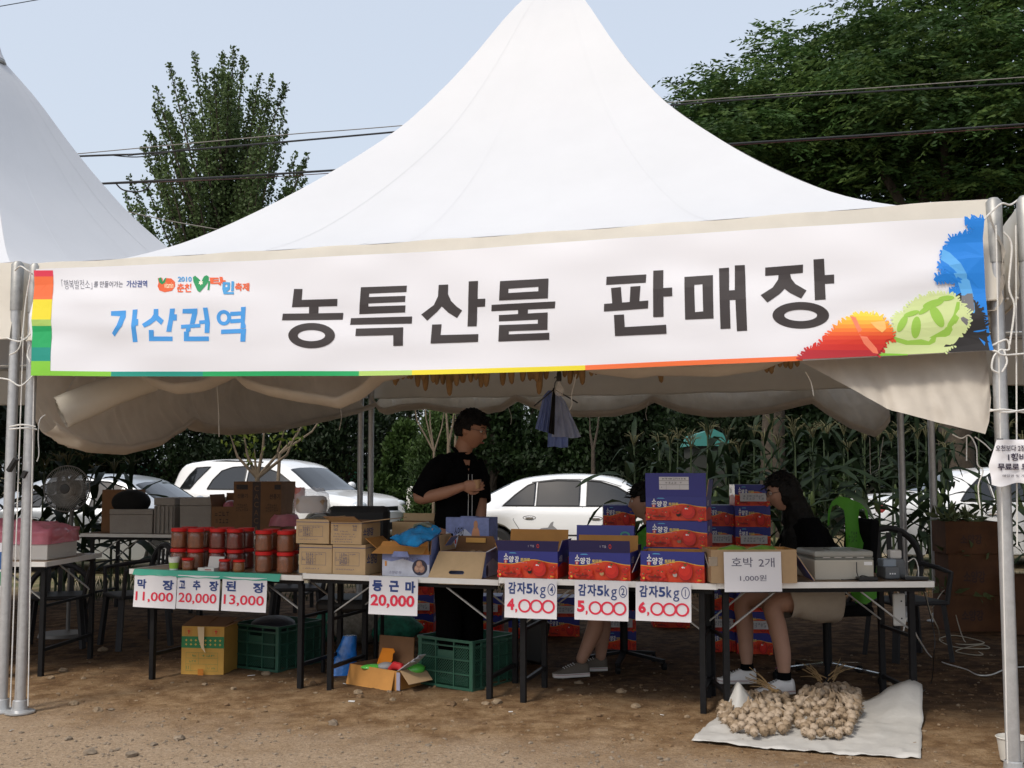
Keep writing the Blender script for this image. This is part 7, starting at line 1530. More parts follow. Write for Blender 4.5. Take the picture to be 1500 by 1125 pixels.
# cables on the ground
def gpt(px, py, dz=.006): P = onground(px, py); P.z = gheight(P.x, P.y)+dz; return P
rope([T4.at(1321, .2, dz=-.3), W(1330, 905, 6.4), W(1345, 935, 6.5), gpt(1364, 962), gpt(1385, 972), gpt(1415, 982), gpt(1432, 991), gpt(1452, 990), gpt(1480, 981), gpt(1530, 978)], .0045, None, 'white_cable', rope_m, label='white power cable running over the soil to the right', cat='cable')
cl = [W(1356, 868, 7.6), W(1362, 895, 7.7), W(1374, 920, 7.7), gpt(1380, 940), gpt(1410, 946), gpt(1442, 943), gpt(1400, 934), gpt(1376, 938), gpt(1400, 950), gpt(1448, 952), gpt(1436, 946), gpt(1400, 955), gpt(1440, 960), gpt(1412, 940), gpt(1390, 915, .3), W(1366, 890, 7.9)]
rope(cl, .004, None, 'white_cable', mat('cable_cream', (.42, .38, .30), .6), label='loose coil of pale cable on the soil at the right', cat='cable')
rope([gpt(1338, 1018), gpt(1352, 1013), gpt(1364, 1000), W(1368, 960, 6.6), W(1368, 925, 6.6), T4.at(1350, .3, dz=-.05)], .003, None, 'black_cable', bp_, label='thin black cable hanging behind the right table leg to the ground', cat='cable')
q = MB(); q.box((0, 0, 0), (.075, .02, .19), mat('power_strip', (.55, .55, .53), .5)); ps = thing('power_strip', 'white power strip hanging from the right end table', 'power strip', W(1317, 893, 6.5), .1); q.build('housing', ps, bevel=.015); MB().tube([(0, 0, .09), (-.02, 0, .13), (.0, 0, .17)], .004, rope_m, 6).build('flex', ps, smooth=True)
for z in (-.05, .05): MB().tube([(.01, -.012, z), (.01, -.009, z)], .005, bp_, 8).build('screw_hole', ps)
# ---------------------------------------------------------------- chairs
def office_chair(label, loc, yaw, base_r=.30, seat_z=.46, m=None, arms=False):
    t = thing('office_chair', label, 'chair', loc, yaw, 'wheeled office chairs behind the tables'); m = m or mat('chair_cloth', (.006, .006, .007), .9, spec=.1); g = 0
    MB().box((0, 0, seat_z), (.46, .44, .07), m).build('seat', t, bevel=.03); MB().box((.24, 0, seat_z+.36), (.06, .40, .44), m, Matrix.Rotation(R(6), 3, 'Y')).build('backrest', t, bevel=.025)
    MB().bar((.10, 0, seat_z-.04), (.26, 0, seat_z+.2), .04, .015, blk).build('back_bracket', t); MB().tube([(0, 0, .09), (0, 0, seat_z-.03)], .028, blk, 12).build('gas_column', t, smooth=True)
    MB().ball((-.05, -.2, seat_z-.03), .03, chrome, 12, 8).build('adjuster_knob', t, smooth=True)
    for k in range(5):
        a = k*1.2566+.5; e = (base_r*math.cos(a), base_r*math.sin(a), .065); MB().bar((.03*math.cos(a), .03*math.sin(a), .10), e, .035, .02, chrome if arms else blk).build('base_leg', t)
        q = MB(); q.tube([(e[0]-.012, e[1], .028), (e[0]+.012, e[1], .028)], .026, blk, 12); q.tube([(e[0], e[1], .03), e], .008, blk, 6); q.build('castor', t, smooth=True)
    return t
xr = XY(1203, 7.25); office_chair('black office chair with a shiny star base under the seated woman in black', (xr, 7.2, gz(xr, 7)), .15, .34, arms=True)
xm = XY(912, 7.7); office_chair('black office chair of the woman in green', (xm, 7.7, gz(xm, 7)), .2)
xb = XY(526, 8.0); t = thing('black_chair', 'black padded chair back standing behind the stacked brown cartons', 'chair', (xb, 8.0, gz(xb, 8)), R(90)); cb = mat('chair_vinyl', (.010, .009, .009), .5)
zt_ = W(526, 737, 8).z; MB().box((.0, 0, zt_-.25), (.09, .46, .5), cb).build('backrest', t, bevel=.06); MB().box((-.22, 0, .45), (.45, .46, .09), cb).build('seat', t, bevel=.03)
for x, y in ((-.38, -.18), (-.38, .18), (.0, -.18), (.0, .18)): MB().tube([(x, y, 0), (x, y, .44)], .014, blk, 8).build('leg', t)
gch = mat('plastic_grey', (.025, .025, .028), .5, spec=.3)
def garden_chair(label, px, Y, yaw, pytop, grp='dark plastic garden chairs'):
    x = XY(px, Y); t = thing('garden_chair', label, 'chair', (x, Y, gz(x, Y)), yaw, grp); ht = W(px, pytop, Y).z-gz(x, Y)
    MB().box((0, 0, .41), (.42, .42, .03), gch).build('seat', t, bevel=.012)
    for sx in (-1, 1):
        for sy in (-1, 1): MB().bar((sx*.22, sy*.21, 0), (sx*.18, sy*.18, .41), .045, .03, gch).build('leg', t)
    q = MB(); arc = [(.25*math.cos(a), .20+.03*math.sin(a), ht-.25+.25*math.sin(a)) for a in np.linspace(-.5, 3.64, 19)]; q.tube(arc, .024, gch, 8); q.build('back_rim', t, smooth=True)
    for k in range(3): MB().bar((-.09+.09*k, .20, .42), (-.09+.09*k, .215, ht-.03), .035, .012, gch).build('back_slat', t)
    for sx in (-1, 1): q = MB(); q.tube([(sx*.21, -.18, .40), (sx*.25, -.18, .62), (sx*.26, .0, .64), (sx*.24, .19, .66)], .018, gch, 8); q.build('armrest', t, smooth=True)
    return t
garden_chair('grey plastic garden chair with rounded back behind the card terminal', 1322, 8.0, .2, 776); garden_chair('dark plastic garden chair at the far left between the tables', 205, 9.0, -.9, 800); garden_chair('dark plastic garden chair under the shade behind the left table', 90, 9.0, .3, 830); garden_chair('dark plastic chair in the shade behind the second table', 440, 9.3, .1, 810)
# green vest on the office chair
vm = mat('vest_green', (.09, .36, .025), .6, trans=.2, var=.12, vscale=8, bump=.3, bscale=30); Yv = 7.15
vest = thing('green_vest', 'bright green vest draped over the chair behind the seated woman', 'vest', W(1245, 760, Yv)); v0 = vest.location
A2 = Art(); out_ = [(1212, 770), (1213, 748), (1219, 734), (1230, 727), (1242, 729), (1262, 738), (1270, 747), (1276, 775), (1281, 800), (1286, 860), (1284, 876), (1264, 888), (1254, 884), (1246, 868), (1240, 850), (1239, 790), (1238, 760), (1236, 747), (1226, 739), (1219, 742), (1216, 752), (1215, 769)]
A2.poly([(x, -y) for x, y in out_], vm, [[(1259, -746), (1266, -745), (1270, -760), (1273, -790), (1270, -798), (1264, -794), (1259, -780), (1257, -762)]])
q = MB(); A2.into(q, lambda x, y, o: W(x, -y, Yv-.02*math.sin(x*.16)-.015*noise.noise((x*.06, y*.03, 1)))-v0, cutx=7); q.build('cloth', vest, smooth=True, angle=180)
A2 = Art(); scrib(A2, 1243, -795, 1256, -778, ink(20, 50, 30), 4, 3, 6); q = MB(); A2.into(q, lambda x, y, o: W(x, -y, Yv-.05)-v0); q.build('print', vest)
# striped bag near the leg, clear bag by the shoe
sm = mat('bag_stripe', (.20, .21, .25), .6, var=.6, vscale=12); P = gpt(783, 972); q = MB(); q.box((0, 0, .15), (.17, .10, .30), bp_, Matrix.Rotation(R(12), 3, 'Y')); q.build('dark_tote', loc=P, bevel=.02, label='dark tote bag with a silver side leaning behind the middle table leg', cat='bag'); 
# ---------------------------------------------------------------- garlic on its sheet
sheetm = mat('woven_sheet', (.50, .49, .47), .65, var=.08, vscale=6, bump=.8, bscale=9, trans=.08)
def garlic_sheet():
    pts = [(1013, 1086), (1100, 1098), (1190, 1104), (1290, 1110), (1348, 1112)]; far_ = [(1074, 1001), (1100, 1022), (1130, 1030), (1250, 1036), (1296, 1038), (1338, 1012)]
    t = thing('woven_sheet', 'pale woven plastic sheet spread on the ground under the garlic', 'sheet', onground(1180, 1080)); c = t.location; q = MB(); rows = []
    for j in range(25):
        v_ = j/24; row = []
        for i in range(61):
            u = i/60; a = (interp([(0, 1013), (.25, 1100), (.5, 1190), (.8, 1290), (1, 1349)], u), interp([(0, 1086), (.25, 1098), (.5, 1104), (.8, 1110), (1, 1112)], u)); b = (interp([(0, 1066), (.12, 1085), (.3, 1130), (.7, 1250), (.85, 1296), (1, 1352)], u), interp([(0, 1040), (.12, 1046), (.3, 1042), (.7, 1037), (.85, 1038), (1, 1042)], u))
            P = gpt(lerp(a[0], b[0], v_), lerp(a[1], b[1], v_), .004)
            P.z += .010*abs(fbm(P.x*5, P.y*7, 3, 3))+.006*noise.noise((P.x*20, P.y*9, 1))+.010*(1-abs(noise.noise((P.x*3, P.y*11, 6))))**5+.007*(1-abs(noise.noise((P.x*9+P.y*4, P.y*6, 2))))**6; P.x += .012*noise.noise((v_*6, u > .5, 3))*(abs(u-.5) > .45)
            up = max(0, (v_-.68)/.32)
            P.z += .14*up**1.6*math.exp(-((u-.10)/.09)**2)+.13*up**1.4*math.exp(-((u-.95)/.13)**2)+.02*up; P.y += .02*up*noise.noise((u*9, 1, 1))
            row.append(P-c)
        rows.append(row)
    q.grid(rows, sheetm); o = q.build('sheet', t, smooth=True, angle=180); sm_ = o.modifiers.new('thick', 'SOLIDIFY'); sm_.thickness = .002
garlic_sheet()
gm_ = mat('garlic_skin', (.27, .195, .125), .7, var=.28, vscale=9, bump=.4, bscale=40); gm2 = mat('garlic_skin_pale', (.38, .295, .215), .7, var=.22, vscale=9, bump=.4, bscale=40); rootm = mat('garlic_root', (.24, .17, .10), .95); strawm = mat('garlic_stalk', (.42, .27, .12), .85, var=.25, vscale=20)
def bulb_mesh(m, sd):
    q = MB(); rows = []; r_ = random.Random(sd)
    for z, r in ((-.021, .004), (-.020, .011), (-.014, .019), (-.004, .0225), (.006, .0205), (.014, .013), (.020, .007), (.030, .0042), (.042, .0035)):
        rows.append([(r*(1+.09*math.cos(6*k*.3927+sd)*(1 if r > .012 else 0))*math.cos(k*.3927), r*(1+.09*math.cos(6*k*.3927+sd)*(1 if r > .012 else 0))*math.sin(k*.3927), z) for k in range(16)])
    q.grid(rows, m, closed=True); q.add(rows[0], [tuple(range(16))], m); 
    for k in range(22): a = r_.uniform(0, 6.28); q.tube([(.007*math.cos(a), .007*math.sin(a), -.018), (.017*math.cos(a), .017*math.sin(a), -.028-.006*r_.random())], .0010, rootm, 3, cap=False)
    return q.mesh('garlic_bulb', True, 180)
BMs = [bulb_mesh(gm_, 1), bulb_mesh(gm2, 2), bulb_mesh(gm_, 3), bulb_mesh(gm2, 4)]
def garlic(label, poly, n, peak, stalks):
    c = gpt(sum(p[0] for p in poly)/len(poly), sum(p[1] for p in poly)/len(poly)); t = thing('garlic_bundle', label, 'garlic', c, 0, 'bundles of garlic on the sheet')
    W2 = [onground(*p) for p in poly]; ins = lambda x, y: sum(((W2[i].y > y) != (W2[i-1].y > y)) and (x < (W2[i-1].x-W2[i].x)*(y-W2[i].y)/(W2[i-1].y-W2[i].y)+W2[i].x) for i in range(len(W2))) % 2
    x0, x1 = min(p.x for p in W2), max(p.x for p in W2); y0, y1 = min(p.y for p in W2), max(p.y for p in W2); got = []; tries = 0
    cx, cy = (x0+x1)/2, (y0+y1)/2
    while len(got) < n and tries < 40000:
        tries += 1; x, y = rng.uniform(x0, x1), rng.uniform(y0, y1)
        if not ins(x, y): continue
        e = max(abs(x-cx)/((x1-x0)/2), abs(y-cy)/((y1-y0)/2)); dome = peak*(1-e**2.2); z = .032+rng.choice([0, .4, .75, 1.0])*dome
        if all((x-a)**2+(y-b)**2+(z-d_)**2 > .029**2 for a, b, d_ in got): got.append((x, y, z))
    for x, y, z in got:
        dirv = Vector((cx-x, (cy+.1)-y, .05+.1*rng.random()))+Vector(rng.normal(size=3)*.05); o = inst('garlic_bulb', BMs[int(rng.integers(0, 4))], t, (x-c.x, y-c.y, gz(x, y)+z-c.z+.01)); o.rotation_euler = dirv.to_track_quat('Z', 'Y').to_euler(); s_ = rng.uniform(.85, 1.2); o.scale = (s_, s_, s_)
    for (a, b) in stalks:
        for k in range(9): P = gpt(*a, .07)+Vector(rng.normal(size=3)*.012); Q = gpt(*b, .12)+Vector(rng.normal(size=3)*.022); MB().tube([P-c, (P+Q)/2+Vector((0, 0, .01))-c, Q-c], [.0035, .0032, .002], strawm, 5).build('dry_stalk', t)
garlic('flatter brown bundle of garlic bulbs at the left of the sheet', [(1054, 1052), (1062, 1072), (1085, 1084), (1120, 1087), (1150, 1082), (1162, 1060), (1164, 1040), (1150, 1028), (1110, 1024), (1080, 1028), (1062, 1040)], 150, .03, [((1135, 1030), (1100, 1021))])
garlic('larger bundle of pale garlic bulbs at the middle of the sheet, stalks upright', [(1166, 1042), (1166, 1070), (1180, 1086), (1215, 1090), (1245, 1086), (1256, 1070), (1258, 1048), (1256, 1022), (1240, 1014), (1205, 1016), (1180, 1024)], 180, .05, [((1218, 1012), (1235, 998)), ((1205, 1014), (1180, 1006))])
# ================================================================ people
skin_m = mat('skin', (.34, .17, .105), .55, var=.06, vscale=10); skin_f = mat('skin_fair', (.40, .22, .15), .55, var=.06, vscale=10)
hair_m = mat('hair_black', (.003, .0025, .0022), .6, spec=.25, bump=.6, bscale=90); lip_m = mat('lips', (.28, .09, .07), .5); eye_w = mat('eye_white', (.6, .58, .55), .3); cloth_k = mat('cloth_black', (.003, .003, .0035), .95, spec=.08, bump=.4, bscale=40); cloth_b = mat('cloth_beige', (.42, .36, .29), .85, var=.08, vscale=8, bump=.3, bscale=40)
def head_pts(nu=56, nv=44, k=1.0, female=False):
    rows = []
    for i in range(nv+1):
        ph = math.pi*i/nv; row = []
        for j in range(nu):
            a = 2*math.pi*j/nu; u = Vector((math.sin(ph)*math.cos(a), math.sin(ph)*math.sin(a), -math.cos(ph))); x, y, z = .100*u.x, .078*u.y, .120*u.z
            if u.z < 0:
                q = -u.z; y *= 1-.30*q**1.6; 
                if u.x < 0: x *= 1-.42*q
                else: x *= 1-.05*q
            if u.z > .3 and u.x > 0: x *= 1-.08*(u.z-.3)
            if u.x > 0:
                x += .0
                nz = max(0, min(1, (.022-z)/.05)) if z > -.030 else max(0, 1-(-.030-z)/.010); x += .024*math.exp(-(y/.0115)**2)*nz*(1 if z > -.045 else 0)
                for s_ in (-1, 1): x -= .010*math.exp(-((y-s_*.031)/.017)**2-((z-.012)/.013)**2); x += .004*math.exp(-((y-s_*.030)/.02)**2-((z-.033)/.009)**2); x += .004*math.exp(-((y-s_*.040)/.02)**2-((z+.022)/.02)**2)
                x += .007*math.exp(-(y/.020)**2-((z+.055)/.007)**2)+.006*math.exp(-(y/.018)**2-((z+.070)/.006)**2)-.004*math.exp(-(y/.022)**2-((z+.0625)/.003)**2); x += .009*math.exp(-(y/.022)**2-((z+.098)/.014)**2)
            row.append(Vector((x, y, z))*k)
        rows.append(row)
    return rows
def person(label, loc, P, sk, yaw_head, pitch_head, head_c, tubes, hands, hk=1.0, extra=None, vox=.0048):
    """P loc: root Empty; tubes: list of (points, radii) for trunk and limbs; all fused into one continuous surface"""
    t = thing('person', label, 'person', loc); q = MB()
    for pts, rs in tubes:
        fine = []; fr = []
        for i in range(len(pts)-1):
            p0 = Vector(pts[max(i-1, 0)]); p1 = Vector(pts[i]); p2 = Vector(pts[i+1]); p3 = Vector(pts[min(i+2, len(pts)-1)])
            for j in range(6):
                s_ = j/6; fine.append(.5*((2*p1)+(p2-p0)*s_+(2*p0-5*p1+4*p2-p3)*s_*s_+(3*p1-p0-3*p2+p3)*s_**3)); fr.append(lerp(rs[i], rs[i+1], s_*s_*(3-2*s_)))
        fine.append(Vector(pts[-1])); fr.append(rs[-1]); q.tube(fine, fr, sk, 18)
        for p, r in ((pts[0], rs[0]), (pts[-1], rs[-1])): q.ball(p, r*.98, sk, 14, 10)
    HM = Matrix.Translation(head_c) @ Matrix.Rotation(yaw_head, 4, 'Z') @ Matrix.Rotation(pitch_head, 4, 'Y')
    h_ = MB(); h_.grid(head_pts(k=hk), sk, closed=True)
    for s_ in (-1, 1): h_.ball((-.004*hk, s_*.078*hk, -.004), (.017*hk, .009*hk, .031*hk), sk, 12, 10, Matrix.Rotation(-.15, 3, 'Y'))
    h_.tube([(-.015, 0, -.05*hk), (-.03, 0, -.15*hk)], .052*hk, sk, 16); h_.xf(HM); q.add(h_.v, h_.f, sk)
    for wr, dr, nr, curl, rad in hands:      # wrist, direction, palm normal, finger curl
        dr = Vector(dr).normalized(); nr = Vector(nr).normalized(); sd = dr.cross(nr).normalized(); wr = Vector(wr)
        B = Matrix((dr, sd, nr)).transposed(); q.ball(wr+dr*.045, (.052, .040, .017), sk, 14, 10, B)
        for k, (off, ln) in enumerate(((-.030, .066), (-.010, .076), (.010, .072), (.029, .058))):
            p = wr+dr*.075+sd*off; pp = [wr+dr*.03+sd*off*.6, p]; d_ = dr.copy(); a = curl*(.7+.1*k)
            for s_, l_ in ((0, .42), (1, .32), (2, .26)): d_ = (d_*math.cos(a)+nr*math.sin(a)).normalized() if True else d_; nr2 = nr; p = p+d_*ln*l_; pp.append(p)
            q.tube(pp, [.0095, .0092, .0085, .0078, .0068], sk, 10); q.ball(pp[-1], .0068, sk, 8, 6)
        pp = [wr+dr*.018-sd*.022, wr+dr*.048-sd*.048+nr*.008, wr+dr*.072-sd*.052+nr*.022, wr+dr*.092-sd*.045+nr*.032]; q.tube(pp, [.013, .0115, .0098, .0078], sk, 10); q.ball(pp[-1], .0078, sk, 8, 6)
    o = q.build('body', t); md = o.modifiers.new('r', 'REMESH'); md.mode = 'VOXEL'; md.voxel_size = vox; md.use_smooth_shade = True; s2 = o.modifiers.new('s', 'SMOOTH'); s2.factor = .5; s2.iterations = 3
    dg = bpy.context.evaluated_depsgraph_get(); me = bpy.data.meshes.new_from_object(o.evaluated_get(dg)); o.modifiers.clear(); old = o.data; o.data = me; me.materials.clear(); me.materials.append(sk); bpy.data.meshes.remove(old)
    o.name = 'body'
    def hp(nm, mb, smooth=True): return mb.xf(HM).build(nm, t, smooth=smooth, angle=180)
    for s_ in (-1, 1):
        hp('eye', MB().ball((.083*hk, s_*.030*hk, .011*hk), .0115*hk, eye_w, 12, 8)); hp('iris', MB().ball((.0915*hk, s_*.029*hk, .011*hk), .0048*hk, hair_m, 8, 6)); hp('eyelid', MB().tube([(.087*hk, s_*.018*hk, .014*hk), (.0945*hk, s_*.030*hk, .0185*hk), (.084*hk, s_*.042*hk, .014*hk)], .0028, sk, 6))
        hp('eyebrow', MB().tube([(.100*hk, s_*.015*hk, .030*hk), (.098*hk, s_*.032*hk, .036*hk), (.084*hk, s_*.048*hk, .031*hk)], [.0025, .003, .0015], hair_m, 6))
    hp('lips', MB().tube([(.090*hk, -.021*hk, -.0625*hk), (.1025*hk, -.008*hk, -.060*hk), (.1035*hk, 0, -.0615*hk), (.1025*hk, .008*hk, -.060*hk), (.090*hk, .021*hk, -.0625*hk)], [.002, .0048, .005, .0048, .002], lip_m, 8))
    return t, HM
def hair_cap(t, HM, hk, style, vol=1.10, seed=1):
    q = MB(); base = head_pts(64, 48, hk); vs = []; rows = []
    for row in base:
        rr = []
        for p in row:
            u = p.normalized(); g = Vector((p.x*vol*.99, p.y*vol*1.02, p.z*vol)); n_ = noise.noise(Vector((u.x*7, u.y*7, u.z*7+seed)))*.010+noise.noise(Vector((u.x*22, u.y*22, u.z*10+seed)))*.006; g += u*(n_+.002)
            rr.append(g)
        rows.append(rr)
    def keep(p):
        x, y, z = p.x/hk, p.y/hk, p.z/hk; fringe = (.050 if style == 'short' else .060)-.25*max(0, abs(y)-.035)*(1 if style == 'short' else 1.4)+.010*noise.noise((y*60, 3, seed))
        if x > .035: return z > fringe
        if x > -.015: return z > (.005+.3*(x+.015) if style == 'short' else -.03+.4*(x+.015)) or (abs(y) > .06 and z > (-.005 if style == 'short' else -.2))
        return z > (-.060 if style == 'short' else -.10)
    nv = len(rows); nu = len(rows[0]); fl = [v for r in rows for v in r]; fs = []
    for i in range(nv-1):
        for j in range(nu):
            f = (i*nu+j, i*nu+(j+1) % nu, (i+1)*nu+(j+1) % nu, (i+1)*nu+j)
            if all(keep(fl[k]) for k in f): fs.append(f)
    q.add(fl, fs, hair_m); q.xf(HM); o = q.build('hair', t, smooth=True, angle=180)
    bm = bmesh.new(); bm.from_mesh(o.data); bmesh.ops.delete(bm, geom=[v for v in bm.verts if not v.link_faces], context='VERTS'); bm.to_mesh(o.data); bm.free(); sd_ = o.modifiers.new('thick', 'SOLIDIFY'); sd_.thickness = .012; sd_.offset = -1
    # loose locks
    r_ = random.Random(seed); lk = MB()
    for k in range(90 if style == 'short' else 60):
        a = r_.uniform(-2.6, 2.6); b = r_.uniform(.25, 1.5); u = Vector((math.cos(a)*math.cos(b), math.sin(a)*math.cos(b), math.sin(b))); p = Vector((u.x*.112, u.y*.088, u.z*.132))*hk
        d = Vector((u.x, u.y, -.2)).normalized()*.02+Vector((r_.uniform(-.01, .02), r_.uniform(-.012, .012), r_.uniform(-.012, .012))); lk.tube([p, p+d*.6+u*.006, p+d*1.25], [.006, .004, .001], hair_m, 5)
    lk.xf(HM); lk.build('hair_locks', t, smooth=True, kind='stuff'); return o
def glasses(t, HM, hk):
    q = MB()
    for s_ in (-1, 1):
        q.tube([(.104*hk+.002-.006*abs(math.cos(a))*(1 if math.cos(a)*s_ > 0 else .1), s_*.031*hk+.0215*math.cos(a)*s_*s_, .008*hk+.0145*math.sin(a)) for a in np.linspace(0, 6.283, 19)], .0013, bp_, 6); q.tube([(.098*hk, s_*.053*hk, .012*hk), (.06*hk, s_*.076*hk, .012*hk), (.0, s_*.083*hk, .010*hk)], .0015, bp_, 6)
    q.tube([(.107*hk, -.010, .012*hk), (.112*hk, 0, .014*hk), (.107*hk, .010, .012*hk)], .0014, bp_, 6); q.xf(HM); q.build('glasses', t, smooth=True)
def loft(secs, m, n=28, seed=0, wr=.008):
    """secs: centre, half width, half depth, yaw"""
    rows = []
    for i, (c, a_, b_, yw) in enumerate(secs):
        rr = []
        for k in range(n):
            a = 2*math.pi*k/n; ca, sa = math.cos(a), math.sin(a); f = (abs(ca)**2.4+abs(sa)**2.4)**(-1/2.4); x, y = a_*ca*f, b_*sa*f; w_ = wr*noise.noise((ca*2.5, sa*2.5, i*.8+seed)); x += ca*w_; y += sa*w_
            rr.append(Vector(c)+Vector((x*math.cos(yw)-y*math.sin(yw), x*math.sin(yw)+y*math.cos(yw), .0)))
        rows.append(rr)
    return rows
def smooth_secs(secs, k=4):
    o = []
    for i in range(len(secs)-1):
        a, b = secs[i], secs[i+1]
        for j in range(k): s_ = j/k; e = s_*s_*(3-2*s_); o.append((Vector(a[0]).lerp(Vector(b[0]), s_), lerp(a[1], b[1], e), lerp(a[2], b[2], e), lerp(a[3], b[3], s_)))
    o.append(secs[-1]); return o
def tube_part(nm, t, pts, rs, m, seed=0, wr=.004, n=18):
    q = MB(); fine = []; fr = []
    for i in range(len(pts)-1):
        for j in range(5): s_ = j/5; fine.append(Vector(pts[i]).lerp(Vector(pts[i+1]), s_)); fr.append(lerp(rs[i], rs[i+1], s_))
    fine.append(Vector(pts[-1])); fr.append(rs[-1]); q.tube(fine, fr, m, n, cap=False); q.v = [tuple(Vector(v)+Vector((noise.noise(Vector(v)*14+Vector((seed, 0, 0))), noise.noise(Vector(v)*14+Vector((0, seed, 3))), noise.noise(Vector(v)*14)))*wr) for v in q.v]; return q.build(nm, t, smooth=True, angle=180)
# --- standing man
xm_ = XY(671, 7.3); gm0 = gz(xm_, 7.3)
YB = R(-48)       # the way his chest faces
t, HM = person('standing man in a black short sleeved shirt and glasses, holding a cup', (xm_, 7.3, gm0), None, skin_m, R(-22), R(14), (.085, -.03, 1.635),
    [([(0, 0, .95), (0, 0, 1.08), (.0, 0, 1.25), (.01, 0, 1.36)], [.11, .10, .10, .085]), ([(.01, 0, 1.34), (.03, -.01, 1.47), (.06, -.02, 1.57)], [.075, .058, .054]),
     ([(-.09, -.10, 1.38), (-.185, -.15, 1.29), (-.245, -.15, 1.19), (-.10, -.24, 1.215), (.045, -.30, 1.262)], [.050, .048, .042, .040, .027]), ([(.10, .08, 1.38), (.145, .07, 1.25), (.15, .02, 1.12), (.145, -.06, .95), (.14, -.10, .86)], [.050, .046, .042, .036, .028]),
     ([(-.06, -.07, .92), (-.05, -.09, .50), (-.05, -.06, .10)], [.10, .065, .045]), ([(.07, .07, .92), (.08, .05, .50), (.09, .09, .10)], [.10, .065, .045])],
    [((.045, -.30, 1.262), (.95, -.15, .08), (.1, .95, .1), .55, 0), ((.14, -.10, .86), (0, -.15, -1), (-.6, .3, 0), .3, 0)], hk=1.06)
hair_cap(t, HM, 1.06, 'short', 1.13, 3); glasses(t, HM, 1.06)
secs = smooth_secs([((-.01, .0, .83), .16, .115, YB+1.57), ((-.01, 0, .95), .155, .115, YB+1.57), ((-.005, 0, 1.10), .152, .115, YB+1.57), ((.0, 0, 1.25), .165, .118, YB+1.57), ((.0, 0, 1.36), .175, .110, YB+1.57), ((.0, 0, 1.42), .158, .095, YB+1.57), ((.005, 0, 1.46), .115, .085, YB+1.57), ((.015, 0, 1.485), .080, .075, YB+1.57)])
q = MB(); q.grid(loft(secs, cloth_k, seed=2, wr=.012), cloth_k, closed=True); q.build('shirt', t, smooth=True, angle=180)
tube_part('sleeve', t, [(-.07, -.09, 1.415), (-.14, -.14, 1.36), (-.20, -.155, 1.27), (-.235, -.155, 1.20)], [.075, .078, .070, .072], cloth_k, 2); tube_part('sleeve', t, [(.09, .08, 1.415), (.125, .09, 1.34), (.145, .07, 1.24), (.15, .04, 1.16)], [.075, .076, .070, .070], cloth_k, 4)
fw = Vector((math.cos(YB), math.sin(YB), 0)); sdv = Vector((-fw.y, fw.x, 0))
for s_ in (-1, 1):      # open collar and the two pale placket lines
    q = MB(); b0_ = Vector((.015, 0, 1.50)); q.grid([[b0_+fw*.070+sdv*s_*.012+Vector((0, 0, -.10)), b0_+fw*.060+sdv*s_*.07+Vector((0, 0, -.045))], [b0_+fw*.055+sdv*s_*.030+Vector((0, 0, -.03)), b0_+fw*.02+sdv*s_*.078+Vector((0, 0, .0))], [b0_+fw*.02+sdv*s_*.068+Vector((0, 0, .02)), b0_-fw*.05+sdv*s_*.055+Vector((0, 0, .025))]], cloth_k); o = q.build('collar', t, smooth=True); o.modifiers.new('th', 'SOLIDIFY').thickness = .006
    MB().tube([fw*.127+sdv*s_*.016+Vector((.0, 0, 1.34)), fw*.128+sdv*s_*.016+Vector((0, 0, 1.2)), fw*.126+sdv*s_*.017+Vector((0, 0, 1.05)), fw*.127+sdv*s_*.018+Vector((-.01, 0, .88))], .0016, wht, 5).build('piping', t, smooth=True)
q = MB(); cc_ = Vector((.0, 0, 1.40))+fw*.092; q.grid([[cc_+fw*.016-Vector((0, 0, .045))-sdv*.002, cc_+fw*.016-Vector((0, 0, .045))+sdv*.002], [cc_+fw*.008-sdv*.016, cc_+fw*.008+sdv*.016], [cc_-fw*.004+Vector((0, 0, .045))-sdv*.032, cc_-fw*.004+Vector((0, 0, .045))+sdv*.032], [cc_-fw*.03+Vector((0, 0, .085))-sdv*.045, cc_-fw*.03+Vector((0, 0, .085))+sdv*.045]], skin_m); q.build('open_neck', t, smooth=True)
tube_part('trouser_leg', t, [(-.06, -.06, .95), (-.055, -.085, .5), (-.05, -.06, .04)], [.125, .088, .075], cloth_k, 6); tube_part('trouser_leg', t, [(.07, .06, .95), (.08, .05, .5), (.09, .08, .04)], [.125, .088, .075], cloth_k, 8)
for x, y in ((-.02, -.10), (.12, .04)): MB().ball((x, y, .045), (.14, .05, .045), bp_, 16, 10, Matrix.Rotation(YB, 3, 'Z')).build('shoe', t, smooth=True)
q = MB(); q.lathe([(0, .0), (.022, .0), (.028, .055), (.0, .052)], mat('cup_amber', (.35, .20, .10), .2, coat=.5), 16); c_ = t.location+Vector((.135, -.30, 1.25)); q.build('drink_cup', loc=c_, smooth=True, label='small amber drinking cup held by the standing man', cat='cup')
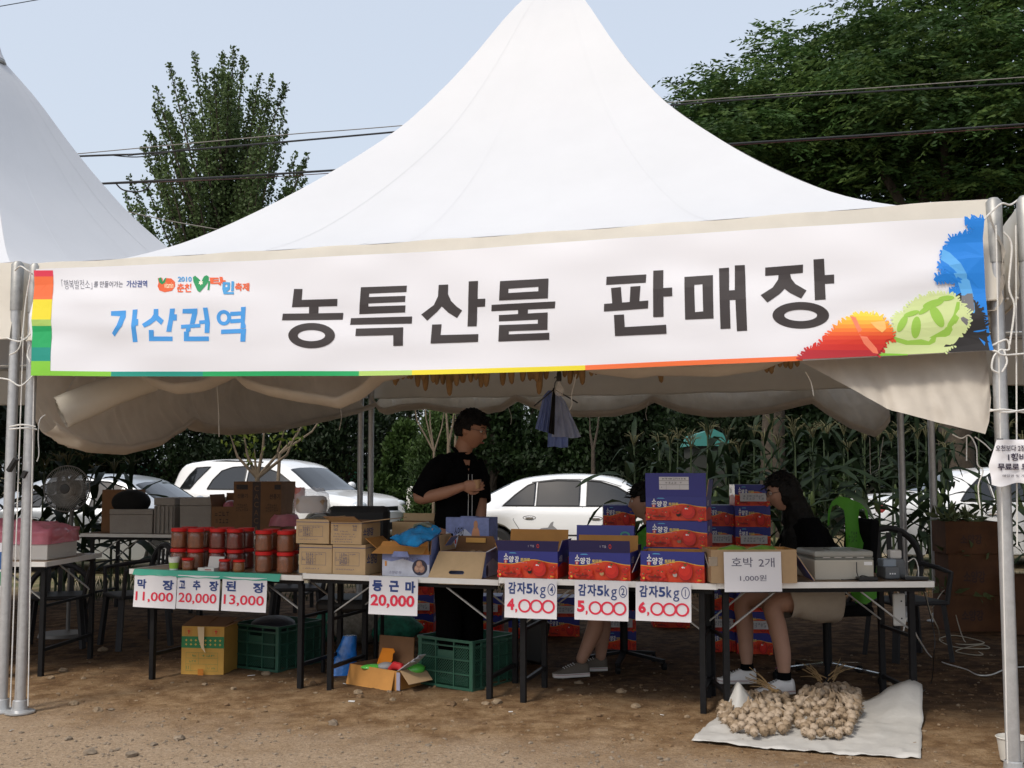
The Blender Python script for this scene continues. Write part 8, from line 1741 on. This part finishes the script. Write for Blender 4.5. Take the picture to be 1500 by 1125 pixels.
# --- sneakers
shw_ = mat('sneaker_white', (.78, .76, .74), .6, bump=.2, bscale=60); solem = mat('sole_white', (.66, .63, .60), .5); stripe = ink(150, 40, 60)
def sneaker(t, heel, toe, zr=0.0, m=None):
    heel, toe = Vector(heel), Vector(toe); d = (toe-heel); L_ = d.length; yw = math.atan2(d.y, d.x); M = Matrix.Translation(heel) @ Matrix.Rotation(yw, 4, 'Z') @ Matrix.Rotation(zr, 4, 'Y'); wd = lambda u: .031+.012*math.sin(math.pi*min(1, u*.75+.2))+(.004 if u > .6 else 0)-(.022*max(0, (u-.85)/.15)**2)
    ol = lambda z, k=1.0: [(L_*u, wd(u)*k*s_, z) for s_, us in ((-1, np.linspace(0, 1, 12)), (1, np.linspace(1, 0, 12))) for u in us]
    q = MB(); q.grid([ol(0), ol(.010, 1.05), ol(.024, 1.03)], solem, closed=True); q.add(ol(0), [tuple(range(24))], solem); q.xf(M).build('sole', t, smooth=True)
    q = MB(); q.grid([[(x, y, z) for x, y, z in ol(.017, 1.06)], ol(.0195, 1.06)], stripe, closed=True); q.xf(M).build('sole_stripe', t)
    rows = []
    for k in range(9):
        s_ = k/8; a = s_*1.45; r_ = []
        for (x, y, z) in ol(.024, 1.0):
            u = x/L_; top = .088 if u < .35 else lerp(.088, .034, min(1, (u-.35)/.55)); r_.append((x, y*(math.cos(a)**.8 if k else 1)*(.96)+(0), .024+(top-.024)*math.sin(a)))
        rows.append(r_)
    q = MB(); q.grid(rows, m or shw_, closed=True); q.xf(M).build('upper', t, smooth=True, angle=180)
    for k in range(5): u = .42+.07*k; z = lerp(.088, .05, (u-.35)/.45)+.004; q = MB(); q.tube([(L_*u, -.02, z-.008), (L_*(u+.012), 0, z), (L_*u, .02, z-.008)], .0022, wht, 5); q.xf(M).build('lace', t, smooth=True)
# --- seated woman in black
xw = XY(1165, 7.0); g0 = gz(xw, 7)
t, HM = person('seated woman with long black hair, glasses, black top and beige shorts', (xw, 7.0, g0), None, skin_f, R(176), R(14), (-.085, -.02, 1.215),
    [([(.13, 0, .56), (.13, 0, .70), (.09, 0, .88), (.05, 0, .98)], [.13, .11, .11, .09]), ([(.04, 0, 1.0), (-.0, -.0, 1.07), (-.03, -.01, 1.13)], [.08, .052, .048]),
     ([(.06, -.16, .99), (.07, -.21, .87), (.05, -.235, .79), (-.10, -.24, .775), (-.21, -.22, .775)], [.056, .048, .040, .036, .025]), ([(.04, .15, .99), (-.02, .18, .86), (-.06, .18, .78), (-.18, .08, .77), (-.26, .0, .775)], [.056, .046, .040, .034, .025]),
     ([(.12, -.10, .54), (-.05, -.16, .56), (-.20, -.20, .525), (-.185, -.215, .40), (-.16, -.23, .25), (-.155, -.24, .10)], [.100, .085, .060, .056, .050, .033]), ([(.12, .10, .54), (-.12, .08, .55), (-.32, .06, .52), (-.33, .04, .38), (-.33, .02, .24), (-.33, .0, .12)], [.100, .082, .058, .054, .046, .032])],
    [((-.21, -.22, .775), (-1, .1, -.02), (0, .1, -1), .35, 0), ((-.26, 0, .775), (-1, -.1, 0), (0, 0, -1), .35, 0)], hk=1.0)
hair_cap(t, HM, 1.0, 'long', 1.13, 8); glasses(t, HM, 1.0)
def long_hair(t, HM, secs, seed=1):
    q = MB(); rows = loft(smooth_secs(secs, 5), hair_m, n=40, seed=seed, wr=.018)
    for i, r in enumerate(rows):
        for k, v in enumerate(r): r[k] = v+Vector((.003*math.sin(k*2.3), .003*math.cos(k*3.1), 0))
    q.grid(rows, hair_m, closed=True); q.add(rows[0], [tuple(range(40))], hair_m); return q.build('long_hair', t, smooth=True, angle=180)
long_hair(t, HM, [((.0, .0, .80), .12, .07, -.3), ((.035, -.01, .90), .125, .085, -.2), ((.03, -.01, 1.0), .11, .10, 0), ((-.0, -.01, 1.10), .088, .105, 0), ((-.035, -.015, 1.20), .070, .098, 0), ((-.052, -.02, 1.29), .055, .08, 0), ((-.06, -.02, 1.33), .03, .05, 0)], 4)
q = MB(); q.grid(loft(smooth_secs([((.14, 0, .58), .165, .18, 0), ((.14, 0, .70), .145, .17, 0), ((.11, 0, .86), .135, .185, 0), ((.07, 0, .98), .115, .19, 0), ((.04, 0, 1.04), .085, .14, 0), ((.015, 0, 1.075), .06, .075, 0)]), cloth_k, seed=9, wr=.012), cloth_k, closed=True); q.build('top', t, smooth=True, angle=180)
tube_part('sleeve', t, [(.05, -.13, 1.02), (.065, -.18, .96), (.075, -.215, .88), (.065, -.235, .82)], [.065, .072, .068, .066], cloth_k, 3); tube_part('sleeve', t, [(.05, .13, 1.02), (.02, .17, .94), (-.02, .18, .86)], [.065, .070, .066], cloth_k, 5)
tube_part('shorts_leg', t, [(.20, -.08, .54), (.10, -.11, .545), (-.05, -.16, .56), (-.13, -.182, .548)], [.14, .135, .115, .104], cloth_b, 3, .008, 24); tube_part('shorts_leg', t, [(.20, .08, .54), (.05, .10, .55), (-.12, .08, .55), (-.20, .07, .54)], [.14, .13, .11, .10], cloth_b, 5, .008, 24)
tube_part('ankle_sock', t, [(-.155, -.24, .13), (-.155, -.24, .085)], [.040, .042], cloth_k, 1, .001); tube_part('ankle_sock', t, [(-.33, 0, .14), (-.33, 0, .10)], [.040, .042], cloth_k, 1, .001)
sneaker(t, (-.105, -.225, .0), (-.345, -.30, .0), -.02); sneaker(t, (-.28, .005, .02), (-.52, -.01, .02))
# --- woman in green, half hidden behind the boxes
xg = XY(948, 7.45); g0 = gz(xg, 7.4)
t, HM = person('woman with short black hair in a green vest, half hidden behind tomato boxes', (xg, 7.45, g0), None, skin_f, R(172), R(4), (-.02, -.03, 1.145),
    [([(.05, 0, .54), (.06, 0, .70), (.05, 0, .84), (.04, 0, .91)], [.13, .11, .11, .09]), ([(.04, 0, .93), (.03, 0, .99), (.02, -.01, 1.05)], [.08, .054, .05]), ([(.04, -.16, .90), (.06, -.20, .76), (.02, -.22, .62), (-.15, -.2, .60)], [.055, .046, .040, .030]), ([(.04, .16, .90), (.04, .20, .76), (-.05, .18, .64), (-.2, .1, .62)], [.055, .046, .040, .030]),
     ([(.05, -.09, .52), (-.12, -.12, .53), (-.33, -.12, .50), (-.37, -.13, .32), (-.46, -.14, .12)], [.10, .085, .062, .056, .038]), ([(.05, .09, .52), (-.12, .1, .53), (-.30, .1, .50), (-.30, .08, .30), (-.32, .06, .10)], [.10, .085, .062, .054, .036])],
    [((-.15, -.2, .60), (-1, .1, 0), (0, 0, -1), .35, 0), ((-.2, .1, .62), (-1, -.1, 0), (0, 0, -1), .35, 0)], hk=1.0)
hair_cap(t, HM, 1.0, 'short', 1.14, 12)
long_hair(t, HM, [((.04, -.02, .99), .04, .07, 0), ((.035, -.02, 1.08), .065, .092, 0), ((.02, -.02, 1.18), .07, .092, 0), ((.0, -.02, 1.25), .05, .06, 0)], 7)
q = MB(); q.grid(loft(smooth_secs([((.05, 0, .52), .165, .18, 0), ((.06, 0, .68), .15, .175, 0), ((.05, 0, .84), .14, .185, 0), ((.04, 0, .92), .12, .175, 0), ((.035, 0, .965), .085, .11, 0), ((.03, 0, .99), .066, .07, 0)]), vm, seed=4, wr=.01), vm, closed=True); q.build('vest', t, smooth=True, angle=180)
MB().tube([(.02, -.08, 1.0), (-.05, -.05, .97), (-.10, -.02, .88), (-.12, 0, .78)], .012, cloth_k, 8).build('collar', t, smooth=True)
tube_part('sleeve', t, [(.04, -.13, .93), (.05, -.18, .86), (.06, -.20, .78)], [.062, .066, .064], cloth_k, 3); tube_part('trouser_leg', t, [(.08, -.07, .53), (-.12, -.12, .54), (-.28, -.12, .52)], [.13, .11, .095], cloth_k, 4); tube_part('trouser_leg', t, [(.08, .07, .53), (-.12, .1, .54), (-.26, .1, .52)], [.13, .11, .09], cloth_k, 6)
dsn = mat('shoe_brown', (.12, .10, .08), .7); sneaker(t, (-.42, -.13, .01), (-.65, -.20, .01), 0, dsn); sneaker(t, (-.28, .07, .01), (-.50, .04, .01), 0, dsn)
# small litter
lit = mat('litter_white', (.6, .6, .6), .6)
for px, py, s_ in ((368, 991, .025), (748, 1043, .012), (505, 1003, .014), (515, 1029, .02), (970, 1048, .012), (17, 1071, .012)): P = gpt(px, py, .006); MB().box((0, 0, 0), (s_*2, s_*.6, .003), lit, Matrix.Rotation(.3, 3, 'X')).build('paper_scrap', loc=P, rz=px, label='small white scrap of paper lying on the soil', cat='litter', group='paper scraps on the ground')
